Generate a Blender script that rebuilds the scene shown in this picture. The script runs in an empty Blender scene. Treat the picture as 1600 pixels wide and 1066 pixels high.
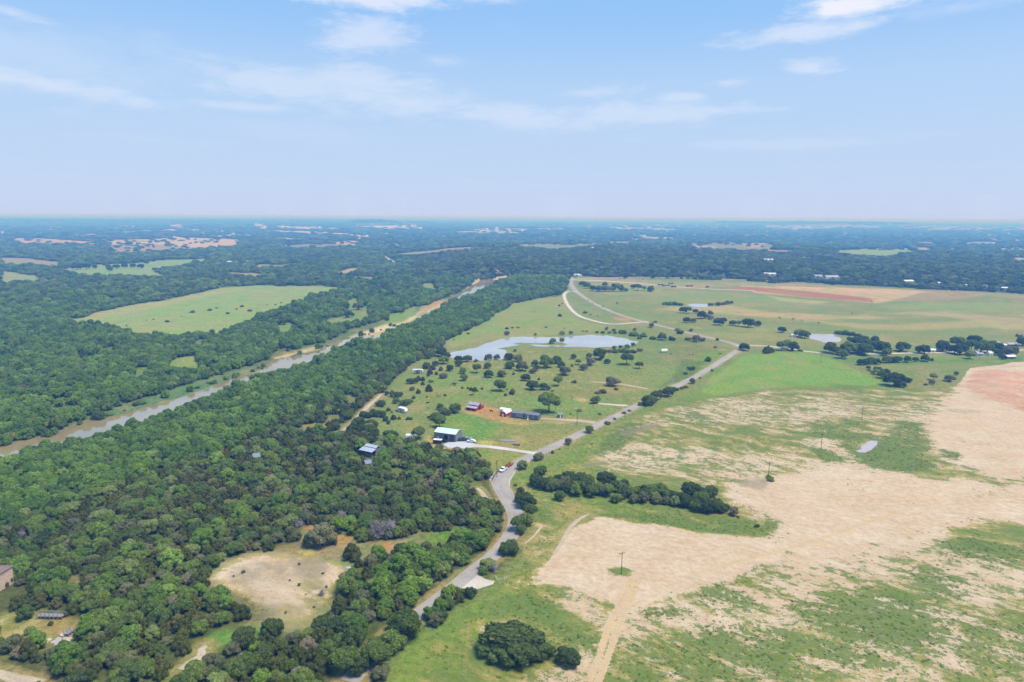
import bpy, math, random
import numpy as np
random.seed(7); rng = np.random.default_rng(11)
R_ = math.radians
scene = bpy.context.scene
col = scene.collection

# ------------------------------------------------------------------ camera
CAM_H = 120.0
PITCH, ROLL = R_(10.28), R_(0.33)
FOC = 1067.0                      # focal length in units of 1/1600 picture width
Fv = np.array([0, math.cos(PITCH), -math.sin(PITCH)])
U0 = np.array([0, math.sin(PITCH), math.cos(PITCH)])
X0 = np.array([1.0, 0, 0])
Rv = math.cos(ROLL) * X0 + math.sin(ROLL) * U0
Uv = -math.sin(ROLL) * X0 + math.cos(ROLL) * U0
CAM = np.array([0, 0, CAM_H])
cam_d = bpy.data.cameras.new('camera'); cam_o = bpy.data.objects.new('camera', cam_d); col.objects.link(cam_o)
cam_d.sensor_width = 36; cam_d.lens = 24.0075; cam_d.clip_start = 1; cam_d.clip_end = 200000
from mathutils import Matrix, Vector
mw = Matrix.Identity(4)
for i in range(3):
    mw[i][0] = Rv[i]; mw[i][1] = Uv[i]; mw[i][2] = -Fv[i]; mw[i][3] = CAM[i]
cam_o.matrix_world = mw
scene.camera = cam_o

# ------------------------------------------------------------------ light
SUN_EL, SUN_AZ = R_(64), R_(112)      # azimuth clockwise from +Y
SUN_STRENGTH, SUN_ANGLE = 4.2, R_(28)
SKY_STRENGTH = 0.1
HAZE_DENSITY = 0.00032
HAZE_COLOR = (0.13, 0.42, 1.0, 1)
sun_d = bpy.data.lights.new('sun', 'SUN'); sun_d.energy = SUN_STRENGTH; sun_d.angle = SUN_ANGLE
sun_d.color = (1.0, 0.95, 0.87)
sun_o = bpy.data.objects.new('sun', sun_d); col.objects.link(sun_o)
sdir = Vector((math.sin(SUN_AZ) * math.cos(SUN_EL), math.cos(SUN_AZ) * math.cos(SUN_EL), math.sin(SUN_EL)))
sun_o.rotation_euler = sdir.to_track_quat('Z', 'Y').to_euler()
sun_o.location = (0, 0, 400)

class NT:
    """small helper round a node tree"""
    def __init__(s, nt): s.nt = nt; s.n = nt.nodes; s.l = nt.links
    def add(s, t, ins=None, **kw):
        n = s.n.new(t)
        for k, v in kw.items(): setattr(n, k, v)
        for k, v in (ins or {}).items():
            if isinstance(v, bpy.types.NodeSocket): s.l.new(v, n.inputs[k])
            else: n.inputs[k].default_value = v
        return n
    def math(s, op, a, b=0.0, clamp=False):
        n = s.n.new('ShaderNodeMath'); n.operation = op; n.use_clamp = clamp
        for i, v in enumerate((a, b)):
            if isinstance(v, bpy.types.NodeSocket): s.l.new(v, n.inputs[i])
            else: n.inputs[i].default_value = v
        return n.outputs[0]
    def mix(s, f, a, b, blend='MIX'):
        n = s.n.new('ShaderNodeMix'); n.data_type = 'RGBA'; n.blend_type = blend; n.clamp_factor = True
        for i, v in ((0, f), (6, a), (7, b)):
            if isinstance(v, bpy.types.NodeSocket): s.l.new(v, n.inputs[i])
            else: n.inputs[i].default_value = (tuple(v) + (1,))[:4] if i > 0 else v
        return n.outputs[2]
    def ss(s, v, lo, hi, a=0.0, b=1.0):
        n = s.n.new('ShaderNodeMapRange'); n.interpolation_type = 'SMOOTHSTEP'
        for i, x in ((0, v), (1, lo), (2, hi), (3, a), (4, b)):
            if isinstance(x, bpy.types.NodeSocket): s.l.new(x, n.inputs[i])
            else: n.inputs[i].default_value = x
        return n.outputs[0]
    def noise(s, vec, scale, detail=4, rough=0.55, dist=0.0):
        n = s.n.new('ShaderNodeTexNoise'); s.l.new(vec, n.inputs['Vector'])
        n.inputs['Scale'].default_value = scale; n.inputs['Detail'].default_value = detail
        n.inputs['Roughness'].default_value = rough; n.inputs['Distortion'].default_value = dist
        return n.outputs['Fac']

def s2l(c):
    return tuple(((x / 255) / 12.92 if x <= 10 else (((x / 255) + 0.055) / 1.055) ** 2.4) for x in c)

def pix_dir(px, py):
    px = np.asarray(px, float); py = np.asarray(py, float)
    d = Fv[None] * FOC + Rv[None] * (px.reshape(-1, 1) - 800) - Uv[None] * (py.reshape(-1, 1) - 533)
    return d / np.linalg.norm(d, axis=1, keepdims=True)

# world: Nishita sky, pale milky air near the horizon, thin cirrus
world = bpy.data.worlds.new('World'); scene.world = world; world.use_nodes = True
w = NT(world.node_tree); w.n.clear()
sky = w.add('ShaderNodeTexSky', sky_type='NISHITA', sun_disc=False, sun_elevation=SUN_EL, sun_rotation=SUN_AZ,
            altitude=200, air_density=1.0, dust_density=1.0, ozone_density=2.0)
tc = w.add('ShaderNodeTexCoord'); gen = tc.outputs['Generated']
sep = w.add('ShaderNodeSeparateXYZ', {0: gen})
X, Y, Z = sep.outputs
elev = w.math('ARCSINE', Z); azim = w.math('ARCTAN2', X, Y)
skyc = w.mix(1.0, sky.outputs[0], (SKY_STRENGTH,) * 3, 'MULTIPLY')
ramp = w.add('ShaderNodeValToRGB', {0: w.ss(elev, 0.0, R_(90))})
ramp.color_ramp.interpolation = 'EASE'
w.l.remove(ramp.inputs[0].links[0]); w.l.new(w.math('DIVIDE', elev, R_(90), True), ramp.inputs[0])
els = ramp.color_ramp.elements
stops = [(0.0, s2l((195, 209, 239))), (0.055, s2l((187, 210, 240))), (0.10, s2l((178, 208, 242))), (0.18, s2l((147, 194, 244))),
         (0.4, s2l((112, 166, 228))), (1.0, s2l((78, 132, 205)))]
els[0].position, els[0].color = stops[0][0], stops[0][1] + (1,)
els[1].position, els[1].color = stops[-1][0], stops[-1][1] + (1,)
for p_, c_ in stops[1:-1]:
    e_ = els.new(p_); e_.color = c_ + (1,)
skyc = w.mix(0.93, skyc, w.mix(1.0, ramp.outputs[0], (0.95, 0.95, 0.955), 'MULTIPLY'))
# cirrus: directions of the wisps (azimuth, elevation) in degrees, half-size, tilt, strength
def azel(px, py):
    d = pix_dir(px, py)[0]; return math.atan2(d[0], d[1]), math.asin(d[2])
wc = w.add('ShaderNodeCombineXYZ', {0: w.math('MULTIPLY', azim, 1.0), 1: w.math('MULTIPLY', elev, 3.4), 2: 0.3}).outputs[0]
n1 = w.noise(wc, 5.0, 6, 0.62, 0.6); n2 = w.noise(wc, 22.0, 7, 0.68, 0.3)
nz = w.math('ADD', w.math('MULTIPLY', w.math('SUBTRACT', n1, 0.5), 2.6), w.math('MULTIPLY', w.math('SUBTRACT', n2, 0.5), 2.2))
cl = None
for (px, py, hw, hh, tilt, st) in [(470, 132, 140, 26, -4, .36), (545, 120, 70, 26, 0, .40), (640, 158, 160, 30, 5, .38), (800, 182, 190, 26, 3, .36),
        (980, 180, 200, 18, -2, .34), (1110, 172, 110, 9, 2, .32), (565, 60, 72, 28, 0, .48), (575, -4, 140, 14, 0, .70), (740, -6, 90, 10, 0, .55),
        (50, 128, 190, 13, 6, .40), (60, 82, 170, 50, 10, .16), (15, 18, 60, 9, 8, .42), (1270, 48, 120, 13, -3, .52), (1345, 4, 80, 18, 0, .95), (1262, 103, 38, 11, 6, .45),
        (1138, 130, 30, 8, 0, .3), (690, 95, 45, 9, 0, .25), (360, 165, 90, 8, 0, .3), (1220, 226, 130, 7, 0, .14), (440, 205, 150, 16, 4, .10),
        (1490, 10, 110, 14, 0, .25), (920, 145, 60, 12, -5, .3), (1075, 152, 40, 8, 0, .35)]:
    a0, e0 = azel(px, py); aw = hw / FOC; ah = hh / FOC; t = R_(-tilt)
    da = w.math('SUBTRACT', azim, a0); de = w.math('SUBTRACT', elev, e0)
    u = w.math('ADD', w.math('MULTIPLY', da, math.cos(t) / aw), w.math('MULTIPLY', de, math.sin(t) / aw))
    v = w.math('ADD', w.math('MULTIPLY', da, -math.sin(t) / ah), w.math('MULTIPLY', de, math.cos(t) / ah))
    d2 = w.math('SQRT', w.math('ADD', w.math('MULTIPLY', u, u), w.math('MULTIPLY', v, v)))
    m = w.ss(w.math('ADD', d2, nz), 1.3, 0.0, 0.0, min(1.0, st * 1.0))
    cl = m if cl is None else w.math('MAXIMUM', cl, m)
gz = w.math('MAXIMUM', Z, 0.03)
pl = w.add('ShaderNodeCombineXYZ', {0: w.math('DIVIDE', X, gz), 1: w.math('DIVIDE', Y, gz), 2: 0.0}).outputs[0]
veil = w.ss(w.noise(pl, 0.35, 6, 0.6, 0.5), 0.50, 0.85, 0.0, 0.12)
cl = w.math('MAXIMUM', cl, veil)
skyc = w.mix(cl, skyc, s2l((230, 232, 242)))
bg = w.add('ShaderNodeBackground', {0: skyc, 1: 1.0})
wo = w.add('ShaderNodeOutputWorld', {0: bg.outputs[0]})

vs = scene.view_settings
vs.view_transform = 'Standard'; vs.look = 'None'; vs.exposure = 0.17; vs.gamma = 1.0; vs.use_curve_mapping = False
scene.cycles.max_bounces = 6; scene.cycles.diffuse_bounces = 3; scene.cycles.glossy_bounces = 2
scene.cycles.transparent_max_bounces = 8; scene.cycles.volume_bounces = 0
scene.cycles.use_denoising = True

# ------------------------------------------------------------------ terrain
def sstep(x, a, b):
    t = np.clip((x - a) / (b - a), 0, 1); return t * t * (3 - 2 * t)
def wob(x, y, L, seed):
    r = np.random.default_rng(seed); o = 0
    for k in range(7):
        a = r.uniform(0, 2 * math.pi); f = 2 * math.pi / (L * r.uniform(0.6, 1.6)); p = r.uniform(0, 6.28)
        o = o + np.sin((x * math.cos(a) + y * math.sin(a)) * f + p)
    return o / 7
def far_height(x, y):
    r = np.hypot(x, y); az = np.degrees(np.arctan2(x, y))
    h = 7 * sstep(r, 1500, 3500) * wob(x, y, 1500, 1)
    h = h + 15 * sstep(r, 3500, 12000) * wob(x, y, 5200, 2)
    h = h + 12 * sstep(r, 9000, 26000) * wob(x, y, 14000, 3)
    h = h + 20 * sstep(r, 1230, 1560) * sstep(az, -9, -2)                      # wooded bluff beyond the river bend
    h = h - 20 * sstep(r, 2300, 3600) * sstep(az, -9, -2)
    h = h + 24 * sstep(r, 9500, 12500) * (1 - sstep(az, -16, -8)) * (1 - 0.4*sstep(r, 16000, 30000))
    def mesa(pa, d, wa, wd, ht, e=0.35):
        return ht * (1 - sstep(np.abs(az - pa), wa, wa * (1 + e))) * (1 - sstep(np.abs(r - d), wd, wd * 1.6))
    h = h + mesa(23.0, 15000, 6.5, 1500, 52, 0.10) + mesa(-11.2, 10500, 1.2, 500, 50, 1.0) + mesa(-8.2, 12000, 1.0, 600, 30, 1.3)
    return np.minimum(h, 80.0)

def unproj(px, py, z=None):
    """picture position -> point on the ground (or on the level z)"""
    d = pix_dir(px, py); n = len(d)
    if z is not None:
        t = (z - CAM_H) / d[:, 2]; return CAM[None] + d * t[:, None]
    out = np.zeros((n, 3)); hor = np.hypot(d[:, 0], d[:, 1])
    rr = np.geomspace(60, 44000, 1600)
    for i in range(n):
        xs = d[i, 0] / hor[i] * rr; ys = d[i, 1] / hor[i] * rr; zs = CAM_H + d[i, 2] / hor[i] * rr
        hh = far_height(xs, ys); k = np.argmax(zs < hh)
        if k == 0:
            k = len(rr) - 1; r = rr[k]
        else:
            a = zs[k - 1] - hh[k - 1]; b = hh[k] - zs[k]; r = rr[k - 1] + (rr[k] - rr[k - 1]) * a / (a + b + 1e-9)
        x = d[i, 0] / hor[i] * r; y = d[i, 1] / hor[i] * r
        out[i] = (x, y, float(far_height(np.array([x]), np.array([y]))[0]))
    return out
def P(px, py, z=None): return unproj([px], [py], z)[0]
def project(x, y, z):
    v = np.stack([x, y, z - CAM_H], -1)
    dz = v @ Fv
    return 800 + FOC * (v @ Rv) / dz, 533 - FOC * (v @ Uv) / dz, dz
def ppm(p): return FOC / float((np.asarray(p) - CAM) @ Fv)

def rough(pts, it=2, ax=0.07, ay=0.035, closed=True, seed=0):
    r = random.Random(seed + int(pts[0][0] * 7 + pts[0][1] * 13)); pts = [tuple(map(float, p)) for p in pts]
    for _ in range(it):
        q = []; n = len(pts)
        for i in range(n if closed else n - 1):
            a, b = pts[i], pts[(i + 1) % n]; L = math.dist(a, b)
            q.append(a)
            q.append(((a[0] + b[0]) / 2 + r.gauss(0, ax) * L, (a[1] + b[1]) / 2 + r.gauss(0, ay) * L * (0.35 if b[1] < 480 else 1)))
        if not closed: q.append(pts[-1])
        pts = q
    return pts
def wpoly(pts, it=2, z=None, **k):
    q = np.array(rough(pts, it, **k)) if it else np.array(pts, float)
    return unproj(q[:, 0], q[:, 1], z)[:, :2]
def opening(upper, lower, z=None, it=2, h=0.055):
    """area whose near edge is hidden behind the trees that stand on it"""
    lo = [(x, y + (y - 336) * h) for x, y in lower]
    return wpoly(list(upper) + lo[::-1], it, z)

def seg_dist(x, y, a, b):
    ab = b - a; L2 = float(ab @ ab) + 1e-9
    t = np.clip(((x - a[0]) * ab[0] + (y - a[1]) * ab[1]) / L2, 0, 1)
    return np.hypot(x - a[0] - t * ab[0], y - a[1] - t * ab[1])
def sdf(x, y, poly, pad=30.0):
    """signed distance (m), positive inside; -pad beyond the padded box"""
    out = np.full(x.shape, -pad); lo = poly.min(0) - pad; hi = poly.max(0) + pad
    m = (x > lo[0]) & (x < hi[0]) & (y > lo[1]) & (y < hi[1])
    if not m.any(): return out
    xs, ys = x[m], y[m]; d = np.full(xs.shape, 1e9); ins = np.zeros(xs.shape, bool)
    n = len(poly)
    for i in range(n):
        a, b = poly[i], poly[(i + 1) % n]
        d = np.minimum(d, seg_dist(xs, ys, a, b))
        c = ((a[1] > ys) != (b[1] > ys))
        if a[1] != b[1]:
            ins ^= c & (xs < (b[0] - a[0]) * (ys - a[1]) / (b[1] - a[1]) + a[0])
    out[m] = np.maximum(np.where(ins, d, -d), -pad); return out
def line_dist(x, y, pts, pad=40.0):
    out = np.full(x.shape, pad); lo = pts.min(0) - pad; hi = pts.max(0) + pad
    m = (x > lo[0]) & (x < hi[0]) & (y > lo[1]) & (y < hi[1])
    if not m.any(): return out
    xs, ys = x[m], y[m]; d = np.full(xs.shape, pad)
    for i in range(len(pts) - 1): d = np.minimum(d, seg_dist(xs, ys, pts[i], pts[i + 1]))
    out[m] = d; return out
def smooth_line(pts, n=3):
    p = np.array(pts, float)
    for _ in range(n):
        q = [p[0]]
        for i in range(len(p) - 1):
            q.append(p[i] * .75 + p[i + 1] * .25); q.append(p[i] * .25 + p[i + 1] * .75)
        q.append(p[-1]); p = np.array(q)
    return p

# ------------------------------------------------------------------ tagging and mesh helpers
def tag(o, label=None, cat=None, group=None, kind=None):
    if label: o['label'] = label
    if cat: o['category'] = cat
    if group: o['group'] = group
    if kind: o['kind'] = kind
    return o
def mesh_np(name, V, F, mats=(), smooth=False):
    """V (n,3), F list of arrays (m,k) with equal k each"""
    me = bpy.data.meshes.new(name); V = np.asarray(V, np.float32)
    if not isinstance(F, (list, tuple)): F = [F]
    F = [np.asarray(f, np.int32) for f in F if len(f)]
    me.vertices.add(len(V)); me.vertices.foreach_set('co', V.ravel())
    nl = sum(f.size for f in F); npoly = sum(len(f) for f in F)
    me.loops.add(nl); me.loops.foreach_set('vertex_index', np.concatenate([f.ravel() for f in F]))
    me.polygons.add(npoly)
    tot = np.concatenate([np.full(len(f), f.shape[1]) for f in F]); st = np.concatenate([[0], np.cumsum(tot)[:-1]])
    me.polygons.foreach_set('loop_start', st.astype(np.int32)); me.polygons.foreach_set('loop_total', tot.astype(np.int32))
    me.polygons.foreach_set('use_smooth', np.full(npoly, smooth))
    for m in mats: me.materials.append(m)
    me.update(calc_edges=True); return me
def link(name, me, parent=None, loc=None):
    o = bpy.data.objects.new(name, me); col.objects.link(o)
    if parent is not None: o.parent = parent
    if loc is not None: o.location = loc
    return o
def empty(name, loc=(0, 0, 0), rz=0.0, label=None, cat=None, group=None):
    o = bpy.data.objects.new(name, None); col.objects.link(o); o.location = loc; o.rotation_euler = (0, 0, rz)
    o.empty_display_size = 0.5
    return tag(o, label, cat, group)
class MB:
    """collects solid pieces into one mesh"""
    def __init__(s): s.v = []; s.f = []
    def quadbox(s, pts8):
        b = len(s.v); s.v += [tuple(p) for p in pts8]
        for f in ((0, 3, 2, 1), (4, 5, 6, 7), (0, 1, 5, 4), (1, 2, 6, 5), (2, 3, 7, 6), (3, 0, 4, 7)): s.f.append(tuple(b + i for i in f))
        return s
    def box(s, x0, x1, y0, y1, z0, z1):
        return s.quadbox([(x0, y0, z0), (x1, y0, z0), (x1, y1, z0), (x0, y1, z0), (x0, y0, z1), (x1, y0, z1), (x1, y1, z1), (x0, y1, z1)])
    def prism(s, prof, x0, x1):
        """profile in (y,z), extruded along x"""
        b = len(s.v); n = len(prof)
        for x in (x0, x1): s.v += [(x, p[0], p[1]) for p in prof]
        s.f.append(tuple(b + i for i in range(n))[::-1]); s.f.append(tuple(b + n + i for i in range(n)))
        for i in range(n): j = (i + 1) % n; s.f.append((b + i, b + j, b + n + j, b + n + i))
        return s
    def prismy(s, prof, y0, y1):
        """profile in (x,z), extruded along y"""
        b = len(s.v); n = len(prof)
        for y in (y0, y1): s.v += [(p[0], y, p[1]) for p in prof]
        s.f.append(tuple(b + i for i in range(n))); s.f.append(tuple(b + n + i for i in range(n))[::-1])
        for i in range(n): j = (i + 1) % n; s.f.append((b + j, b + i, b + n + i, b + n + j))
        return s
    def tube(s, a, b_, r0, r1, n=6):
        a = Vector(a); c = Vector(b_); ax = (c - a).normalized(); t = ax.orthogonal().normalized(); u = ax.cross(t)
        b = len(s.v)
        for p, r in ((a, r0), (c, r1)):
            for i in range(n):
                th = 2 * math.pi * i / n; s.v.append(tuple(p + t * math.cos(th) * r + u * math.sin(th) * r))
        for i in range(n): j = (i + 1) % n; s.f.append((b + i, b + j, b + n + j, b + n + i))
        s.f.append(tuple(b + i for i in range(n))[::-1]); s.f.append(tuple(b + n + i for i in range(n)))
        return s
    def build(s, name, mat, parent=None, smooth=False, bevel=0.0):
        me = bpy.data.meshes.new(name); me.from_pydata(s.v, [], s.f); me.materials.append(mat)
        if smooth:
            for p in me.polygons: p.use_smooth = True
        o = link(name, me, parent)
        if bevel:
            b = o.modifiers.new('bevel', 'BEVEL'); b.width = bevel; b.segments = 2; b.limit_method = 'ANGLE'
        return o
def children(o): return [c for c in o.children]
def copy_tree(o, parent=None):
    c = o.copy(); col.objects.link(c)
    if parent is not None: c.parent = parent
    for ch in children(o): copy_tree(ch, c)
    return c
# ------------------------------------------------------------------ materials
def new_mat(name):
    m = bpy.data.materials.new(name); m.use_nodes = True; t = NT(m.node_tree); t.n.clear()
    b = t.add('ShaderNodeBsdfPrincipled'); o = t.add('ShaderNodeOutputMaterial', {0: b.outputs[0]})
    return m, t, b
def plain(name, rgb, rough_=0.7, var=0.15, scale=0.6, metal=0.0, dirt=None):
    m, t, b = new_mat(name); geo = t.add('ShaderNodeTexCoord').outputs['Object']
    n = t.noise(geo, scale, 5, 0.6)
    c = t.mix(t.ss(n, 0.3, 0.7), tuple(x * (1 - var) for x in rgb), tuple(min(1, x * (1 + var)) for x in rgb))
    if dirt: c = t.mix(t.ss(t.noise(geo, scale * 3, 6, 0.7), 0.5, 0.75, 0, 0.6), c, dirt)
    t.l.new(c, b.inputs['Base Color']); b.inputs['Roughness'].default_value = rough_; b.inputs['Metallic'].default_value = metal
    return m
def ribbed(name, rgb, pitch, axis=0, rough_=0.45, var=0.1, metal=0.0):
    """sheet metal with fine relief of ribs"""
    m, t, b = new_mat(name); geo = t.add('ShaderNodeTexCoord').outputs['Object']
    sp = t.add('ShaderNodeSeparateXYZ', {0: geo}); u = sp.outputs[axis]
    s = t.math('SINE', t.math('MULTIPLY', u, 2 * math.pi / pitch))
    n = t.noise(geo, 0.5, 6, 0.65)
    c = t.mix(t.ss(n, 0.3, 0.75), tuple(x * (1 - var) for x in rgb), tuple(min(1, x * (1 + var)) for x in rgb))
    t.l.new(c, b.inputs['Base Color']); b.inputs['Roughness'].default_value = rough_; b.inputs['Metallic'].default_value = metal
    bp = t.add('ShaderNodeBump', {'Strength': 0.35, 'Distance': 0.03, 'Height': s}); t.l.new(bp.outputs[0], b.inputs['Normal'])
    return m
M = {}
M['asphalt'] = None
def road_mat(name, c0, c1, c2, edge=0.0):
    m, t, b = new_mat(name); g = t.add('ShaderNodeNewGeometry').outputs['Position']
    a = t.noise(g, 0.09, 5, 0.6); f = t.noise(g, 1.3, 6, 0.7)
    c = t.mix(t.ss(a, 0.38, 0.62), tuple(x * .93 for x in c0), c1); c = t.mix(t.ss(f, 0.42, 0.65, 0, 0.6), c, c2); c = t.mix(t.ss(t.noise(g, 0.35, 3, 0.5, 0.8), 0.58, 0.62, 0, 0.35), c, tuple(x * .78 for x in c0))
    uv = t.add('ShaderNodeAttribute', attribute_name='across').outputs['Fac']     # -1..1 across the lane
    ed = t.ss(t.math('ADD', t.math('ABSOLUTE', uv), t.math('MULTIPLY', t.math('SUBTRACT', f, 0.5), 0.5)), 0.75, 1.05)
    c = t.mix(ed, c, c2)
    wh = t.ss(t.math('ABSOLUTE', t.math('SUBTRACT', t.math('ABSOLUTE', uv), 0.42)), 0.02, 0.22, edge, 0)
    c = t.mix(wh, c, tuple(x * 1.25 for x in c0))
    t.l.new(c, b.inputs['Base Color']); b.inputs['Roughness'].default_value = 0.9
    bp = t.add('ShaderNodeBump', {'Strength': 0.3, 'Distance': 0.05, 'Height': f}); t.l.new(bp.outputs[0], b.inputs['Normal'])
    return m
M['asphalt'] = road_mat('worn_asphalt', (0.30, 0.265, 0.23), (0.36, 0.32, 0.275), (0.38, 0.31, 0.225), 0.30)
M['caliche'] = road_mat('pale_gravel', (0.52, 0.48, 0.40), (0.60, 0.56, 0.47), (0.42, 0.38, 0.28), 0.2)
M['sandtrack'] = road_mat('sand_track', (0.45, 0.35, 0.23), (0.52, 0.42, 0.29), (0.30, 0.26, 0.14), 0.3)
M['concrete'] = plain('concrete', (0.48, 0.47, 0.47), 0.85, 0.06, 0.2, dirt=(0.5, 0.44, 0.36))
M['grey_metal'] = ribbed('grey_metal_siding', (0.21, 0.21, 0.225), 0.9)
M['grey_trim'] = plain('dark_grey_trim', (0.06, 0.065, 0.075), 0.5)
M['roof_white'] = ribbed('white_metal_roof', (0.62, 0.70, 0.76), 0.9, 0, 0.4)
M['roof_blue'] = ribbed('pale_blue_roof', (0.40, 0.44, 0.50), 0.9, 0, 0.45)
M['roof_slate'] = ribbed('slate_blue_roof', (0.20, 0.23, 0.27), 0.6, 0, 0.5)
M['roof_grey'] = ribbed('weathered_metal_roof', (0.40, 0.37, 0.42), 0.8, 0, 0.5, 0.25)
M['shingle'] = plain('brown_shingles', (0.20, 0.13, 0.12), 0.9, 0.3, 3.0)
M['shingle_grey'] = plain('grey_shingles', (0.17, 0.17, 0.19), 0.9, 0.25, 2.5)
M['red'] = plain('barn_red_paint', (0.36, 0.025, 0.035), 0.7, 0.25, 0.8)
M['black'] = plain('black_paint', (0.012, 0.012, 0.014), 0.35, 0.1)
M['dark'] = plain('dark_interior', (0.015, 0.013, 0.014), 0.9, 0.1)
M['door_dark'] = plain('roller_door', (0.035, 0.05, 0.06), 0.5, 0.15)
M['white'] = plain('white_paint', (0.78, 0.78, 0.78), 0.45, 0.05, 1.0, dirt=(0.6, 0.57, 0.5))
M['cream'] = plain('cream_wall', (0.55, 0.47, 0.36), 0.8, 0.12)
M['pink_stone'] = plain('pale_stone', (0.62, 0.45, 0.32), 0.85, 0.2, 2.0)
M['siding'] = ribbed('blue_grey_siding', (0.13, 0.15, 0.19), 0.25, 2, 0.6)
M['glass'] = plain('dark_glass', (0.02, 0.025, 0.03), 0.12, 0.1)
M['tyre'] = plain('rubber', (0.015, 0.015, 0.015), 0.9, 0.1)
M['steel'] = plain('grey_steel', (0.35, 0.35, 0.36), 0.4, 0.1, metal=0.6)
M['wood'] = plain('weathered_wood', (0.17, 0.13, 0.10), 0.9, 0.3, 1.0)
M['pole'] = plain('pole_wood', (0.055, 0.04, 0.03), 0.9, 0.25, 1.0)
M['planks'] = plain('grey_planks', (0.30, 0.29, 0.29), 0.9, 0.25, 2.0)
M['rust'] = plain('rusty_red_paint', (0.30, 0.07, 0.03), 0.7, 0.4, 2.0, dirt=(0.35, 0.2, 0.08))
M['bluepaint'] = plain('blue_paint', (0.03, 0.09, 0.22), 0.5, 0.15)
M['silver_paint'] = plain('silver_paint', (0.45, 0.46, 0.47), 0.3, 0.08, metal=0.3)
M['hide'] = plain('dark_hide', (0.035, 0.022, 0.016), 0.9, 0.5, 1.0)
M['hide_tan'] = plain('tan_hide', (0.30, 0.19, 0.10), 0.9, 0.3, 1.0)
M['rock'] = plain('pale_rock', (0.50, 0.44, 0.36), 0.95, 0.3, 0.8)

def foliage(name, c_dark, c_light, c_odd, odd=0.08, transl=0.42):
    m, t, b = new_mat(name)
    rnd = t.add('ShaderNodeObjectInfo').outputs['Random']; g = t.add('ShaderNodeNewGeometry').outputs['Position']
    stand = t.noise(g, 0.012, 3, 0.6)
    f = t.math('ADD', t.math('MULTIPLY', rnd, 0.75), t.math('MULTIPLY', t.math('SUBTRACT', stand, 0.5), 1.3), True)
    c = t.mix(f, c_dark, c_light)
    r2 = t.math('FRACT', t.math('MULTIPLY', rnd, 37.31))
    c = t.mix(t.ss(r2, 1 - odd, 1 - odd + 0.02), c, c_odd)
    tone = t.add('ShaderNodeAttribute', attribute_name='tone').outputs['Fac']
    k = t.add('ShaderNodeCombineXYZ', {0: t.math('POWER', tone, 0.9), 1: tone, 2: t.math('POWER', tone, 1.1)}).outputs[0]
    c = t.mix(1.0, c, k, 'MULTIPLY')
    t.l.new(c, b.inputs['Base Color']); b.inputs['Roughness'].default_value = 0.75
    b.inputs['Specular IOR Level'].default_value = 0.15
    tr = t.add('ShaderNodeBsdfTranslucent', {0: c})
    mx = t.add('ShaderNodeMixShader', {0: transl, 1: b.outputs[0], 2: tr.outputs[0]})
    out = [n for n in t.n if n.type == 'OUTPUT_MATERIAL'][0]; t.l.new(mx.outputs[0], out.inputs[0])
    return m
M['oak_leaf'] = foliage('oak_leaves', (0.141, 0.202, 0.038), (0.303, 0.387, 0.076), (0.334, 0.398, 0.111), 0.12)
M['cedar_leaf'] = foliage('cedar_needles', (0.118, 0.144, 0.027), (0.227, 0.235, 0.042), (0.252, 0.235, 0.066), 0.10)
M['river_leaf'] = foliage('riverside_leaves', (0.143, 0.244, 0.036), (0.323, 0.464, 0.066), (0.334, 0.472, 0.084), 0.07)
M['bright_leaf'] = foliage('yellow_green_leaves', (0.202, 0.324, 0.024), (0.296, 0.396, 0.040), (0.269, 0.360, 0.040), 0.1)
M['grey_leaf'] = foliage('grey_green_leaves', (0.209, 0.221, 0.094), (0.343, 0.333, 0.150), (0.361, 0.302, 0.183), 0.15)
M['dark_leaf'] = foliage('dark_oak_leaves', (0.103, 0.147, 0.038), (0.186, 0.243, 0.061), (0.218, 0.280, 0.073), 0.1)
M['weed_leaf'] = foliage('weed_leaves', (0.091, 0.154, 0.025), (0.177, 0.247, 0.040), (0.340, 0.247, 0.080), 0.22)
M['twig'] = foliage('bare_grey_twigs', (0.288, 0.252, 0.240), (0.432, 0.384, 0.384), (0.504, 0.444, 0.432), 0.2, 0.0)
M['bark'] = plain('bark', (0.11, 0.085, 0.065), 0.95, 0.35, 1.5)

def water_mat(name, murk, murk_or_sky2, scale, refl):
    m, t, b = new_mat(name); g = t.add('ShaderNodeNewGeometry').outputs['Position']
    c = t.mix(t.ss(t.noise(g, 0.02, 4, 0.5), 0.35, 0.65), murk, murk_or_sky2)
    t.l.new(c, b.inputs['Base Color']); b.inputs['Roughness'].default_value = 0.06; b.inputs['IOR'].default_value = refl
    n = t.noise(g, scale, 4, 0.6)
    bp = t.add('ShaderNodeBump', {'Strength': 0.06, 'Distance': 0.1, 'Height': n}); t.l.new(bp.outputs[0], b.inputs['Normal'])
    return m
M['river_water'] = water_mat('muddy_river_water', (0.27, 0.20, 0.085), (0.34, 0.26, 0.13), 0.5, 3.6)
M['pond_water'] = water_mat('pond_water', (0.34, 0.34, 0.34), (0.42, 0.41, 0.40), 0.7, 2.6)  # pale base colour: part of the sky reflection is painted in
M['tan_water'] = water_mat('silty_pond_water', (0.42, 0.34, 0.33), (0.48, 0.40, 0.37), 0.7, 1.7)

# ------------------------------------------------------------------ outlines of the place
OPEN = []      # areas without woodland (world polygons)
COVER = []     # (polygon, albedo, feather, softness)
K = 0.635
def albs(c):
    l = s2l(c); return (l[0] * .71, l[1] * .70, l[2] * .69)
def alb(c):
    l = s2l(c); return (l[0] * K * 1.06, l[1] * K, l[2] * K * 0.74)
def cover(poly, c, feather=3.0, amt=1.0, open_=False):
    COVER.append((poly, alb(c), feather, amt))
    if open_: OPEN.append(poly)
    return poly

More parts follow.
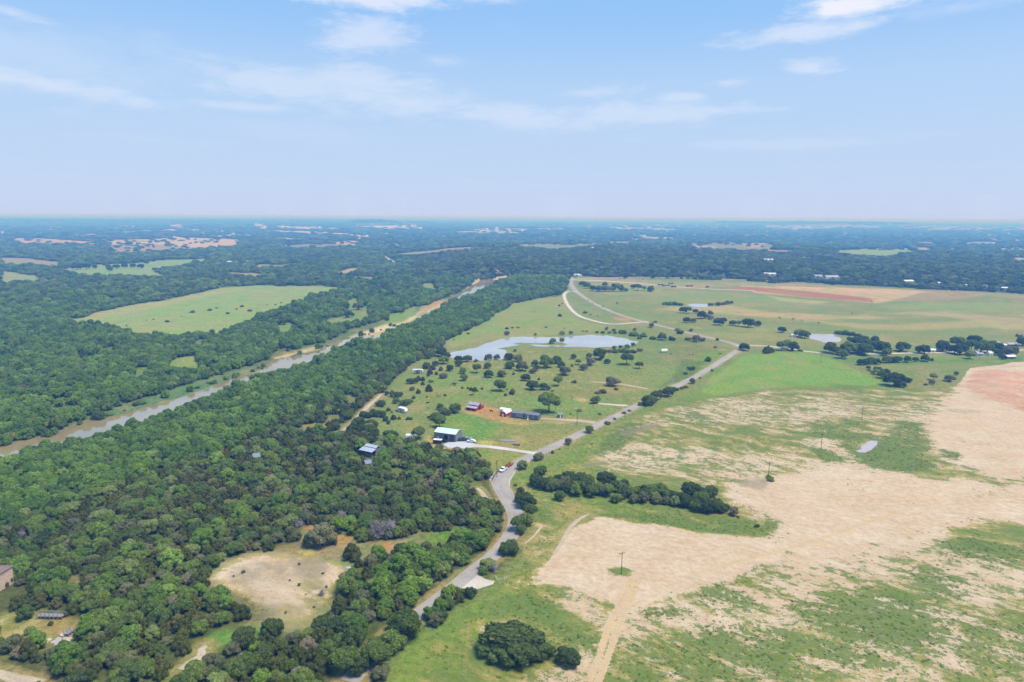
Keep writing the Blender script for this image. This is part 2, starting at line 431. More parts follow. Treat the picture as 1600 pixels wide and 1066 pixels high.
land_east = wpoly([(585, 1110), (610, 1010), (668, 985), (715, 948), (770, 905), (806, 865), (828, 815), (816, 775), (792, 757), (768, 752), (764, 728), (745, 712),
    (700, 706), (650, 697), (620, 695), (600, 690), (572, 668), (560, 655), (575, 640), (585, 625), (612, 596), (628, 582), (645, 568), (668, 556),
    (690, 545), (700, 532), (735, 515), (760, 502), (775, 490), (800, 475), (850, 465), (882, 456), (888, 437), (905, 431), (1000, 434), (1100, 437), (1200, 441),
    (1300, 444), (1400, 449), (1500, 454), (1620, 460), (1900, 470), (1900, 1110)], 1)
OPEN.append(land_east)
COVER.append((land_east, alb((142, 156, 98)), 4, 1))

north_wood = wpoly([(-60, 700), (200, 610), (400, 555), (540, 505), (700, 450), (740, 425), (600, 415), (300, 440), (-60, 480)], 1); COVER.append((north_wood, alb((104, 132, 76)), 10, 1))
# fields beyond the river, left
cover(opening([(104, 497), (150, 488), (200, 478), (290, 462), (345, 450), (400, 446), (470, 447), (530, 449)],
      [(118, 501), (180, 508), (240, 517), (290, 520), (330, 513), (370, 504), (410, 487), (440, 479), (480, 460), (530, 450)]), (160, 180, 122), 5, open_=True)
cover(wpoly([(110, 494), (200, 478), (300, 461), (345, 452), (390, 452), (300, 468), (220, 485), (150, 499)], 1), (176, 182, 128), 14)
cover(opening([(96, 422), (120, 414), (200, 412), (250, 407), (322, 404)], [(120, 427), (200, 430), (262, 430), (240, 419), (280, 414), (322, 407)], h=0.05), (150, 178, 122), 8, open_=True)
cover(opening([(0, 422), (60, 431)], [(0, 440), (35, 438), (62, 436)], h=0.05), (160, 172, 125), 8, open_=True)
cover(opening([(0, 402), (60, 406), (100, 410)], [(0, 412), (50, 413), (95, 414)], h=0.05), (170, 160, 135), 8, open_=True)
cover(opening([(168, 386), (172, 382), (240, 383), (290, 381), (340, 381)], [(168, 393), (215, 394), (260, 390), (330, 386)], h=0.05), (172, 160, 135), 8, open_=True)
cover(opening([(172, 376), (250, 373), (270, 370), (310, 372), (375, 375)], [(172, 380), (240, 380), (300, 384), (372, 384)], h=0.05), (214, 190, 168), 8, open_=True)
cover(opening([(18, 374), (50, 373), (100, 375), (160, 378)], [(20, 379), (80, 381), (155, 382)], h=0.05), (205, 178, 152), 8, open_=True)
for (up, lo, c) in [
    ([(395, 350), (408, 348), (418, 351)], [(397, 354), (410, 358), (419, 357)], (240, 225, 205)),
    ([(425, 352), (470, 354), (532, 356)], [(432, 356), (480, 359), (530, 358)], (232, 218, 200)),
    ([(421, 360), (470, 361), (513, 363)], [(423, 361), (480, 365), (512, 366)], (240, 222, 198)),
    ([(516, 364), (545, 365), (580, 370)], [(520, 366), (560, 371), (592, 372)], (238, 215, 188)),
    ([(542, 355), (580, 352), (650, 351), (664, 357)], [(550, 356), (600, 358), (660, 359)], (236, 222, 208)),
    ([(425, 371), (470, 373)], [(430, 374), (470, 375)], (205, 182, 162)),
    ([(522, 378), (550, 376), (564, 378)], [(524, 381), (560, 381)], (222, 190, 168)),
    ([(600, 382), (615, 381), (628, 382)], [(605, 385), (628, 385)], (215, 190, 170)),
    ([(440, 383), (500, 381), (560, 383)], [(440, 386), (500, 387), (560, 386)], (168, 160, 130)),
    ([(708, 362), (760, 360), (800, 361), (815, 364)], [(715, 364), (780, 365), (812, 366)], (205, 195, 190)),
    ([(785, 356), (810, 358), (828, 360)], [(786, 360), (820, 361)], (240, 225, 205)),
    ([(738, 358), (765, 356)], [(740, 360), (766, 360)], (235, 215, 190)),
    ([(620, 397), (660, 393), (700, 388), (742, 386)], [(620, 399), (665, 396), (705, 392), (742, 389)], (180, 172, 138)),
    ([(742, 387), (800, 386)], [(744, 389), (800, 388)], (150, 160, 125)),
    ([(400, 413), (440, 414), (466, 411)], [(400, 418), (440, 417), (466, 414)], (172, 172, 132)),
    ([(355, 425), (400, 427), (412, 429)], [(358, 429), (410, 431)], (196, 176, 140)),
    ([(526, 426), (545, 420), (560, 418)], [(530, 428), (550, 425), (562, 419)], (212, 190, 150)),
    ([(545, 433), (586, 433)], [(548, 436), (582, 436)], (180, 165, 130)),
    ([(802, 382), (860, 381), (940, 379), (1018, 378)], [(815, 386), (870, 390), (930, 384), (1015, 381)], (158, 168, 128)),
    ([(1000, 366), (1012, 369), (1060, 372)], [(1002, 373), (1050, 375)], (180, 185, 150)),
    ([(1070, 380), (1130, 378), (1200, 380), (1210, 384)], [(1075, 386), (1140, 390), (1205, 390)], (160, 160, 128)),
    ([(1085, 384), (1120, 385)], [(1088, 388), (1118, 388)], (212, 182, 152)),
    ([(1160, 383), (1190, 383)], [(1165, 386), (1188, 386)], (210, 175, 145)),
    ([(1195, 390), (1225, 391), (1245, 394)], [(1200, 394), (1240, 395)], (205, 150, 130)),
    ([(1303, 391), (1345, 389), (1400, 389), (1455, 390)], [(1310, 396), (1340, 399), (1385, 401), (1440, 394)], (165, 190, 105)),
    ([(1430, 387), (1462, 388)], [(1430, 392), (1455, 391)], (200, 185, 150)),
    ([(1470, 388), (1495, 389)], [(1475, 391), (1492, 391)], (205, 172, 150)),
    ([(1498, 379), (1560, 379)], [(1505, 382), (1558, 382)], (178, 190, 140)),
    ([(1555, 388), (1650, 389)], [(1560, 392), (1650, 393)], (178, 185, 130)),
    ([(1580, 403), (1640, 404)], [(1582, 408), (1640, 409)], (205, 190, 150)),
    ([(1458, 405), (1470, 405)], [(1460, 408), (1470, 408)], (215, 190, 170)),
    ([(1195, 352), (1300, 352), (1380, 354)], [(1195, 356), (1300, 357), (1380, 356)], (178, 178, 150)),
    ([(1400, 353), (1500, 354), (1640, 355)], [(1400, 357), (1500, 359), (1640, 360)], (176, 180, 160)),
    ([(1270, 372), (1330, 372)], [(1275, 374), (1328, 374)], (190, 185, 165)),
    ([(1430, 378), (1460, 379)], [(1432, 381), (1458, 381)], (190, 172, 140)),
    ([(1235, 358), (1247, 358)], [(1238, 363), (1248, 362)], (230, 215, 195)),
    ([(1400, 363), (1415, 361)], [(1402, 365), (1414, 364)], (230, 215, 195)),
    ([(1580, 373), (1596, 373)], [(1582, 377), (1596, 377)], (220, 200, 180)),
    ([(300, 370), (380, 367)], [(302, 371), (378, 369)], (185, 180, 155)),
    ([(180, 363), (240, 359), (300, 358), (345, 357)], [(185, 365), (245, 361), (345, 359)], (205, 190, 165)),
    ([(120, 369), (150, 364)], [(124, 371), (152, 366)], (225, 195, 165)),
    ([(262, 352), (275, 350), (296, 352)], [(262, 354), (280, 356), (294, 353)], (225, 205, 175)),
    ([(266, 340), (270, 340)], [(258, 350), (264, 350)], (195, 200, 170)),
    ([(940, 354), (1010, 355), (1060, 358)], [(945, 357), (1000, 359), (1060, 360)], (185, 185, 165)),
    ([(800, 357), (880, 356)], [(802, 359), (880, 359)], (195, 190, 165)),
    ]:
    cover(opening(up, lo, h=0.03, it=2), tuple(v * .93 for v in c), 12, open_=True)

rf_ = random.Random(4)
for _ in range(260):
    px = rf_.uniform(-20, 1620); py = 345 + 34 * rf_.random() ** 1.5 + (4 if px > 700 else 0); w_ = rf_.uniform(5, 30); h_ = rf_.uniform(.25, .9) * (py - 334) / 26
    if 560 < px < 830 and py > 366: continue
    c_ = rf_.choice([(205, 192, 172), (190, 182, 155), (158, 168, 130), (145, 165, 120), (176, 170, 145), (205, 186, 162)])
    cover(wpoly([(px - w_, py), (px - w_ * .3, py - h_), (px + w_ * .7, py - h_ * .7), (px + w_, py + h_ * .3), (px + w_ * .2, py + h_)], 1, ay=.02), c_, 14, open_=True)
# river: bed, sandbars, water
RIVER_Z, POND_Z = -2.0, -0.45
river_bed = opening([(-120, 726), (0, 692), (60, 676), (100, 662), (140, 647), (200, 629), (250, 614), (300, 597), (345, 584), (400, 567), (430, 552), (470, 543), (500, 535), (530, 523),
    (545, 516), (580, 505), (610, 497), (640, 485), (660, 478), (690, 466), (712, 458), (735, 446), (736, 436), (760, 429), (790, 425), (822, 423)],
    [(-120, 760), (0, 722), (60, 694), (150, 682), (210, 660), (280, 637), (340, 614), (385, 594), (430, 582), (490, 565), (505, 556), (545, 538), (590, 530), (632, 512), (650, 500),
     (685, 487), (712, 470), (745, 460), (765, 447), (785, 438), (805, 430), (822, 425)], it=1, h=0.006)
OPEN.append(river_bed)
COVER.append((river_bed, alb((112, 134, 92)), 4, 1))
river_water_polys = [
    wpoly([(-120, 733), (0, 698), (25, 690), (62, 683), (100, 671), (125, 661), (175, 651), (212, 641), (250, 630), (287, 620), (325, 607), (362, 590), (400, 583), (425, 563),
           (450, 558), (465, 552), (500, 546), (512, 537), (538, 531), (556, 524), (590, 524), (600, 530), (560, 548), (510, 580), (440, 608), (390, 625), (340, 648), (280, 670), (210, 695), (150, 715), (60, 735), (0, 755), (-120, 800)],
          1, RIVER_Z, ax=0.03, ay=0.03),
    wpoly([(642, 505), (650, 497), (662, 491), (673, 487), (674, 491), (664, 500), (650, 512), (640, 516)], 1, RIVER_Z, ax=0.05, ay=0.03),
    wpoly([(700, 467), (714, 462), (728, 454), (735, 447), (748, 441), (753, 433), (762, 430), (768, 431), (770, 438), (772, 443), (755, 453), (745, 465), (722, 476), (704, 474)],
          1, RIVER_Z, ax=0.04, ay=0.03)]
sand = (222, 200, 170)
for q in ([(545, 526), (580, 514), (610, 503), (640, 492), (670, 480), (698, 470), (700, 478), (684, 492), (640, 512), (600, 528), (560, 530)],
          [(735, 444), (740, 436), (752, 432), (750, 440), (738, 447), (728, 451)], [(768, 431), (785, 425), (822, 421), (815, 428), (795, 434), (775, 443)],
          [(428, 559), (450, 553), (480, 545), (500, 541), (498, 546), (465, 553), (436, 563)], [(60, 681), (90, 672), (120, 661), (150, 655), (152, 658), (110, 668), (70, 683)],
          [(250, 628), (300, 614), (345, 598), (398, 582), (398, 585), (345, 602), (290, 619), (255, 631)]):
    cover(wpoly(q, 1, -1.6), sand, 2.5, 0.9)
cover(wpoly([(560, 521), (610, 506), (650, 491), (655, 494), (615, 510), (570, 524)], 1, -1.6), (232, 220, 196), 2, 0.8)
cover(wpoly([(655, 483), (690, 469), (702, 466), (690, 474), (662, 487)], 1, -1.6), (205, 170, 140), 3, 0.8)
cover(wpoly([(630, 508), (650, 496), (660, 487), (668, 486), (655, 497), (640, 508)], 1, -1.6), (150, 160, 110), 2, 0.8)
# grassy shelf of the far bank
cover(wpoly([(0, 692), (60, 678), (100, 664), (115, 658), (100, 654), (60, 668), (0, 682)], 1, -1), (108, 138, 96), 4)
cover(wpoly([(170, 640), (250, 615), (340, 588), (400, 570), (398, 580), (330, 602), (250, 624), (180, 648)], 1, -1), (112, 140, 100), 4)
# openings in the woods across the river
for (up, lo, c) in [([(262, 568), (285, 558), (310, 556)], [(265, 574), (290, 572), (312, 562)], (150, 172, 92)),
    ([(428, 512), (445, 502), (455, 505)], [(430, 522), (446, 517), (458, 510)], (138, 162, 92)),
    ([(508, 500), (540, 492), (575, 478)], [(508, 503), (545, 503), (578, 488)], (140, 162, 95)),
    ([(606, 492), (625, 488), (650, 478)], [(606, 497), (630, 494), (652, 483)], (140, 165, 95)),
    ([(400, 482), (405, 478)], [(400, 492), (406, 490)], (150, 172, 105)),
    ([(540, 470), (560, 466)], [(542, 484), (562, 480)], (140, 160, 95)),
    ([(660, 444), (678, 442)], [(662, 450), (680, 448)], (145, 160, 105)),
    ([(210, 578), (235, 572)], [(212, 584), (238, 580)], (120, 150, 80))]:
    cover(opening(up, lo, h=0.045), c, 4, open_=True)

# near clearing in the cedar wood
clear1 = opening([(326, 905), (345, 880), (385, 864), (430, 858), (468, 850), (470, 828), (490, 819), (520, 822), (550, 838), (565, 846), (600, 846), (640, 838), (655, 834)],
                 [(335, 925), (372, 938), (385, 950), (380, 968), (400, 978), (450, 978), (500, 965), (525, 940), (533, 915), (540, 890), (555, 870), (600, 862), (640, 852), (656, 838)], h=0.02)
cover(clear1, (160, 154, 122), 3, open_=True)
cover(wpoly([(332, 905), (350, 880), (400, 866), (440, 868), (470, 895), (480, 915), (450, 930), (470, 965), (430, 970), (420, 930), (380, 925)], 2), (226, 216, 194), 5, 0.95)
cover(wpoly([(500, 900), (515, 880), (535, 885), (528, 905), (512, 915)], 2), (228, 218, 196), 4, 0.9)
cover(wpoly([(470, 880), (488, 874), (506, 880), (512, 888), (498, 898), (478, 892)], 2), (140, 132, 124), 3, 0.9)
cover(wpoly([(350, 930), (420, 915), (440, 940), (420, 975), (385, 975)], 2), (128, 120, 92), 5, 0.85)
cover(wpoly([(500, 900), (535, 905), (530, 935), (500, 945)], 2), (138, 140, 96), 6, 0.8)
cover(wpoly([(475, 824), (505, 822), (520, 836), (548, 842), (535, 850), (500, 842)], 2), (206, 142, 98), 3, 0.9)
cover(wpoly([(510, 832), (548, 836), (545, 850), (520, 850)], 2), (176, 160, 100), 3, 0.8)
cover(wpoly([(585, 852), (605, 848), (622, 858), (600, 862), (585, 860)], 2), (214, 152, 108), 3, 1)
cover(wpoly([(444, 928), (466, 930), (470, 942), (455, 940)], 2), (200, 196, 100), 2.5, 0.9)
cover(wpoly([(470, 862), (492, 860), (490, 868), (474, 868)], 2), (206, 200, 110), 2.5, 0.9)
c3 = opening([(660, 838), (700, 828), (720, 818)], [(665, 846), (705, 838), (728, 826)], h=0.02); cover(c3, (120, 152, 70), 3, open_=True)
# small openings lower left
cover(opening([(-10, 962), (20, 955), (60, 952), (70, 962), (100, 960), (128, 975)], [(-10, 1003), (30, 1000), (60, 1008), (90, 1008), (120, 992)], h=0.0), (166, 154, 100), 3, open_=True)
cover(wpoly([(0, 990), (30, 982), (52, 966), (62, 970), (50, 990), (20, 1004)], 1), (208, 184, 146), 2.5, 0.9)
cover(wpoly([(-5, 972), (10, 963), (8, 972), (-5, 980)], 1), (214, 200, 172), 2, 0.9)
cover(wpoly([(90, 985), (108, 982), (112, 992), (96, 996)], 1), (196, 172, 142), 2, 0.8)
cover(opening([(328, 995), (350, 983), (400, 975)], [(320, 1010), (360, 1003), (410, 985)], h=0.01), (120, 158, 78), 3, open_=True)
cover(opening([(270, 1050), (300, 1020), (310, 1000), (325, 1000)], [(250, 1075), (300, 1055), (320, 1035), (330, 1012)], h=0.0), (160, 152, 88), 3, open_=True)
for (px, py, a, b_, c) in [(452, 858, 12, 5, (150, 140, 90)), (315, 738, 6, 6, (196, 168, 122)), (620, 738, 18, 7, (118, 128, 70)), (490, 668, 26, 7, (150, 142, 92)), (118, 906, 10, 5, (150, 150, 110)),
                           (440, 666, 6, 5, (205, 180, 130)), (360, 788, 12, 10, (130, 130, 76)), (560, 1020, 16, 9, (150, 135, 100)), (740, 758, 12, 8, (130, 140, 82)), (752, 768, 8, 8, (150, 150, 95)),
                           (395, 708, 16, 3, (120, 160, 90)), (520, 655, 18, 8, (140, 140, 90)), (545, 625, 16, 8, (140, 142, 94))]:
    cover(wpoly([(px + a * math.cos(t) , py + b_ * math.sin(t)) for t in np.linspace(0, 6.28, 9)[:-1]], 1), c, 2, open_=True)

# open land east of the woods
cover(wpoly([(1078, 628), (1110, 592), (1140, 572), (1160, 556), (1200, 549), (1288, 556), (1320, 570), (1365, 590), (1388, 603), (1300, 604), (1200, 608), (1130, 618)], 1, ay=0.012), (140, 174, 86), 1.5)
cover(wpoly([(590, 1100), (640, 1000), (720, 950), (780, 915), (850, 860), (870, 800), (800, 745), (900, 690), (1000, 640), (1080, 610), (1120, 620), (990, 645), (915, 705), (905, 735), (1130, 780), (1210, 820), (1180, 842), (1000, 822),
             (930, 806), (890, 825), (870, 850), (862, 880), (845, 905), (860, 925), (930, 945), (960, 985), (935, 1030), (915, 1100)], 1), (136, 156, 86), 3)
cover(wpoly([(600, 1090), (640, 1030), (720, 975), (800, 935), (840, 925), (760, 985), (700, 1040), (660, 1090)], 1), (144, 162, 80), 6)
cover(wpoly([(700, 560), (1000, 560), (1130, 560), (1080, 600), (1000, 620), (900, 610), (760, 620), (700, 640), (640, 610), (650, 585)], 1), (146, 162, 98), 8)
cover(wpoly([(700, 650), (740, 648), (790, 665), (780, 690), (755, 697), (700, 690), (690, 670)], 1), (124, 164, 80), 4)
cover(wpoly([(780, 668), (800, 664), (925, 666), (890, 680), (845, 702), (780, 700), (765, 695)], 1), (160, 160, 106), 3)
cover(wpoly([(650, 690), (740, 708), (828, 712), (790, 730), (768, 735), (740, 712), (690, 704)], 1), (148, 168, 86), 3)
cover(wpoly([(760, 612), (860, 622), (960, 640), (900, 650), (830, 640), (770, 630)], 1), (138, 166, 92), 5)
cover(wpoly([(700, 520), (780, 470), (880, 460), (905, 500), (960, 512), (860, 524), (760, 530), (700, 545)], 1), (152, 170, 106), 5)
cover(wpoly([(905, 500), (885, 470), (886, 456), (930, 478), (990, 500), (950, 506)], 1), (138, 158, 102), 3)
cover(wpoly([(955, 494), (985, 496), (985, 503), (962, 500)], 1), (200, 160, 120), 4, 0.8)
cover(wpoly([(960, 515), (1040, 515), (1130, 535), (1145, 550), (1090, 575), (1000, 580), (985, 550)], 1), (140, 152, 98), 6, 0.9)
cover(wpoly([(1030, 530), (1090, 520), (1130, 545), (1060, 560)], 1), (128, 138, 88), 8, 0.6)
cover(wpoly([(905, 434), (1000, 437), (1150, 441), (1300, 447), (1500, 455), (1700, 465), (1700, 475), (1540, 462), (1460, 456), (1300, 449), (1160, 446), (1060, 452), (960, 443), (910, 441)], 1), (170, 164, 130), 6)
cover(wpoly([(910, 442), (960, 445), (1040, 452), (1030, 456), (960, 462), (905, 452)], 1), (155, 168, 112), 6)
cover(wpoly([(1000, 455), (1120, 456), (1200, 462), (1280, 478), (1200, 480), (1100, 476), (1020, 474)], 1), (152, 166, 108), 8, 0.8)
cover(wpoly([(1155, 446), (1250, 448), (1400, 452), (1470, 457), (1430, 464), (1370, 474), (1300, 468), (1180, 458)], 0), (218, 190, 160), 3)
cover(wpoly([(1128, 449), (1165, 448), (1250, 454), (1345, 464), (1368, 467.5), (1360, 472), (1300, 468), (1200, 457.5), (1150, 453)], 1, ay=.012), (190, 124, 94), 9)
cover(wpoly([(1440, 457), (1480, 457), (1560, 460), (1500, 467), (1430, 470), (1378, 474), (1400, 468)], 1), (178, 158, 132), 5)
cover(wpoly([(1200, 462), (1250, 468), (1300, 472), (1280, 476), (1220, 470)], 1), (205, 190, 145), 8, 0.8)
for q, c in [([(1030, 484), (1080, 480), (1200, 488), (1320, 494), (1390, 498), (1330, 498), (1200, 496), (1080, 488)], (206, 186, 148)),
          ([(1120, 486), (1240, 492), (1300, 496), (1200, 496)], (212, 178, 140)), ([(1400, 488), (1500, 492), (1640, 500), (1640, 510), (1500, 498)], (190, 178, 148)),
          ([(1250, 500), (1400, 508), (1640, 512), (1640, 518), (1450, 516), (1300, 508)], (196, 182, 134)), ([(1380, 490), (1480, 486), (1560, 495), (1450, 493)], (190, 186, 152)),
          ([(1040, 520), (1200, 520), (1400, 530), (1300, 535), (1100, 530)], (165, 166, 112)), ([(1370, 527), (1380, 524), (1392, 528), (1388, 537), (1380, 536)], (196, 172, 132)),
          ([(1100, 500), (1180, 508), (1260, 520), (1180, 518)], (170, 172, 118))]:
    cover(wpoly(q, 1), c, 10, 0.75)
cover(wpoly([(1370, 478), (1500, 474), (1640, 480), (1640, 498), (1500, 490), (1400, 485)], 1), (156, 172, 106), 10, 0.8)
cover(wpoly([(1340, 566), (1400, 572), (1500, 566), (1640, 566), (1520, 575), (1495, 600), (1440, 605), (1400, 600), (1370, 585)], 1), (146, 156, 102), 4)
cover(wpoly([(1350, 558), (1450, 562), (1640, 552), (1640, 566), (1500, 566), (1350, 570), (1320, 566)], 1), (116, 150, 74), 3)
cover(wpoly([(1105, 548), (1150, 556), (1110, 588), (1090, 592), (1060, 600), (1075, 580)], 1), (130, 160, 74), 3)
# bare rings and yards round the farm
cover(wpoly([(722, 642), (735, 634), (770, 637), (786, 645), (800, 655), (830, 660), (850, 660), (862, 655), (905, 658), (880, 663), (830, 664), (795, 662), (765, 655), (735, 648)], 1), (206, 176, 124), 2)
cover(wpoly([(748, 640), (772, 638), (786, 648), (784, 655), (760, 652), (748, 646)], 1), (212, 158, 112), 2)
cover(wpoly([(664, 684), (672, 681), (682, 690), (690, 700), (712, 702), (700, 706), (672, 698)], 1), (212, 178, 136), 2)
cover(wpoly([(745, 690), (765, 687), (776, 692), (765, 696), (745, 695)], 1), (214, 192, 140), 2)
cover(wpoly([(800, 682), (815, 680), (825, 692), (805, 694)], 1), (204, 176, 128), 3, 0.8)
cover(wpoly([(625, 668), (650, 665), (660, 678), (640, 684)], 1), (176, 164, 112), 5, 0.7)
cover(wpoly([(895, 623), (910, 622), (920, 626), (908, 629)], 1), (212, 190, 150), 2, 0.9)
for (px, py, a, b_, c, am) in [(960, 609, 22, 5, (172, 160, 112), .7), (930, 615, 26, 4, (156, 150, 100), .6), (740, 592, 26, 4, (176, 174, 122), .6), (770, 600, 22, 4, (162, 174, 122), .5), (1080, 565, 16, 4, (190, 172, 130), .6),
          (1020, 575, 30, 5, (165, 162, 110), .5), (700, 612, 30, 6, (160, 158, 106), .5), (880, 655, 26, 3, (176, 156, 112), .6), (720, 665, 18, 5, (172, 166, 104), .6), (615, 612, 10, 5, (168, 150, 112), .7),
          (690, 575, 8, 4, (188, 160, 130), .7), (870, 496, 30, 5, (165, 166, 112), .5), (860, 470, 30, 3, (178, 160, 120), .5), (750, 530, 26, 3, (170, 160, 110), .6), (620, 640, 16, 5, (156, 150, 96), .6)]:
    cover(wpoly([(px + a * math.cos(t), py + b_ * math.sin(t)) for t in np.linspace(0, 6.28, 9)[:-1]], 1), c, 6, am)
# track-rutted verge, hollow with yellow grass on the road curve
cover(wpoly([(812, 748), (822, 756), (828, 775), (815, 770)], 1), (196, 184, 118), 3, 0.7)
cover(wpoly([(862, 795), (900, 785), (915, 795), (905, 806), (870, 812)], 1), (186, 168, 118), 3, 0.8)
cover(wpoly([(770, 905), (800, 895), (850, 888), (845, 905), (800, 915)], 1), (148, 150, 72), 4, 0.8)

# masks: (polygon, value, feather) — bare soil and lush green; values are biases for the noise in the soil material
BARE, LUSH, RED, GREYW = [], [], [], []
def bp(lst, pts, val, feather=4, it=2): lst.append((wpoly(pts, it), val, feather))
bp(BARE, [(590, 1110), (700, 950), (760, 910), (800, 850), (800, 760), (840, 715), (900, 690), (1080, 625), (1200, 606), (1500, 600), (1900, 560), (1900, 1110)], -0.30, 10, 1)
bp(BARE, [(915, 715), (960, 690), (1000, 650), (1080, 628), (1200, 610), (1380, 606), (1500, 610), (1700, 600), (1700, 800), (1450, 830), (1200, 850), (1150, 790), (1140, 765), (1050, 745), (930, 732)], 0.0, 5)
bp(BARE, [(1050, 640), (1120, 628), (1200, 625), (1230, 650), (1180, 665), (1110, 660)], 0.38, 7)
bp(BARE, [(1000, 662), (1180, 662), (1260, 690), (1230, 712), (1120, 704), (960, 700)], -0.14, 9)
bp(BARE, [(930, 715), (1000, 690), (1100, 705), (1220, 720), (1200, 740), (1060, 742), (950, 735)], 0.30, 8)
bp(BARE, [(1140, 775), (1230, 745), (1290, 722), (1300, 705), (1250, 690), (1300, 688), (1370, 722), (1440, 748), (1560, 765), (1900, 770), (1900, 832), (1560, 812), (1480, 820), (1425, 845), (1330, 878),
          (1255, 882), (1215, 872), (1222, 845), (1232, 825), (1190, 792)], 0.72, 6)
bp(BARE, [(1230, 640), (1290, 625), (1360, 640), (1480, 625), (1500, 605), (1520, 575), (1600, 565), (1900, 560), (1900, 780), (1560, 750), (1475, 720), (1440, 650), (1330, 640), (1240, 655)], 0.66, 5)
bp(BARE, [(1500, 600), (1518, 576), (1600, 568), (1900, 565), (1900, 700), (1600, 650), (1530, 625)], 0.95, 2)
bp(BARE, [(842, 905), (868, 868), (888, 838), (905, 822), (935, 809), (985, 818), (1060, 827), (1120, 834), (1180, 843), (1222, 850), (1230, 872), (1190, 895), (1120, 912), (1040, 932), (1010, 940), (985, 962), (945, 940), (880, 918)], 0.92, 2.5)
bp(BARE, [(880, 918), (940, 935), (960, 965), (930, 985), (890, 960), (860, 930)], 0.30, 6)
bp(BARE, [(940, 965), (1010, 945), (1200, 905), (1420, 870), (1900, 840), (1900, 1110), (910, 1110)], 0.10, 8, 1)
bp(BARE, [(1010, 940), (1100, 915), (1200, 895), (1260, 885), (1300, 900), (1200, 930), (1100, 945), (1060, 960), (1150, 975), (1100, 990), (1000, 985)], 0.30, 6)
bp(BARE, [(1200, 885), (1330, 878), (1420, 850), (1460, 830), (1500, 850), (1480, 880), (1560, 900), (1620, 920), (1560, 945), (1480, 930), (1400, 890), (1250, 920)], 0.42, 7)
bp(BARE, [(1462, 965), (1482, 975), (1495, 1000), (1490, 1030), (1470, 1035), (1468, 1005), (1458, 985)], 0.6, 3)
bp(BARE, [(1280, 1005), (1400, 1030), (1480, 1040), (1480, 1070), (1350, 1060), (1290, 1025)], 0.28, 6)
bp(BARE, [(860, 1040), (905, 1035), (935, 1040), (935, 1110), (780, 1110), (830, 1060)], 0.45, 5)
bp(BARE, [(900, 1010), (930, 1010), (925, 1030), (900, 1025)], 0.4, 4)
bp(BARE, [(740, 985), (790, 965), (800, 975), (760, 1000), (720, 1020)], 0.0, 6)
bp(BARE, [(760, 985), (785, 975), (790, 985), (765, 992)], 0.3, 3)
bp(BARE, [(835, 895), (860, 880), (850, 905), (838, 912)], 0.4, 3)
bp(BARE, [(945, 1035), (1060, 1030), (1180, 1050), (1180, 1100), (960, 1100)], 0.02, 8)
for q in ([(1080, 580), (1200, 560)],): pass
bp(LUSH, [(590, 1110), (700, 950), (850, 905), (870, 860), (905, 820), (930, 700), (1080, 625), (1200, 606), (1500, 600), (1900, 560), (1900, 1110)], -0.12, 10, 1)
bp(LUSH, [(905, 735), (1000, 650), (1100, 622), (1400, 605), (1500, 640), (1250, 700), (1100, 745)], 0.0, 8)
bp(LUSH, [(1256, 667), (1288, 658), (1320, 672), (1378, 684), (1400, 660), (1435, 660), (1446, 690), (1440, 700), (1375, 688), (1340, 690), (1300, 687), (1268, 676)], 0.36, 4)
bp(LUSH, [(1306, 692), (1342, 700), (1376, 690), (1450, 700), (1428, 714), (1466, 732), (1420, 737), (1365, 730), (1335, 712)], 0.62, 3)
bp(LUSH, [(1270, 702), (1295, 704), (1318, 722), (1288, 722)], 0.7, 2)
bp(LUSH, [(1322, 657), (1355, 660), (1350, 665), (1325, 663)], 0.6, 2)
bp(LUSH, [(1460, 634), (1500, 640), (1560, 648), (1545, 654), (1470, 648)], 0.3, 3)
bp(LUSH, [(1473, 702), (1505, 710), (1500, 718), (1478, 714)], 0.55, 3)
bp(LUSH, [(1536, 708), (1562, 713), (1550, 718)], 0.55, 2)
bp(LUSH, [(1250, 938), (1300, 928), (1360, 922), (1425, 932), (1452, 940), (1474, 970), (1455, 1025), (1400, 1017), (1340, 1007), (1275, 982), (1255, 962)], 0.46, 5)
bp(LUSH, [(1415, 893), (1450, 892), (1505, 908), (1505, 936), (1450, 928)], 0.35, 5)
bp(LUSH, [(1460, 845), (1500, 840), (1600, 853), (1800, 860), (1800, 895), (1600, 888), (1530, 882), (1478, 866)], 0.34, 5)
bp(LUSH, [(1100, 975), (1200, 990), (1270, 1003), (1300, 1010), (1380, 1030), (1330, 1042), (1230, 1028), (1120, 1000)], 0.42, 5)
bp(LUSH, [(1480, 960), (1620, 960), (1800, 1000), (1800, 1100), (1500, 1060), (1500, 1000)], 0.20, 8)
bp(LUSH, [(950, 1020), (1100, 985), (1250, 1020), (1290, 1060), (1280, 1100), (940, 1100)], 0.24, 8)
bp(LUSH, [(1002, 955), (1040, 950), (1080, 958), (1075, 966), (1010, 964)], 0.6, 3)
bp(LUSH, [(1085, 918), (1140, 915), (1190, 950), (1150, 955), (1100, 938)], 0.35, 5)
bp(LUSH, [(1140, 885), (1185, 872), (1188, 880), (1150, 888)], 0.62, 2)
bp(LUSH, [(1200, 808), (1222, 816), (1220, 822), (1200, 822)], 0.6, 2)
bp(LUSH, [(930, 806), (1000, 800), (1100, 808), (1200, 815), (1215, 840), (1180, 842), (1000, 820)], 0.22, 4)
bp(LUSH, [(800, 760), (870, 790), (880, 830), (860, 860), (840, 890), (790, 910), (830, 850)], 0.12, 8)
bp(LUSH, [(960, 665), (1000, 660), (980, 690), (940, 712), (930, 708)], 0.5, 3)
bp(LUSH, [(760, 940), (830, 925), (860, 945), (850, 965), (790, 960)], 0.46, 4)
bp(LUSH, [(840, 975), (900, 985), (940, 1000), (930, 1015), (850, 1000)], 0.5, 4)
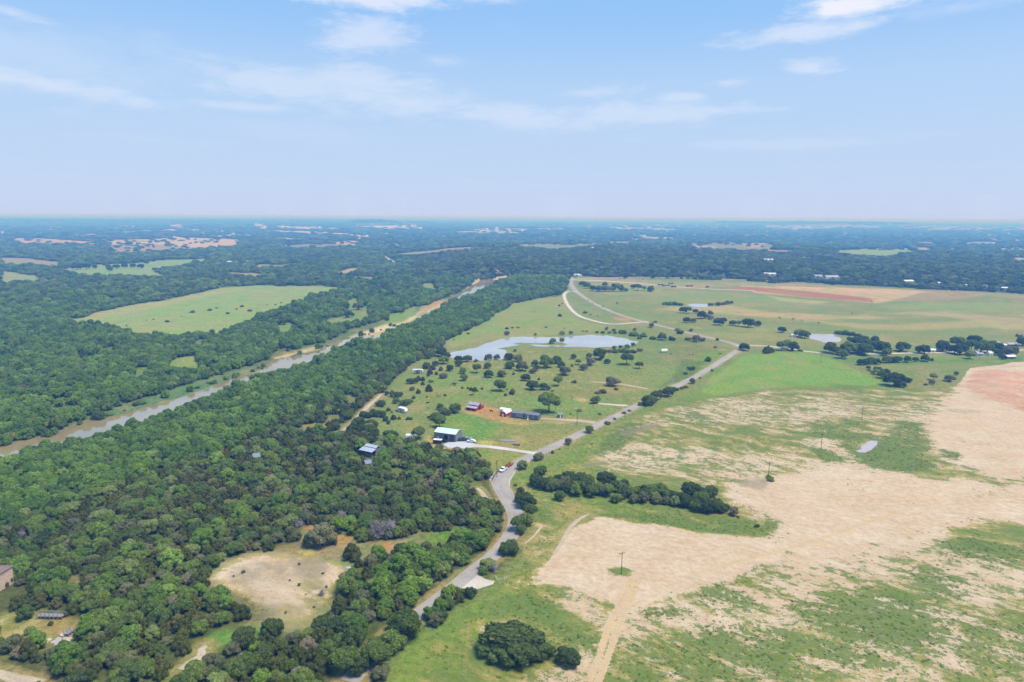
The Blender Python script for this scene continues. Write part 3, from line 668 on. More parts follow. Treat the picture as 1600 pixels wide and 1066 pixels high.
bp(LUSH, [(1060, 560), (1110, 565), (1090, 590), (1050, 600), (1000, 625)], 0.3, 6)
bp(LUSH, [(1052, 645), (1100, 650), (1120, 662), (1080, 656)], 0.35, 4)
bp(LUSH, [(842, 905), (868, 868), (905, 822), (935, 809), (1060, 827), (1180, 843), (1222, 850), (1210, 870), (1120, 905), (1040, 930), (985, 950), (945, 935), (880, 910)], -1.1, 3)
bp(LUSH, [(1140, 775), (1290, 735), (1440, 748), (1560, 765), (1900, 770), (1900, 830), (1560, 812), (1425, 845), (1255, 880), (1225, 850), (1232, 825), (1190, 792)], -0.75, 6)
bp(LUSH, [(1450, 660), (1500, 600), (1520, 575), (1900, 560), (1900, 760), (1560, 740), (1480, 700)], -0.6, 5)
bp(RED, [(1500, 604), (1520, 578), (1560, 582), (1640, 600), (1700, 640), (1600, 648), (1540, 625)], 0.75, 4)
bp(RED, [(1290, 690), (1345, 692), (1330, 700)], 0.7, 3)
bp(RED, [(1370, 688), (1376, 696), (1366, 702), (1374, 706), (1382, 692)], 0.8, 2)
bp(RED, [(1160, 618), (1280, 610), (1300, 618), (1200, 625)], 0.45, 5)
bp(RED, [(1205, 885), (1250, 875), (1300, 890), (1290, 898), (1215, 895)], 0.6, 5)
bp(RED, [(1320, 905), (1370, 905), (1360, 920), (1330, 922)], 0.5, 4)
bp(RED, [(1080, 870), (1120, 862), (1110, 872)], 0.5, 3)
bp(RED, [(1540, 741), (1560, 742), (1558, 746)], 0.9, 2)
bp(RED, [(1383, 608), (1390, 607), (1390, 612), (1384, 612)], 0.9, 1.5)
bp(RED, [(700, 610), (705, 610), (705, 612)], 0.0, 2)
bp(GREYW, [(1290, 622), (1370, 618), (1380, 640), (1300, 645)], 0.22, 12)
bp(GREYW, [(1130, 745), (1220, 745), (1200, 775), (1150, 765)], 0.5, 6)
bp(GREYW, [(900, 725), (960, 715), (960, 728), (915, 732)], 0.5, 4)
bp(GREYW, [(960, 672), (1040, 655), (1040, 668), (980, 690)], 0.5, 4)
bp(GREYW, [(895, 945), (950, 950), (950, 975), (905, 970)], 0.5, 5)
bp(GREYW, [(1460, 635), (1560, 640), (1540, 650), (1470, 645)], 0.35, 5)
bp(GREYW, [(1425, 925), (1470, 950), (1480, 1000), (1455, 1000), (1440, 960)], 0.35, 5)
bp(GREYW, [(1200, 740), (1260, 725), (1300, 735), (1250, 745)], 0.3, 5)
bp(GREYW, [(820, 980), (870, 975), (870, 985), (830, 990)], 0.5, 3)

cl_ = [(332, 905), (350, 880), (400, 866), (470, 862), (520, 868), (535, 890), (530, 940), (480, 975), (400, 975), (370, 940)]
bp(BARE, cl_, -0.05, 5); bp(BARE, [(340, 900), (360, 880), (420, 866), (462, 880), (470, 905), (440, 915), (455, 945), (430, 945), (400, 915), (360, 915)], 0.42, 5)
bp(BARE, [(498, 900), (512, 882), (532, 886), (526, 905), (510, 912)], 0.4, 3); bp(BARE, [(450, 940), (490, 950), (480, 972), (440, 965)], 0.2, 4)
bp(GREYW, cl_, 0.30, 5); bp(GREYW, [(470, 880), (500, 874), (512, 888), (498, 900), (475, 895)], 0.75, 3)
bp(BARE, [(640, 690), (600, 640), (640, 580), (700, 545), (760, 505), (800, 475), (885, 460), (930, 480), (1010, 505), (1100, 528), (1150, 548), (1090, 590), (1000, 632), (900, 680), (835, 708), (760, 735)], -0.40, 8, 1)
bp(BARE, [(905, 435), (1100, 440), (1600, 458), (1900, 470), (1900, 545), (1450, 548), (1160, 540), (1000, 500), (900, 455)], -0.38, 15, 1)
bp(BARE, [(1560, 590), (1620, 585), (1700, 620), (1650, 640), (1580, 615)], 0.30, 6); bp(BARE, [(1450, 760), (1640, 780), (1640, 800), (1460, 790)], 0.34, 8); bp(BARE, [(1300, 740), (1400, 745), (1430, 775), (1320, 770)], 0.42, 8)
bp(GREYW, [(1290, 850), (1380, 835), (1440, 850), (1340, 875)], 0.25, 8); bp(GREYW, [(1340, 775), (1450, 790), (1440, 815), (1330, 800)], 0.22, 8)
# ponds (outline on the picture, water level)
PONDS = {
 'big_pond': ([(700, 553), (720, 548), (745, 543), (760, 536), (778, 531), (800, 527), (850, 527), (900, 525), (925, 523), (950, 524), (975, 528), (998, 534), (990, 540), (960, 542), (930, 544), (900, 542), (880, 543), (850, 542), (832, 540), (800, 541), (778, 545), (790, 547), (792, 550), (785, 562), (760, 564), (735, 563), (705, 560)], 'pond_water'),
 'pond': ([(1072, 477), (1080, 475), (1107, 475), (1110, 477), (1106, 480), (1085, 480), (1076, 478)], 'pond_water'),
 'pond.001': ([(1264, 523), (1300, 522), (1308, 524), (1315, 531), (1312, 534), (1298, 537), (1285, 535), (1272, 531), (1266, 530)], 'tan_water'),
 'pond.002': ([(1085, 437), (1098, 435), (1118, 436), (1138, 437), (1134, 441), (1110, 440), (1095, 440)], 'pond_water'),
 'pond.003': ([(1336, 704), (1346, 702), (1345, 697), (1352, 695), (1354, 691), (1362, 688), (1371, 689), (1370, 696), (1362, 703), (1352, 708), (1342, 707)], 'tan_water'),
 'pond.004': ([(84, 1002), (90, 995), (96, 996), (98, 1004), (92, 1010), (85, 1010)], 'tan_water'),
}
pond_w = {k: wpoly(v[0], 2, POND_Z, ax=0.05, ay=0.03) for k, v in PONDS.items()}
island = wpoly([(800, 537.5), (812, 535.5), (850, 536.5), (886, 537), (893, 538), (875, 540), (850, 539.6), (820, 539.2)], 1, POND_Z)
for k, q in pond_w.items():
    if k != 'pond.004': OPEN.append(q)

# roads: centre line on the picture, width in metres, material
ROADS = {}
def road(name, pts, width, mat, label, zoff=0.10):
    q = smooth_line(unproj([p[0] for p in pts], [p[1] for p in pts])[:, :2], 3)
    wd = np.interp(np.linspace(0, 1, len(q)), np.linspace(0, 1, len(width)), width) if isinstance(width, (list, tuple)) else np.full(len(q), width)
    ROADS[name] = (q, wd, mat, label, zoff)
road('road', [(545, 1066), (575, 1034), (602, 1002), (640, 970), (670, 947), (708, 918), (745, 888), (772, 868), (795, 843), (808, 818), (803, 795), (789, 772), (780, 757), (783, 744), (800, 729), (835, 711), (870, 696), (905, 679), (950, 657), (1000, 632), (1050, 607),
              (1085, 590), (1115, 572), (1140, 556), (1156, 546)], [5.4, 5.4, 5.4, 5.6, 6, 6.4, 7.5, 8.5, 7, 6, 5.8, 5.8, 6, 6], 'asphalt', 'winding grey country road between the woods and the bare land')
road('road.001', [(1600, 547), (1500, 551), (1420, 552), (1340, 554), (1300, 553), (1262, 550), (1230, 545), (1200, 541), (1170, 540), (1150, 541)], 4.2, 'caliche', 'pale lane running right from the road fork past the brown pond', 0.16)
road('road.002', [(1162, 545), (1148, 537), (1100, 526), (1050, 514), (1010, 504), (975, 495), (945, 483), (920, 470), (903, 458), (894, 449), (891, 440), (893, 434)], [6, 5.5, 5.5, 6, 8, 9], 'asphalt', 'grey road climbing from the fork towards the distant white house', 0.13)
road('gravel_loop', [(902, 457), (889, 454), (880, 460), (884, 472), (893, 485), (905, 495), (925, 501), (945, 506), (962, 507.5), (985, 505), (1012, 503)], 5.0, 'caliche', 'pale gravel loop curving round the grass beside the far road', 0.2)
road('driveway', [(736, 697), (760, 698), (790, 702), (815, 706), (838, 709)], [6, 4, 4, 4.5], 'caliche', 'white gravel driveway from the grey metal barn to the road', 0.2)
road('field_road', [(893, 437.5), (930, 438.5), (975, 441), (1020, 445), (1060, 449), (1110, 452), (1180, 454.5)], 7, 'caliche', 'pale field road running right below the far treeline', 0.16)
road('field_road.001', [(895, 436), (940, 434), (1010, 433), (1100, 435), (1200, 439)], 5, 'asphalt', 'thin grey lane along the foot of the far treeline', 0.16)
road('dirt_track', [(596, 616), (588, 624), (576, 634), (566, 645), (557, 654), (549, 662), (538, 672), (524, 678)], [2.4, 3.0, 2.6], 'sandtrack', 'sandy track climbing through the wood edge left of the pasture', 0.12)
road('dirt_track.001', [(842, 654), (870, 656), (900, 657), (930, 661)], 4.0, 'sandtrack', 'sandy track from the long grey mobile home to the road', 0.12)
road('dirt_track.002', [(926, 597), (945, 598), (968, 600), (990, 604), (1012, 608)], 3.0, 'sandtrack', 'thin sandy track running right from the round grey tree', 0.12)
road('driveway.001', [(934, 631), (950, 632), (965, 633.5), (980, 634)], 3.2, 'caliche', 'short white gravel drive beside the small road tree', 0.12)
road('dirt_track.003', [(920, 804), (905, 811), (893, 822), (884, 835), (878, 848), (864, 866)], [1.0, 1.9, 1.7, 1.0], 'sandtrack', 'curved pale haul track at the left edge of the sand pad', 0.12)
road('dirt_track.004', [(322, 1010), (312, 1016), (318, 1024), (300, 1036), (285, 1048)], [3.0, 3.5, 3], 'sandtrack', 'winding pale track in the lower left woods', 0.12)
road('dirt_track.005', [(-20, 1048), (10, 1056), (30, 1064), (60, 1072)], 4, 'sandtrack', 'pale lane crossing the bottom left corner', 0.12)
road('dirt_track.006', [(745, 763), (752, 768), (756, 776), (762, 783)], 2.6, 'sandtrack', 'short pale track in the trees left of the road bend', 0.12)
road('dirt_track.007', [(601, 400), (604, 404), (610, 407), (618, 413)], [10, 14, 12], 'caliche', 'pale winding track in the distant woods beyond the river', 0.3)
road('dirt_track.008', [(820, 850), (835, 838), (846, 823)], 1.0, 'sandtrack', 'thin pale rut beside the roadside trees', 0.12)
ruts = [smooth_line(unproj(*zip(*p))[:, :2], 2) for p in (
    [(986, 905), (975, 935), (960, 960), (950, 980), (944, 1000), (937, 1025), (918, 1070)], [(996, 910), (985, 938), (973, 962), (963, 985), (957, 1005), (948, 1030), (933, 1070)],
    [(1075, 900), (1150, 878), (1260, 850), (1400, 800)], [(1470, 620), (1560, 690), (1600, 700)])]
# ------------------------------------------------------------------ ground sheet
ALLWATER = [(q, RIVER_Z) for q in river_water_polys] + [(q, POND_Z) for q in pond_w.values()]
MOUND = wpoly([(1500, 604), (1518, 577), (1600, 568), (1900, 565), (1900, 690), (1600, 650), (1530, 625)], 1)
def terr(x, y):
    """ground height, with river bed and pond hollows"""
    h = far_height(x, y)
    d = sdf(x, y, river_bed, 30)
    m = d > -29
    h = np.where(m, h * sstep(-d, -5, 25) + (-1.85) * sstep(d, -4, 9), h)
    for q, z in ALLWATER:
        dw = sdf(x, y, q, 14)
        base = np.where(dw > -13, np.minimum(h, h + (z - h + 0.02) * sstep(dw, -7 if z > -1 else -10, -1.2)), h)
        h = np.where(dw > -1.2, np.minimum(base, z - 0.9 * sstep(dw, -1, 5) - 0.03), base)
    di = sdf(x, y, island, 6); h = np.where(di > -5, np.maximum(h, POND_Z - 0.3 + 0.75 * sstep(di, -1.5, 2)), h)
    dm = sdf(x, y, MOUND, 6); h = np.where(dm > -5, h + 4.2 * sstep(dm, -4, 26) * (1 + .22 * wob(x, y, 11, 41) + .25 * wob(x, y, 34, 42)), h)
    return h
def terr1(x, y): return float(terr(np.array([float(x)]), np.array([float(y)]))[0])

pyv = np.concatenate([np.arange(1180, 480, -1.55), np.arange(480, 338.6, -0.72)])
th = PITCH + np.arctan((pyv - 533) / FOC); rr = CAM_H / np.tan(th)
rr = np.concatenate([[4, 30, 70, 110], rr[rr > 120], [45000]])
azv = np.concatenate([np.linspace(-179.9, -46, 30), np.linspace(-43, 43, 760), np.linspace(46, 179.9, 30)])
RR, AA = np.meshgrid(rr, np.radians(azv), indexing='ij')
gx = (RR * np.sin(AA)).ravel(); gy = (RR * np.cos(AA)).ravel()
gz_ = terr(gx, gy)
nr, na = RR.shape
idx = np.arange(nr * na).reshape(nr, na)
F = np.stack([idx[:-1, :-1], idx[:-1, 1:], idx[1:, 1:], idx[1:, :-1]], -1).reshape(-1, 4)[:, ::-1]
gm = mesh_np('ground', np.stack([gx, gy, gz_], -1), F, smooth=True)
C = np.tile(np.array(alb((100, 108, 66))), (len(gx), 1)); Rg = np.hypot(gx, gy)
C = C * (1 - 0.0) 
soft = 1.0
for poly, c, fe, am in COVER:
    pad = fe * 1.5 + 2
    d = sdf(gx, gy, poly, pad)
    m = d > -pad + 1e-6
    if m.any():
        wgt = sstep(d[m], -fe, fe) * am
        C[m] = C[m] * (1 - wgt[:, None]) + np.array(c)[None] * wgt[:, None]
for nme, (q, wd, mt, lb, zo) in ROADS.items():
    d = line_dist(gx, gy, q, 14); hw = float(np.mean(wd)) / 2
    wgt = (1 - sstep(d, hw + 0.3, hw + 2.4)) * 0.7
    C = C * (1 - wgt[:, None]) + np.array(alb((186, 168, 128)))[None] * wgt[:, None]
def bias(lst, base):
    v = np.full(len(gx), base)
    for poly, val, fe in lst:
        d = sdf(gx, gy, poly, fe + 1); wgt = sstep(d, -fe, fe); v = v * (1 - wgt) + val * wgt
    return v
aB = bias(BARE, -1.2); aL = bias(LUSH, -1.2); aR = bias(RED, -1.0); aG = bias(GREYW, -1.0)
rut = np.zeros(len(gx))
for q in ruts: rut = np.maximum(rut, 1 - sstep(line_dist(gx, gy, q, 6), 0.1, 0.55))
aB = np.maximum(aB, np.where(rut > 0, aB + rut * 0.35, aB)); aL = np.where(rut > 0.6, -.5, aL)
d = line_dist(gx, gy, unproj([963, 974], [893, 893])[:, :2], 14)      # weeds left round the foot of the pole
wgt = 1 - sstep(d, 1.2, 6.0); aB = aB * (1 - wgt) + (-0.1) * wgt; aL = aL * (1 - wgt) + 0.15 * wgt
ca = gm.color_attributes.new('cover', 'FLOAT_COLOR', 'POINT')
ca.data.foreach_set('color', np.concatenate([C, np.ones((len(C), 1))], 1).astype(np.float32).ravel())
for nme, v in (('bare', aB), ('lush', aL), ('red', aR), ('greyweed', aG), ('rut', rut)):
    a = gm.attributes.new(nme, 'FLOAT', 'POINT'); a.data.foreach_set('value', v.astype(np.float32))

m, t, b = new_mat('ground_cover'); g = t.add('ShaderNodeNewGeometry').outputs['Position']
def A(n): return t.add('ShaderNodeAttribute', attribute_name=n)
def mapped(scale, rot):
    return t.add('ShaderNodeMapping', {0: g, 'Rotation': (0, 0, rot), 'Scale': tuple(1 / v for v in scale)}, vector_type='TEXTURE').outputs[0]
wn = t.add('ShaderNodeTexNoise', {0: g, 'Scale': 0.009, 'Detail': 3.0}).outputs['Color']
g = t.add('ShaderNodeVectorMath', {0: g, 1: t.add('ShaderNodeVectorMath', {0: wn, 1: (34, 34, 0)}, operation='MULTIPLY').outputs[0]}, operation='ADD').outputs[0]
big = t.noise(g, 0.011, 5, 0.6); mid = t.noise(g, 0.055, 6, 0.65); fine = t.noise(g, 0.42, 6, 0.72); tiny = t.noise(g, 2.3, 4, 0.7)
streak = t.noise(mapped((0.045, 0.12, 0.1), -0.62), 1.0, 7, 0.66, 0.4)
streak2 = t.noise(mapped((0.014, 0.085, 0.1), -0.2), 1.0, 6, 0.68, 0.2)
base = A('cover').outputs['Color']
# grass: drier and fresher drifts, fine tussocks
cvar = t.mix(t.ss(mid, 0.35, 0.68), (0.88, 1.0, 0.84), (1.14, 1.02, 1.08)); base = t.mix(1.0, base, cvar, 'MULTIPLY')
cvar = t.mix(t.ss(big, 0.35, 0.65), (0.92, 1.03, 0.90), (1.09, 0.98, 1.08)); base = t.mix(1.0, base, cvar, 'MULTIPLY')
cvar = t.mix(t.ss(fine, 0.36, 0.64), (0.72, 0.80, 0.70), (1.26, 1.18, 1.24)); base = t.mix(1.0, base, cvar, 'MULTIPLY')
cvar = t.mix(t.ss(streak2, 0.38, 0.66), (0.95, 1.0, 0.95), (1.10, 1.0, 0.98)); base = t.mix(1.0, base, cvar, 'MULTIPLY')
cvar = t.mix(t.ss(tiny, 0.38, 0.62), (0.76, 0.80, 0.74), (1.22, 1.18, 1.22)); base = t.mix(1.0, base, cvar, 'MULTIPLY')
dryn = t.ss(t.math('ADD', t.noise(g, 0.028, 7, 0.68), t.math('MULTIPLY', t.math('SUBTRACT', fine, 0.5), 0.25)), 0.50, 0.66, 0, 0.5)
base = t.mix(dryn, base, alb((178, 168, 118)))
grn = t.ss(t.math('ADD', t.noise(g, 0.041, 6, 0.65), t.math('MULTIPLY', t.math('SUBTRACT', fine, 0.5), 0.3)), 0.53, 0.68, 0, 0.4)
base = t.mix(grn, base, alb((110, 140, 66)))
# lush weeds
zn = t.math('ADD', t.math('MULTIPLY', t.math('SUBTRACT', streak, 0.5), 2.4), t.math('MULTIPLY', t.math('SUBTRACT', mid, 0.5), 1.5))
zn2 = t.math('ADD', t.math('MULTIPLY', t.math('SUBTRACT', streak2, 0.5), 1.7), t.math('MULTIPLY', t.math('SUBTRACT', big, 0.5), 2.0))
fn = t.math('ADD', t.math('MULTIPLY', t.math('SUBTRACT', fine, 0.5), 1.5), t.math('MULTIPLY', t.math('SUBTRACT', tiny, 0.5), 0.7))
bare = t.math('ADD', A('bare').outputs['Fac'], t.math('ADD', t.math('ADD', t.math('MULTIPLY', zn, -0.40), t.math('ADD', t.math('MULTIPLY', zn2, 0.40), t.math('MULTIPLY', t.math('SUBTRACT', t.noise(g, 0.16, 5, 0.7), 0.5), 0.9))), t.math('MULTIPLY', fn, 1.0)))
bm = t.ss(bare, -0.08, 0.14)
soil = t.mix(t.ss(streak2, 0.3, 0.7), albs((235, 215, 184)), albs((227, 200, 163)))
soil = t.mix(t.ss(mid, 0.35, 0.75, 0, 0.6), soil, albs((219, 186, 146)))
rd = t.ss(t.math('ADD', A('red').outputs['Fac'], t.math('ADD', t.math('MULTIPLY', zn, 0.8), t.math('MULTIPLY', fn, 0.4))), 0.0, 1.1)
soil = t.mix(rd, soil, albs((232, 178, 142)))
soil = t.mix(t.ss(t.math('ADD', big, t.math('MULTIPLY', fn, 0.1)), 0.55, 0.75, 0, 0.4), soil, albs((230, 194, 168)))
rip = t.noise(mapped((0.16, 0.55, 0.3), -0.55), 1.0, 6, 0.7, 0.8)
soil = t.mix(1.0, soil, t.mix(t.ss(rip, 0.36, 0.64), (0.93, 0.915, 0.89), (1.04, 1.04, 1.05)), 'MULTIPLY')
soil = t.mix(1.0, soil, t.mix(t.ss(fine, 0.36, 0.64), (0.87, 0.84, 0.79), (1.06, 1.06, 1.07)), 'MULTIPLY')
dead = t.ss(t.math('ADD', t.math('MULTIPLY', fn, 0.7), t.math('MULTIPLY', zn, 0.25)), 0.16, 0.36, 0, 0.7)          # dry brown stubble specks
soil = t.mix(dead, soil, albs((150, 128, 98)))
straw = t.mix(t.ss(fine, 0.35, 0.65), alb((206, 186, 126)), alb((170, 160, 92)))
col_ = t.mix(t.ss(bare, -0.38, -0.08, 0, 0.8), base, straw)
patch = t.noise(mapped((0.13, 0.26, 0.2), -0.6), 1.0, 6, 0.7, 0.6); pn = t.math('MULTIPLY', t.math('SUBTRACT', patch, 0.5), 3.0)
lush = t.math('ADD', t.math('MULTIPLY', A('lush').outputs['Fac'], 0.8), t.math('ADD', t.math('ADD', t.math('MULTIPLY', zn, 0.50), t.math('MULTIPLY', pn, 0.70)), t.math('MULTIPLY', fn, 1.7)))
col_ = t.mix(bm, col_, soil)
lcol = t.mix(t.ss(mid, 0.3, 0.7), alb((92, 126, 58)), alb((116, 146, 70)))
lcol = t.mix(t.ss(patch, 0.35, 0.7, 0, 0.7), lcol, alb((134, 152, 84)))
lcol = t.mix(t.ss(fine, 0.45, 0.75, 0, 0.7), lcol, alb((160, 164, 112)))
lcol = t.mix(t.ss(tiny, 0.5, 0.7, 0, 0.5), lcol, alb((86, 116, 62)))
col_ = t.mix(t.ss(lush, -0.05, 0.12, 0, 0.94), col_, lcol)
gw = t.ss(t.math('ADD', A('greyweed').outputs['Fac'], t.math('ADD', t.math('MULTIPLY', zn, 0.3), t.math('MULTIPLY', fn, 0.9))), 0.15, 0.5, 0, 0.7)
col_ = t.mix(gw, col_, alb((158, 150, 134)))
col_ = t.mix(t.math('MULTIPLY', A('rut').outputs['Fac'], t.ss(fine, 0.38, 0.6, 0.1, 0.7)), col_, alb((226, 196, 156)))
t.l.new(col_, b.inputs['Base Color']); b.inputs['Roughness'].default_value = 0.95; b.inputs['Specular IOR Level'].default_value = 0.1
hgt = t.math('ADD', t.math('ADD', t.math('MULTIPLY', mid, 2.0), t.math('MULTIPLY', fine, 0.7)), t.math('ADD', t.math('MULTIPLY', tiny, 0.15), t.math('MULTIPLY', rip, 0.15)))
bpn = t.add('ShaderNodeBump', {'Strength': 0.8, 'Distance': 0.6, 'Height': hgt}); t.l.new(bpn.outputs[0], b.inputs['Normal'])
gm.materials.append(m)
ground = link('ground', gm); tag(ground, 'wide flat countryside of grass, sand and woodland floor to the horizon', kind='structure')

# ------------------------------------------------------------------ roads and water
def ribbon(name, q, wd, mat, label, zo):
    n = len(q); tn = np.gradient(q, axis=0); tn /= np.linalg.norm(tn, axis=1, keepdims=True) + 1e-9
    nm = np.stack([-tn[:, 1], tn[:, 0]], -1); K_ = 6
    V, S = [], []
    rw = np.random.default_rng(n); e_ = np.convolve(rw.standard_normal(n + 4), np.ones(5) / 5, 'valid'); wob_ = 1 + (0.30 if 'sand' in mat else (0.16 if mat == 'caliche' else 0.05)) * e_[:n]
    for k in range(K_ + 1):
        s = -1 + 2 * k / K_; p = q + nm * (s * wd * wob_ / 2)[:, None]
        V.append(np.stack([p[:, 0], p[:, 1], terr(p[:, 0], p[:, 1]) + zo + 0.05 * (1 - s * s)], -1)); S.append(np.full(n, s))
    V = np.stack(V, 1).reshape(-1, 3); S = np.stack(S, 1).ravel()
    I = np.arange(n * (K_ + 1)).reshape(n, K_ + 1)
    F = np.stack([I[:-1, :-1], I[:-1, 1:], I[1:, 1:], I[1:, :-1]], -1).reshape(-1, 4)[:, ::-1]
    me = mesh_np(name, V, F, [M[mat]], True); a = me.attributes.new('across', 'FLOAT', 'POINT'); a.data.foreach_set('value', S.astype(np.float32))
    return tag(link(name, me), label, kind='structure')
def densify(q, wd, step):
    L = np.concatenate([[0], np.cumsum(np.linalg.norm(np.diff(q, axis=0), axis=1))]); n = max(8, int(L[-1] / step))
    s = np.linspace(0, L[-1], n); return np.stack([np.interp(s, L, q[:, 0]), np.interp(s, L, q[:, 1])], -1), np.interp(s, L, wd)
for nme, (q, wd, mt, lb, zo) in ROADS.items():
    q2, w2 = densify(q, wd, 4.0 if np.hypot(*q.mean(0)) < 900 else 12.0); ribbon(nme, q2, w2, mt, lb, zo)
import mathutils.geometry
def sheet(name, q, z, mat, label, thick=0.0):
    tr = mathutils.geometry.tessellate_polygon([[Vector((p[0], p[1], 0)) for p in q]])
    V = [(p[0], p[1], z) for p in q]; me = bpy.data.meshes.new(name); F = []
    for a in tr:
        a = list(a); pa, pb, pc = (q[i] for i in a)
        if (pb[0] - pa[0]) * (pc[1] - pa[1]) - (pb[1] - pa[1]) * (pc[0] - pa[0]) < 0: a.reverse()
        F.append(a)
    me.from_pydata(V, [], F); me.materials.append(mat if not isinstance(mat, str) else M[mat])
    return tag(link(name, me), label, kind='structure')
for k, (q, z) in enumerate(zip(river_water_polys, [RIVER_Z] * 3)):
    sheet('river', q, z, 'river_water', ['long muddy brown river reach winding past the woods at left', 'small pale pool between the sandbars of the river', 'distant bright reach of the river at its sandy bend'][k])
for (k, q), lb in zip(pond_w.items(), ['large pond with a thin wooded spit behind the scattered pasture trees', 'small bright pond beyond the row of dark trees', 'grey pond left of the lane-side trees', 'thin distant pond below the far treeline',
        'small pinkish silty puddle in the green patch of the sand flats', 'tiny creek pool beside the footbridge in the lower left']):
    sheet(k.split('.')[0], q, POND_Z, PONDS[k][1], lb)
apron = wpoly([(700, 700), (692, 695), (700, 691.5), (722, 690.5), (735, 690), (742, 694), (744, 699), (728, 701.5)], 0)
sheet('concrete_apron', apron, 0.14, 'concrete', 'pale concrete yard in front of the grey metal barn')
pull = wpoly([(712, 922), (733, 903), (742, 896), (758, 905), (773, 908), (771, 913), (752, 919), (728, 926)], 1)
sheet('gravel_pull_off', pull, 0.07, road_mat('pull_off_gravel', (0.50, 0.44, 0.36), (0.56, 0.50, 0.41), (0.46, 0.38, 0.27)), 'triangular sandy pull-off joining the road near the bottom')
bend = wpoly([(762, 741), (784, 738), (800, 730), (806, 736), (797, 752), (796, 775), (788, 778), (776, 762), (768, 754)], 1)
sheet('road_turnout', bend, 0.06, road_mat('turnout_gravel', (0.44, 0.40, 0.35), (0.50, 0.46, 0.40), (0.45, 0.39, 0.30)), 'wide worn turnout at the sharp road bend')

# ------------------------------------------------------------------ tree shapes
def ico(sub=1):
    import bmesh
    bm = bmesh.new(); bmesh.ops.create_icosphere(bm, subdivisions=sub, radius=1)
    V = np.array([v.co[:] for v in bm.verts]); Fc = np.array([[v.index for v in f.verts] for f in bm.faces]); bm.free(); return V, Fc
ICO = ico(2)
def crown_mesh(name, lobes, mat, leaf=0.10, dens=1.0, seed=0, jit=0.75, core=0.84, spread=0.22):
    r = np.random.default_rng(seed); V, T, Q, tone = [], [], [], []; nv = 0
    lb = np.array(lobes)
    for (cx, cy, cz, rad, sq) in lobes:
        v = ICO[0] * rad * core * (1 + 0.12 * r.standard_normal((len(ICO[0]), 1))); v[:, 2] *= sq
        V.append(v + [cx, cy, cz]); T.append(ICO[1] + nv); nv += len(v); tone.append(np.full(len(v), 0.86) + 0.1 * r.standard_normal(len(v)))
    for (cx, cy, cz, rad, sq) in lobes:
        n = int(620 * rad * rad / (leaf * leaf) * 0.030 * dens)
        d = r.standard_normal((n, 3)); d /= np.linalg.norm(d, axis=1, keepdims=True); d = d[d[:, 2] > -0.75]; n = len(d)
        rr_ = rad * (0.80 + spread * r.random(n) ** 1.5 + 0.12 * r.random(n) * (r.random(n) > 0.8))
        p = d * rr_[:, None]; p[:, 2] *= sq; p += [cx, cy, cz]
        ok = np.ones(n, bool)
        for (ax, ay, az, ar, asq) in lobes:
            if (ax, ay, az) == (cx, cy, cz): continue
            e = (p - [ax, ay, az]) / [1, 1, asq]; ok &= np.linalg.norm(e, axis=1) > ar * 0.78
        p = p[ok]; d = d[ok]; n = len(p)
        nn = d + jit * r.standard_normal((n, 3)); nn /= np.linalg.norm(nn, axis=1, keepdims=True)
        tt = np.cross(nn, r.standard_normal((n, 3))); tt /= np.linalg.norm(tt, axis=1, keepdims=True); bb = np.cross(nn, tt)
        s = leaf * (0.55 + 0.7 * r.random(n))[:, None]; s2 = s * (0.6 + 0.5 * r.random((n, 1)))
        q = np.stack([p - tt * s, p - bb * s2 * 0.8, p + tt * s, p + bb * s2], 1).reshape(-1, 3)
        V.append(q); Q.append(np.arange(4 * n).reshape(n, 4) + nv); nv += 4 * n
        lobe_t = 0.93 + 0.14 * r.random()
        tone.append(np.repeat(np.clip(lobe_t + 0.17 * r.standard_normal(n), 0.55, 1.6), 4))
    V = np.concatenate(V)
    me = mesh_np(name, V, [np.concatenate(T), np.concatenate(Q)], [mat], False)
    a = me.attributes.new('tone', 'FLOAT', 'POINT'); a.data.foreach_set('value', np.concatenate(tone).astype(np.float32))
    return me
def lobes_oak(seed, n=17, top=1.55, flat=0.9):
    r = random.Random(seed); L = [(0, 0, top * 0.58, 0.56, flat)]
    for i in range(n):
        a = 2.399 * i + r.uniform(-.4, .4); h = (i + .5) / n; el = h * 1.5 - 0.22
        rad = 0.72 * math.cos(el * 0.92) * r.uniform(0.8, 1.1); z = top * 0.42 + math.sin(el) * top * 0.42 * r.uniform(.85, 1.1)
        L.append((math.cos(a) * rad, math.sin(a) * rad, z, r.uniform(.24, .38), r.uniform(.75, .95)))
    return L
def lobes_cedar(seed, n=15, top=1.8):
    r = random.Random(seed); L = [(0, 0, top * 0.35, 0.55, 1.1), (0, 0, top * 0.68, 0.36, 1.15)]
    for i in range(n):
        a = 2.399 * i + r.uniform(-.5, .5); h = (i + .5) / n
        rad = 0.70 * (1 - h ** 1.7) * r.uniform(0.8, 1.12) + 0.05; z = 0.22 + h * (top - 0.42)
        L.append((math.cos(a) * rad, math.sin(a) * rad, z, r.uniform(.22, .34) * (1.08 - 0.35 * h), r.uniform(.95, 1.3)))
    return L
def lobes_river(seed, n=22, top=2.1):
    r = random.Random(seed); L = [(0, 0, top * 0.45, 0.52, 1.2), (0, 0, top * 0.7, 0.42, 1.0)]
    for i in range(n):
        a = 2.399 * i + r.uniform(-.5, .5); h = (i + .5) / n
        rad = 0.76 * math.sin(math.pi * (0.22 + 0.70 * h)) ** 0.8 * r.uniform(.75, 1.08); z = 0.30 + h * (top - 0.6)
        L.append((math.cos(a) * rad, math.sin(a) * rad, z, r.uniform(.22, .36), r.uniform(.8, 1.05)))
    return L
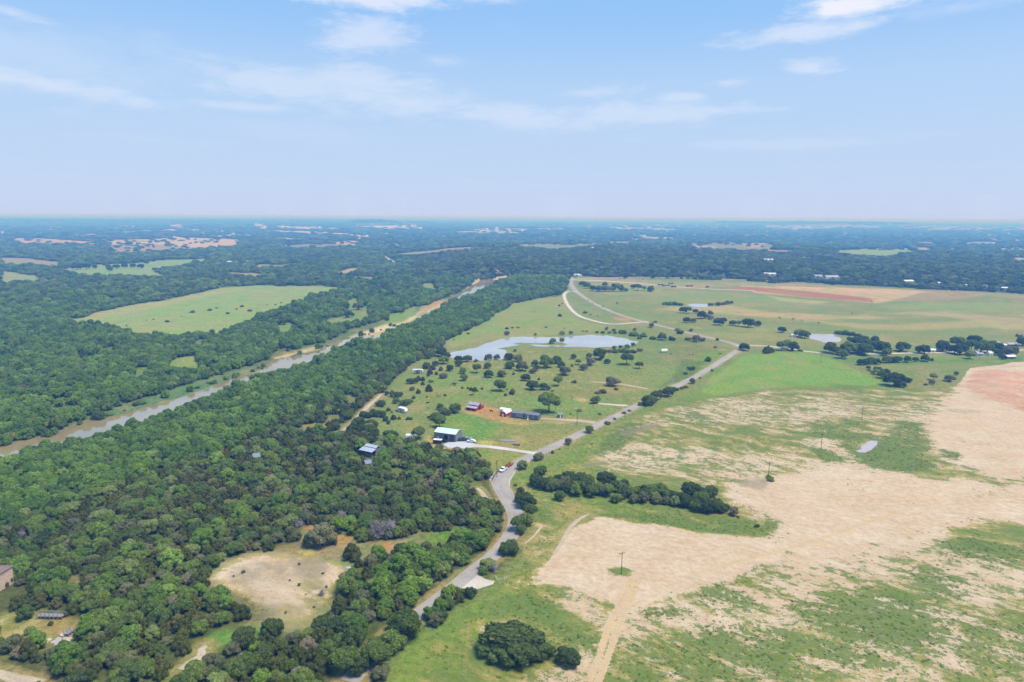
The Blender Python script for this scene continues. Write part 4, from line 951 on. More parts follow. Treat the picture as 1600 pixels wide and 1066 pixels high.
def lobes_bush(seed, n=9, top=0.85):
    r = random.Random(seed); L = [(0, 0, top * .4, 0.5, .8)]
    for i in range(n):
        a = 2.399 * i + r.uniform(-.5, .5); rad = r.uniform(.35, .72)
        L.append((math.cos(a) * rad, math.sin(a) * rad, r.uniform(.18, top * 0.62), r.uniform(.22, .36), r.uniform(.7, 1.0)))
    return L
def twig_mesh(name, seed, mat, top=1.5, n=26):
    r = random.Random(seed); V, Fq, tone = [], [], []
    def seg(a, b, ra, rb):
        a = Vector(a); b = Vector(b); ax = (b - a).normalized(); t_ = ax.orthogonal().normalized(); u = ax.cross(t_); k = len(V)
        for p, rad in ((a, ra), (b, rb)):
            for i in range(3):
                th = 2.094 * i; V.append(tuple(p + t_ * math.cos(th) * rad + u * math.sin(th) * rad)); tone.append(r.uniform(.8, 1.15))
        for i in range(3): j = (i + 1) % 3; Fq.append((k + i, k + j, k + 3 + j, k + 3 + i))
    for i in range(n):
        a = r.uniform(0, 6.28); el = r.uniform(.15, 1.5); L = r.uniform(.75, 1.15); b0 = Vector((0, 0, r.uniform(.1, .5)))
        e = b0 + Vector((math.cos(a) * math.cos(el), math.sin(a) * math.cos(el), math.sin(el) * top * .75)) * L * 0.9
        seg(b0, e, .035, .014)
        for k in range(11):
            f = r.uniform(.3, 1); p = b0.lerp(e, f); d = Vector((r.gauss(0, 1), r.gauss(0, 1), r.gauss(.5, .8))).normalized(); e2 = p + d * r.uniform(.18, .4); seg(p, e2, .014, .007)
            for kk in range(3):
                p2 = p.lerp(e2, r.uniform(.4, 1)); d2 = Vector((r.gauss(0, 1), r.gauss(0, 1), r.gauss(.4, .8))).normalized(); seg(p2, p2 + d2 * r.uniform(.1, .22), .009, .005)
    me = mesh_np(name, V, np.array(Fq), [mat]); a = me.attributes.new('tone', 'FLOAT', 'POINT'); a.data.foreach_set('value', np.array(tone, np.float32)); return me
def trunk_mesh(name, h, r0, lean=0.08, limbs=4, seed=0, spread=0.55):
    r = random.Random(seed); b = MB(); p = Vector((0, 0, -0.12)); q = Vector((r.uniform(-lean, lean), r.uniform(-lean, lean), h)); b.tube(p, q, r0, r0 * .72, 8)
    for i in range(limbs):
        a = 2 * math.pi * i / max(1, limbs) + r.uniform(-.4, .4); e = q + Vector((math.cos(a) * spread, math.sin(a) * spread, r.uniform(.35, .65) * (1 if h < 1 else 1.2)))
        mpt = q.lerp(e, .5) + Vector((0, 0, .06)); b.tube(q - Vector((0, 0, .04)), mpt, r0 * .6, r0 * .42, 6); b.tube(mpt, e, r0 * .42, r0 * .2, 5)
    me = bpy.data.meshes.new(name); me.from_pydata(b.v, [], b.f); me.materials.append(M['bark']); return me
CR = {}   # kind -> list of (crown mesh, trunk mesh)
def addk(kind, crowns, trunks): CR[kind] = [(c, trunks[i % len(trunks)]) for i, c in enumerate(crowns)]
tr_o = [trunk_mesh('trunk', .55, .085, seed=i) for i in range(3)]; tr_c = [trunk_mesh('trunk', .5, .06, limbs=3, seed=9 + i, spread=.3) for i in range(2)]
tr_r = [trunk_mesh('trunk', .75, .075, limbs=4, seed=20 + i, spread=.5) for i in range(2)]; tr_b = [trunk_mesh('trunk', .2, .05, limbs=3, seed=30, spread=.35)]
tr_p = [trunk_mesh('trunk', .75, .06, limbs=5, seed=40, spread=.5)]
addk('oak', [crown_mesh('crown', lobes_oak(i, 17 + i), M['oak_leaf'], .085, seed=i) for i in range(4)], tr_o)
addk('dark_oak', [crown_mesh('crown', lobes_oak(50 + i, 18, 1.5), M['dark_leaf'], .085, seed=60 + i) for i in range(3)], tr_o)
addk('cedar', [crown_mesh('crown', lobes_cedar(i, 14 + i, 1.45 + .12 * i), M['cedar_leaf'], .075, seed=10 + i, jit=.6) for i in range(4)], tr_c)
addk('river', [crown_mesh('crown', lobes_river(i, 22, 1.9 + .1 * i), M['river_leaf'], .085, seed=20 + i) for i in range(3)], tr_r)
addk('bright', [crown_mesh('crown', lobes_oak(70 + i, 14, 1.4), M['bright_leaf'], .09, seed=70 + i) for i in range(2)], tr_b)
addk('grey', [crown_mesh('crown', lobes_oak(80 + i, 15, 1.45), M['grey_leaf'], .075, dens=.9, seed=80 + i) for i in range(2)], tr_o)
addk('bare', [twig_mesh('crown', 90 + i, M['twig']) for i in range(2)], tr_b)
addk('bush', [crown_mesh('crown', lobes_bush(100 + i), M['oak_leaf'], .10, seed=100 + i) for i in range(2)], tr_b)
addk('bright_bush', [crown_mesh('crown', lobes_bush(110 + i), M['weed_leaf'], .10, seed=110 + i) for i in range(2)], tr_b)
# tall trunk-showing pasture oak
addk('tall_oak', [crown_mesh('crown', [(x, y, z * .78 + .62, r_, s_) for x, y, z, r_, s_ in lobes_oak(120, 19, 1.5, .8)], M['oak_leaf'], .085, seed=120)], tr_p)
NAMES = {'oak': ('oak_tree', 'oak tree'), 'dark_oak': ('dark_oak_tree', 'dark oak tree'), 'cedar': ('cedar_tree', 'cedar tree'), 'river': ('leafy_tree', 'leafy tree'), 'bright': ('yellow_green_tree', 'bright yellow-green tree'),
         'grey': ('grey_tree', 'grey-green tree'), 'bare': ('bare_tree', 'bare grey tree'), 'bush': ('bush', 'bush'), 'bright_bush': ('leafy_bush', 'light green bush'), 'tall_oak': ('tall_oak_tree', 'tall oak with bare trunk')}
WORDS = {'oak': 'round green oak', 'dark_oak': 'dark green oak', 'cedar': 'small dark cedar', 'river': 'bright green leafy tree', 'bright': 'yellow-green tree', 'grey': 'grey-tinged tree', 'bare': 'bare grey-twigged tree',
         'bush': 'low dark green bush', 'bright_bush': 'low light green bush', 'tall_oak': 'broad bare-trunked oak'}
PROTO = {}
def plant(kind, x, y, R, hv=1.0, variant=None, label=None, group=None, z=None, sq=1.0):
    v = random.randrange(len(CR[kind])) if variant is None else variant
    key = (kind, v); nm = NAMES[kind][0]
    o = bpy.data.objects.new(nm, None); col.objects.link(o); o.empty_display_size = .5
    o.location = (x, y, (terr1(x, y) if z is None else z) - 0.03); o.rotation_euler = (0, 0, random.uniform(0, 6.28)); o.scale = (R * sq, R / sq if sq != 1 else R, R * hv)
    cm, tm = CR[kind][v]
    if key in PROTO:
        c = PROTO[key][0].copy(); k = PROTO[key][1].copy(); col.objects.link(c); col.objects.link(k); c.parent = o; k.parent = o
    else:
        c = link('crown', cm, o); k = link('trunk', tm, o); PROTO[key] = (c, k)
    cat = 'bush' if 'bush' in kind else 'tree'
    return tag(o, label, cat, group)
# ------------------------------------------------------------------ buildings, vehicles and other things
def frame_at(pa, pb):
    """origin and heading from two ground points on the picture (left and right end of the near side)"""
    a = P(*pa); b_ = P(*pb); v = b_ - a; return a, math.atan2(v[1], v[0]), float(np.hypot(v[0], v[1]))
def gable_building(name, label, cat, pa, pb, depth, wall_h, roof_h, wallm, roofm, trim='grey_trim', over=0.35, group=None, L=None, doors=(), chimney=False, z=None):
    a, rz, LL = frame_at(pa, pb); L = L or LL; z = terr1(a[0], a[1]) if z is None else z
    o = empty(name, (a[0], a[1], z), rz, label, cat, group)
    MB().prism([(0, -.3), (depth, -.3), (depth, wall_h), (depth / 2, wall_h + roof_h - .05), (0, wall_h)], 0, L).build('wall', M[wallm], o)
    k = roof_h / (depth / 2); t_ = .14; ov = over
    MB().prism([(-ov, wall_h - ov * k + .02), (depth / 2, wall_h + roof_h + .02), (depth + ov, wall_h - ov * k + .02), (depth + ov, wall_h - ov * k + t_), (depth / 2, wall_h + roof_h + t_ + .02), (-ov, wall_h - ov * k + t_)], -ov, L + ov).build('roof', M[roofm], o)
    for (kind, x0, x1, z0, z1, face) in doors:
        d = .07
        if face == 'f': bx = (x0, x1, -d, .03, z0, z1)
        else: bx = (L - .03, L + d, x0, x1, z0, z1)
        mt = {'door': 'white', 'garage_door': 'door_dark', 'window': 'glass', 'opening': 'dark', 'barn_door': 'dark', 'trim': 'grey_trim', 'window_white': 'white'}[kind]
        p = MB().box(*bx).build(kind.replace('_white', ''), M[mt], o)
        if kind in ('garage_door', 'window', 'door'):
            if face == 'f': f = MB().box(x0 - .12, x1 + .12, -d - .03, .02, z1, z1 + .14).box(x0 - .14, x0 - .002, -d - .03, .02, z0, z1).box(x1 + .002, x1 + .14, -d - .03, .02, z0, z1)
            else: f = MB().box(L - .02, L + d + .03, x0 - .12, x1 + .12, z1, z1 + .14)
            f.build('frame', M['white'] if kind == 'window' else M['grey_metal'], p)
    if chimney: MB().box(L * .3, L * .3 + .7, depth * .55, depth * .55 + .7, wall_h, wall_h + roof_h + .8).build('chimney', M['pink_stone'], o)
    return o, L
# grey metal barn
barn, L = gable_building('metal_barn', 'grey metal barn with white roof and two dark bays on a concrete yard', 'barn', (679, 687), (711.5, 691.5), 8.5, 4.4, 1.3, 'grey_metal', 'roof_white', over=.25, L=None)
MBL = L
def on_barn(kind, f0, f1, z0, z1, mt):
    p = MB().box(f0 * MBL, f1 * MBL, -.08, .04, z0, z1).build(kind, M[mt], barn)
    MB().box(f0 * MBL - .1, f1 * MBL + .1, -.12, .02, z1, z1 + .16).build('frame', M['grey_trim'], p); return p
on_barn('door', .15, .20, .05, 2.3, 'white'); on_barn('garage_door', .47, .64, .05, 3.3, 'dark'); on_barn('garage_door', .74, .95, .05, 3.8, 'door_dark')
for zz in (1.0, 1.9, 2.8): pass
MB().box(-.08, .12, -.1, .1, 0, 4.3).build('corner_trim', M['grey_trim'], barn); MB().box(MBL - .12, MBL + .08, -.1, .1, 0, 4.3).build('corner_trim', M['grey_trim'], barn)
MB().box(.28 * MBL, .31 * MBL, -.06, .03, 1.3, 2.1).build('window', M['glass'], barn)
MB().box(-.3, MBL + .3, -.42, -.28, 4.22, 4.40).build('gutter', M['grey_trim'], barn)
MB().box(MBL - .02, MBL + .07, 3.9, 4.6, 4.3, 4.9).build('vent', M['dark'], barn)
# cedar-wood barn with raised centre roof
a, rz, L = frame_at((563, 712), (581, 716))
o = empty('pole_barn', (a[0], a[1], -.6), rz, 'open sided barn with pale blue raised roof standing among the cedars', 'barn')
for i in range(5):
    MB().box(i * L / 4 - .12, i * L / 4 + .12, -.12, .12, -.2, 3.9).build('post', M['wood'], o)
MB().box(0, L, 6.6, 6.8, -.2, 4).box(L - .15, L, 3, 6.6, -.2, 4.2).box(.0, .15, 3.5, 6.6, -.2, 4.2).build('wall', M['shingle_grey'], o)
MB().prism([(-.5, 3.7), (3, 4.5), (3, 4.64), (-.5, 3.84)], -.5, L + .5).build('roof', M['roof_blue'], o)
MB().prism([(3.2, 4.75), (5.0, 5.5), (6.9, 4.75), (6.9, 4.9), (5.0, 5.64), (3.2, 4.9)], -.2, L + .2).build('roof', M['roof_blue'], o)
MB().box(.1, L - .1, 3.4, 3.5, 4.3, 4.85).build('clerestory', M['dark'], o)
o, L = gable_building('shed', 'slate blue shed roof half hidden in cedars below the open barn', 'shed', (572, 733), (584, 731), 4, 2.6, 1.0, 'siding', 'roof_slate')
o, L = gable_building('cabin', 'small blue-grey roof glimpsed between cedars left of the open barn', 'cabin', (396, 723), (406, 722), 4, 2.8, 1.2, 'siding', 'roof_slate')
# red barn with raised middle
a, rz, L = frame_at((728, 640.5), (743, 643.2))
o = empty('red_barn', (a[0], a[1], 0), rz, 'red barn with raised grey metal roof beside the sandy riding ring', 'barn')
MB().prism([(0, -.2), (9.5, -.2), (9.5, 1.9), (6.9, 2.4), (6.9, 3.2), (4.75, 4.2), (2.6, 3.2), (2.6, 2.4), (0, 1.9)], 0, L).build('wall', M['red'], o)
MB().prism([(-.4, 1.86), (2.58, 2.46), (2.58, 2.58), (-.4, 1.98)], -.3, L + .3).build('roof', M['roof_grey'], o)
MB().prism([(9.9, 1.86), (6.92, 2.46), (6.92, 2.58), (9.9, 1.98)][::-1], -.3, L + .3).build('roof', M['roof_grey'], o)
MB().prism([(2.3, 3.1), (4.75, 4.24), (7.2, 3.1), (7.2, 3.22), (4.75, 4.38), (2.3, 3.22)], -.3, L + .3).build('roof', M['roof_grey'], o)
MB().box(.3, L - .3, 2.54, 2.59, 2.62, 3.08).build('clerestory', M['dark'], o)
MB().box(L - .03, L + .08, 3.6, 5.8, -.05, 2.5).build('barn_door', M['dark'], o)
MB().box(1.0, 3.2, -.07, .03, .1, 1.5).build('stall_opening', M['dark'], o); MB().box(4.6, 6.0, -.07, .03, .6, 1.5).build('stall_opening', M['dark'], o)
# round-fronted little red barn
a, rz, L = frame_at((781, 650.5), (787, 651.5))
o = empty('red_shed', (a[0], a[1], 0), rz, 'small red shed with a white arched roof at the ring edge', 'shed')
prof = [(0, -.1), (4.2, -.1), (4.2, 1.9)] + [(2.1 + 2.1 * math.cos(t_), 1.9 + 1.5 * math.sin(t_)) for t_ in np.linspace(.3, math.pi - .3, 7)] + [(0, 1.9)]
MB().prismy(prof, 0, 7).build('wall', M['red'], o)
arc = [(2.1 + 2.25 * math.cos(t_), 1.92 + 1.62 * math.sin(t_)) for t_ in np.linspace(0, math.pi, 9)]; arc2 = [(2.1 + 2.12 * math.cos(t_), 1.92 + 1.50 * math.sin(t_)) for t_ in np.linspace(math.pi, 0, 9)]
MB().prismy(arc + arc2, .02, 7.3).build('roof', M['white'], o)
MB().box(1.5, 2.7, -.06, .02, 0, 1.9).build('door', M['white'], o)
for (pa, pb, lb, d_) in [((781, 645), (789.5, 646), 'white flat shed behind the little red shed', 3.2), ((792, 646.5), (796.5, 647), 'small white shed with dark doorway beside the grey mobile home', 3.0)]:
    gable_building('white_shed', lb, 'shed', pa, pb, d_, 2.3, .7, 'white', 'white', over=.15, doors=[('opening', .6, 1.8, .1, 1.7, 'f')])
# long mobile home
a, rz, L = frame_at((799, 652.5), (841, 657.5))
o = empty('mobile_home', (a[0], a[1], 0), rz, 'long blue-grey mobile home with white door and windows', 'mobile home')
MB().box(0, L, 0, 5, .5, 3.1).build('wall', M['siding'], o); MB().box(.15, L - .15, .15, 4.85, -.1, .48).build('skirting', M['grey_trim'], o)
MB().prism([(-.3, 3.1), (2.5, 3.75), (5.3, 3.1), (5.3, 3.22), (2.5, 3.9), (-.3, 3.22)], -.3, L + .3).build('roof', M['shingle_grey'], o)
MB().prismy([(L * .40, 3.15), (L * .50, 4.0), (L * .60, 3.15)], -.5, 2.5).build('porch_gable', M['shingle_grey'], o)
MB().box(L * .60, L * .635, -.08, .02, .5, 2.8).build('door', M['white'], o); MB().box(L * .595, L * .645, -1.3, -.1, -.05, .5).build('step', M['white'], o)
for f0, f1 in ((.20, .225), (.28, .305), (.35, .375), (.42, .53), (.80, .83)):
    p = MB().box(f0 * L, f1 * L, -.06, .02, 1.2, 2.5).build('window', M['glass'], o)
    MB().box(f0 * L - .12, f0 * L, -.1, .0, 1.1, 2.6).box(f1 * L, f1 * L + .12, -.1, 0, 1.1, 2.6).box(f0 * L, f1 * L, -.1, 0, 2.5, 2.62).box(f0 * L, f1 * L, -.1, 0, 1.08, 1.2).build('frame', M['white'], p)
# stone house far left
a = P(-44, 931)
o = empty('stone_house', (a[0], a[1], 0), R_(-8), 'pale pinkish stone house with brown roof at the left edge', 'house')
W_ = 6.6
MB().box(0, W_, 0, 9, -.3, 5.6).build('wall', M['pink_stone'], o)
b = MB(); k = len(b.v); b.v += [(-.4, -.4, 5.6), (W_ + .4, -.4, 5.6), (W_ + .4, 9.4, 6.0), (-.4, 9.4, 5.6), (W_ / 2 - .6, 3.8, 7.4), (W_ / 2 + .6, 3.8, 7.4), (W_ / 2 + .6, 5.4, 7.4), (W_ / 2 - .6, 5.4, 7.4)]
b.f += [(0, 1, 5, 4), (1, 2, 6, 5), (2, 3, 7, 6), (3, 0, 4, 7), (4, 5, 6, 7), (3, 2, 1, 0)]; b.build('roof', M['shingle'], o)
for x0, x1, z0, z1 in ((3.3, 4.3, 3.4, 4.7), (5.6, 6.3, 1.0, 2.6), (1.2, 2.2, 3.4, 4.7)):
    p = MB().box(x0, x1, -.06, .03, z0, z1).build('window', M['glass'], o); MB().box(x0 - .1, x1 + .1, -.1, .02, z0 - .14, z0).build('sill', M['wood'], p)
MB().box(W_ - .03, W_ + .07, 2, 3, 3.2, 4.6).build('window', M['glass'], o)
# timber footbridge and boardwalk
def deck(name, label, pa, pb, wdt, zt, n=18):
    a, rz, L = frame_at(pa, pb); o = empty(name, (a[0], a[1], terr1(a[0], a[1])), rz, label, 'footbridge'); st = L / n
    me = None
    for i in range(n):
        if me is None:
            q = MB().box(.04, st - .04, 0, wdt, zt, zt + .08).build('plank', M['planks'], o); me = q.data
        else: q = link('plank', me, o)
        q.location = (i * st, 0, random.uniform(-.01, .01))
    for y_ in (0.0, wdt):
        for i in range(0, n + 1, 3):
            MB().box(i * st - .07, i * st + .07, y_ - .07, y_ + .07, -1.0, zt + 1.0).build('rail_post', M['planks'], o)
        MB().box(0, L, y_ - .045, y_ + .045, zt + .92, zt + 1.0).build('handrail', M['planks'], o); MB().box(0, L, y_ - .04, y_ + .04, zt + .45, zt + .51).build('handrail', M['planks'], o)
    MB().box(0, L, .3, .45, zt - .25, zt - .01).box(0, L, wdt - .45, wdt - .3, zt - .25, zt - .01).build('beam', M['pole'], o)
deck('footbridge', 'grey timber footbridge with rails over the little creek at lower left', (58, 968), (97, 969), 1.7, .9)
deck('footbridge', 'short grey timber deck sloping out of the trees beside the creek pool', (107, 993), (119, 985), 1.6, .7, 8)
for i, (px, py, r0) in enumerate([(98, 990, .8), (102, 996, .6), (76, 998, .7), (82, 1001, .5), (98, 1003, .7), (105, 999, .9), (110, 996, .5), (72, 1002, .5)]):
    p = P(px, py); rr_ = random.Random(i); v = ICO[0] * r0 * (1 + .18 * np.random.default_rng(i).standard_normal((len(ICO[0]), 1))) * [1.2, 1, .6]
    ro = link('boulder', mesh_np('boulder', v, ICO[1], [M['rock']])); ro.location = (p[0], p[1], terr1(p[0], p[1]) + .1 * r0)
    tag(ro, 'pale boulder at the edge of the small creek pool', 'boulder', 'boulders round the creek pool')

# vehicles -----------------------------------------------------
def wheel(o, x, y, r=.36, w_=.24):
    wb = MB(); wb.tube((x, y - w_ / 2, r), (x, y + w_ / 2, r), r, r, 12); ww = wb.build('wheel', M['tyre'], o)
    MB().tube((x, y - w_ / 2 - .01, r), (x, y + w_ / 2 + .01, r), r * .55, r * .55, 8).build('rim', M['steel'], ww)
def vehicle(name, label, cat, px, py, head, paint, style='pickup'):
    p = P(px, py); o = empty(name, (p[0], p[1], terr1(p[0], p[1]) + .2), R_(head), label, cat)
    pm = M[paint]; L, W2 = (5.6, .98) if style == 'pickup' else (4.7, .92)
    for x in (-L * .30, L * .32):
        for y in (-W2 + .06, W2 - .06): wheel(o, x, y)
    if style == 'pickup':
        MB().prismy([(-L / 2, .45), (L / 2, .45), (L / 2 + .03, .95), (L / 2 - 1.3, 1.12), (L * .12, 1.15), (-L / 2, 1.12)], -W2, W2).build('body', pm, o, bevel=.07)
        MB().prismy([(L * .27, 1.12), (L * .13, 1.78), (-L * .12, 1.80), (-L * .17, 1.12)], -W2 + .14, W2 - .14).build('cab', pm, o, bevel=.05)
        MB().box(-L / 2 + .12, -L * .19, -W2 + .12, W2 - .12, .95, 1.14).build('truck_bed', M['dark'], o)
    else:
        MB().prismy([(-L / 2, .42), (L / 2, .42), (L / 2 + .02, .82), (L * .24, 1.0), (-L * .42, 1.02), (-L / 2, .9)], -W2, W2).build('body', pm, o, bevel=.08)
        MB().prismy([(L * .24, .98), (L * .08, 1.52), (-L * .28, 1.54), (-L * .44, .98)], -W2 + .12, W2 - .12).build('cab', pm, o, bevel=.06)
    x1 = L * .275 if style == 'pickup' else L * .25
    wsh = MB().prismy([(x1 + .02, 1.16), (x1 - L * .12, 1.70), (x1 - L * .13, 1.70), (x1 - .04, 1.14)] if style == 'pickup' else [(x1 + .01, 1.02), (x1 - .68, 1.47), (x1 - .76, 1.47), (x1 - .1, 1.0)], -W2 + .22, W2 - .22)
    wsh.build('windscreen', M['glass'], o)
    for s in (-1, 1):
        y0 = s * (W2 - .125); hh = (1.2, 1.66) if style == 'pickup' else (1.06, 1.42)
        MB().box(-L * .10 if style == 'pickup' else -L * .25, L * .14, min(y0, y0 + s * .02), max(y0, y0 + s * .02), *hh).build('side_window', M['glass'], o)
        MB().box(L / 2 - .03, L / 2 + .06, s * W2 * .62 - .16, s * W2 * .62 + .16, .68, .84).build('headlight', M['white'], o)
    MB().box(L / 2 - .05, L / 2 + .10, -W2 + .08, W2 - .08, .36, .52).build('bumper', M['steel'], o); MB().box(-L / 2 - .1, -L / 2 + .05, -W2 + .08, W2 - .08, .36, .52).build('bumper', M['steel'], o)
    return o
hb = math.degrees(math.atan2(*( (P(806, 727) - P(786, 742))[[1, 0]] )))
vehicle('pickup_truck', 'white pickup truck towing a rusty trailer round the road bend', 'pickup truck', 786.5, 736, hb + 180, 'white')
p = P(796, 728.5); o = empty('equipment_trailer', (p[0], p[1], .2), R_(hb + 180), 'rusty red flatbed trailer loaded with yellow and brown junk behind the white pickup', 'trailer')
MB().box(-3, 3, -1.05, 1.05, .55, .72).box(3, 4.2, -.08, .08, .5, .62).build('bed', M['rust'], o)
MB().box(-3, 3, -1.05, -.97, .72, 1.15).box(-3, 3, .97, 1.05, .72, 1.15).build('side_rail', M['rust'], o)
for x in (-.6, .5):
    for y in (-1.0, 1.0): wheel(o, x, y, .34, .2)
rj = random.Random(5); so = empty('scrap_load', (p[0], p[1], .2), R_(hb + 180), 'yellow and brown scrap piled on the rusty trailer', 'scrap load'); sm_ = plain('yellow_brown_scrap', (.34, .18, .05), .8, .6, 2.0, dirt=(.25, .05, .03))
for i in range(7):
    x = rj.uniform(-2.5, 2); y = rj.uniform(-.6, .5); h = rj.uniform(.5, 1.2); MB().tube((x, y, .75), (x + rj.uniform(-.6, .6), y + rj.uniform(-.3, .3), .75 + h), .28, .16, 6).build('scrap_piece', sm_, so)
p = P(684, 693.6); o = empty('box_trailer', (p[0], p[1], .1), R_(-14), 'white topped black box trailer parked left of the grey barn yard', 'trailer')
MB().box(-2.3, 2.3, -1.2, 1.2, .5, 2.3).build('body', M['black'], o); MB().box(-2.35, 2.35, -1.25, 1.25, 2.3, 2.45).build('roof', M['white'], o)
MB().box(-2.36, -2.28, -1.05, 1.05, .6, 2.2).build('door', M['steel'], o); MB().box(2.3, 3.3, -.06, .06, .5, .62).build('tow_bar', M['steel'], o)
for x in (-.4, .4):
    for y in (-1.2, 1.2): wheel(o, x, y, .34, .2)
vehicle('dark_car', 'dark car parked by the barn bay between trailer and barn', 'car', 694.5, 691, 10, 'black', 'car')
vehicle('pickup_truck', 'dark blue pickup parked just right of the grey barn', 'pickup truck', 724, 688.5, 8, 'bluepaint')
vehicle('parked_car', 'silver car parked behind the blue pickup at the yard corner', 'car', 731, 687.5, 20, 'silver_paint', 'car')
vehicle('parked_car', 'white car parked at the right end of the concrete yard', 'car', 736.5, 691.5, 168, 'white', 'car')
# caravans
def caravan(label, px, py, head, L, slope=True, awning=False):
    p = P(px, py); o = empty('caravan', (p[0], p[1], terr1(p[0], p[1])), R_(head), label, 'caravan'); W2 = 1.25
    prof = [(-L / 2, .55), (L / 2 - .3, .55), (L / 2, 1.6), (L / 2 - .7, 3.05), (-L / 2 + .3, 3.1), (-L / 2, 2.6)] if slope else [(-L / 2, .55), (L / 2, .55), (L / 2, 2.9), (-L / 2, 2.9)]
    MB().prismy(prof, -W2, W2).build('body', M['white'], o, bevel=.12)
    for x0, x1 in ((-L * .36, -L * .2), (L * .05, L * .2), (L * .28, L * .38)):
        for s in (-1, 1): y0 = s * W2; MB().box(x0, x1, min(y0, y0 + s * .03), max(y0, y0 + s * .03), 1.5, 2.2).build('window', M['glass'], o)
    MB().box(-L * .12, -L * .02, -W2 - .05, -W2 + .02, .7, 2.5).build('door', M['grey_trim'], o)
    MB().box(-L / 2 + .2, L / 2 - .3, -W2 - .02, -W2 + .01, 1.1, 1.3).build('stripe', M['silver_paint'], o)
    for x in (-.5, .5):
        for y in (-W2 + .1, W2 - .1): wheel(o, x - .3, y, .36, .2)
    MB().box(L / 2 - .1, L / 2 + 1.2, -.06, .06, .5, .6).build('tow_bar', M['steel'], o)
    if awning: MB().prism([(-W2 - 2.2, 2.1), (-W2, 2.75), (-W2, 2.8), (-W2 - 2.2, 2.15)], -L * .15, L * .25).build('awning', M['grey_trim'], o)
    return o
caravan('long white caravan with dark awning at the edge of the riverside wood', 653, 583, 4, 8.5, awning=True)
caravan('white caravan parked alone in the grass among the small cedars', 629.5, 644.5, -38, 6.5)
caravan('short white caravan tucked left of the round oak near the barn', 640.5, 687, 20, 5)
vehicle('pickup_truck', 'pale pickup parked at the nose of the lone white caravan', 'pickup truck', 624, 643, 150, 'silver_paint')
# white tank, white boulder-like bale, junk in the clearing
p = P(1037, 551); o = empty('water_tank', (p[0], p[1], 0), R_(20), 'big pale green-white tank lying on the pasture beside the shrubs', 'tank')
MB().tube((-3.2, 0, 1.7), (3.2, 0, 1.7), 1.7, 1.7, 16).build('tank_body', plain('pale_tank', (.62, .68, .52), .5), o, smooth=False); MB().box(-2.4, -2, -1.3, 1.3, -.1, .8).box(2, 2.4, -1.3, 1.3, -.1, .8).build('cradle', M['steel'], o)
MB().tube((0, 0, 3.3), (0, 0, 3.75), .4, .4, 10).build('hatch', M['steel'], o)
p = P(545, 897); o = empty('portable_toilet', (p[0], p[1], 0), R_(25), 'small white and blue portable toilet at the clearing edge', 'portable toilet')
MB().box(-.6, .6, -.6, .6, 0, 2.15).build('body', M['white'], o); MB().box(-.65, .65, -.65, .65, 2.15, 2.4).build('roof', M['roof_blue'], o); MB().box(-.35, .35, -.64, -.58, .1, 2.0).build('door', M['bluepaint'], o)
p = P(875, 652); o = empty('play_hut', (p[0], p[1], 0), R_(10), 'small blue hut on the track right of the mobile home', 'hut')
MB().box(-1.3, 1.3, -1.1, 1.1, 0, 2).build('wall', M['bluepaint'], o); MB().prism([(-1.3, 1.95), (0, 2.7), (1.3, 1.95)], -1.5, 1.5).build('roof', M['roof_slate'], o); MB().box(-.4, .4, -1.16, -1.08, .05, 1.7).build('door', M['white'], o)
p = P(843.5, 648.5); tag(MB().tube((0, 0, 0), (0, 0, 2.0), .9, .9, 12).tube((0, 0, 2.0), (0, 0, 2.5), .9, .25, 12).build('water_tank', M['black']), 'dark upright tank behind the right end of the mobile home', 'tank').location = (p[0], p[1], 0)
p = P(1050, 598.5); o = empty('road_sign', (p[0], p[1], 0), R_(-50), 'small white roadside sign near the road hedge', 'sign')
MB().tube((0, 0, 0), (0, 0, 2.6), .06, .06, 6).build('post', M['steel'], o); MB().box(-1.1, 1.1, -.1, -.06, 1.2, 3.0).build('sign_board', M['white'], o)
p = P(992, 446.8)
# junk on the far field road, loads and trucks
for i, (px, py, l_, m_, lb) in enumerate([(1040, 447.5, 14, 'glass', 'dark blue truck on the far field road'), (1052, 449, 10, 'black', 'black trailer on the far field road beside the blue truck'), (1077, 448, 12, 'rust', 'rusty machine at the right end of the far field road'),
        (1048, 444, 9, 'rust', 'brown machine just above the far field road'), (1032, 446.3, 10, 'black', 'dark trailer left of the blue truck on the far field road'), (1105, 449.6, 5, 'black', 'small dark object near the red field corner')]):
    p = P(px, py); o = empty('farm_truck', (p[0], p[1], terr1(p[0], p[1])), R_(-4), lb, 'truck')
    MB().box(-l_ / 2, l_ * .3, -1.2, 1.2, .9, 2.4).build('body', M[m_], o); MB().box(l_ * .31, l_ / 2, -1.1, 1.1, .7, 2.7).build('cab', M['grey_trim'], o)
    for x in (-l_ * .35, -l_ * .2, l_ * .38):
        for y in (-1.1, 1.1): wheel(o, x, y, .5, .3)
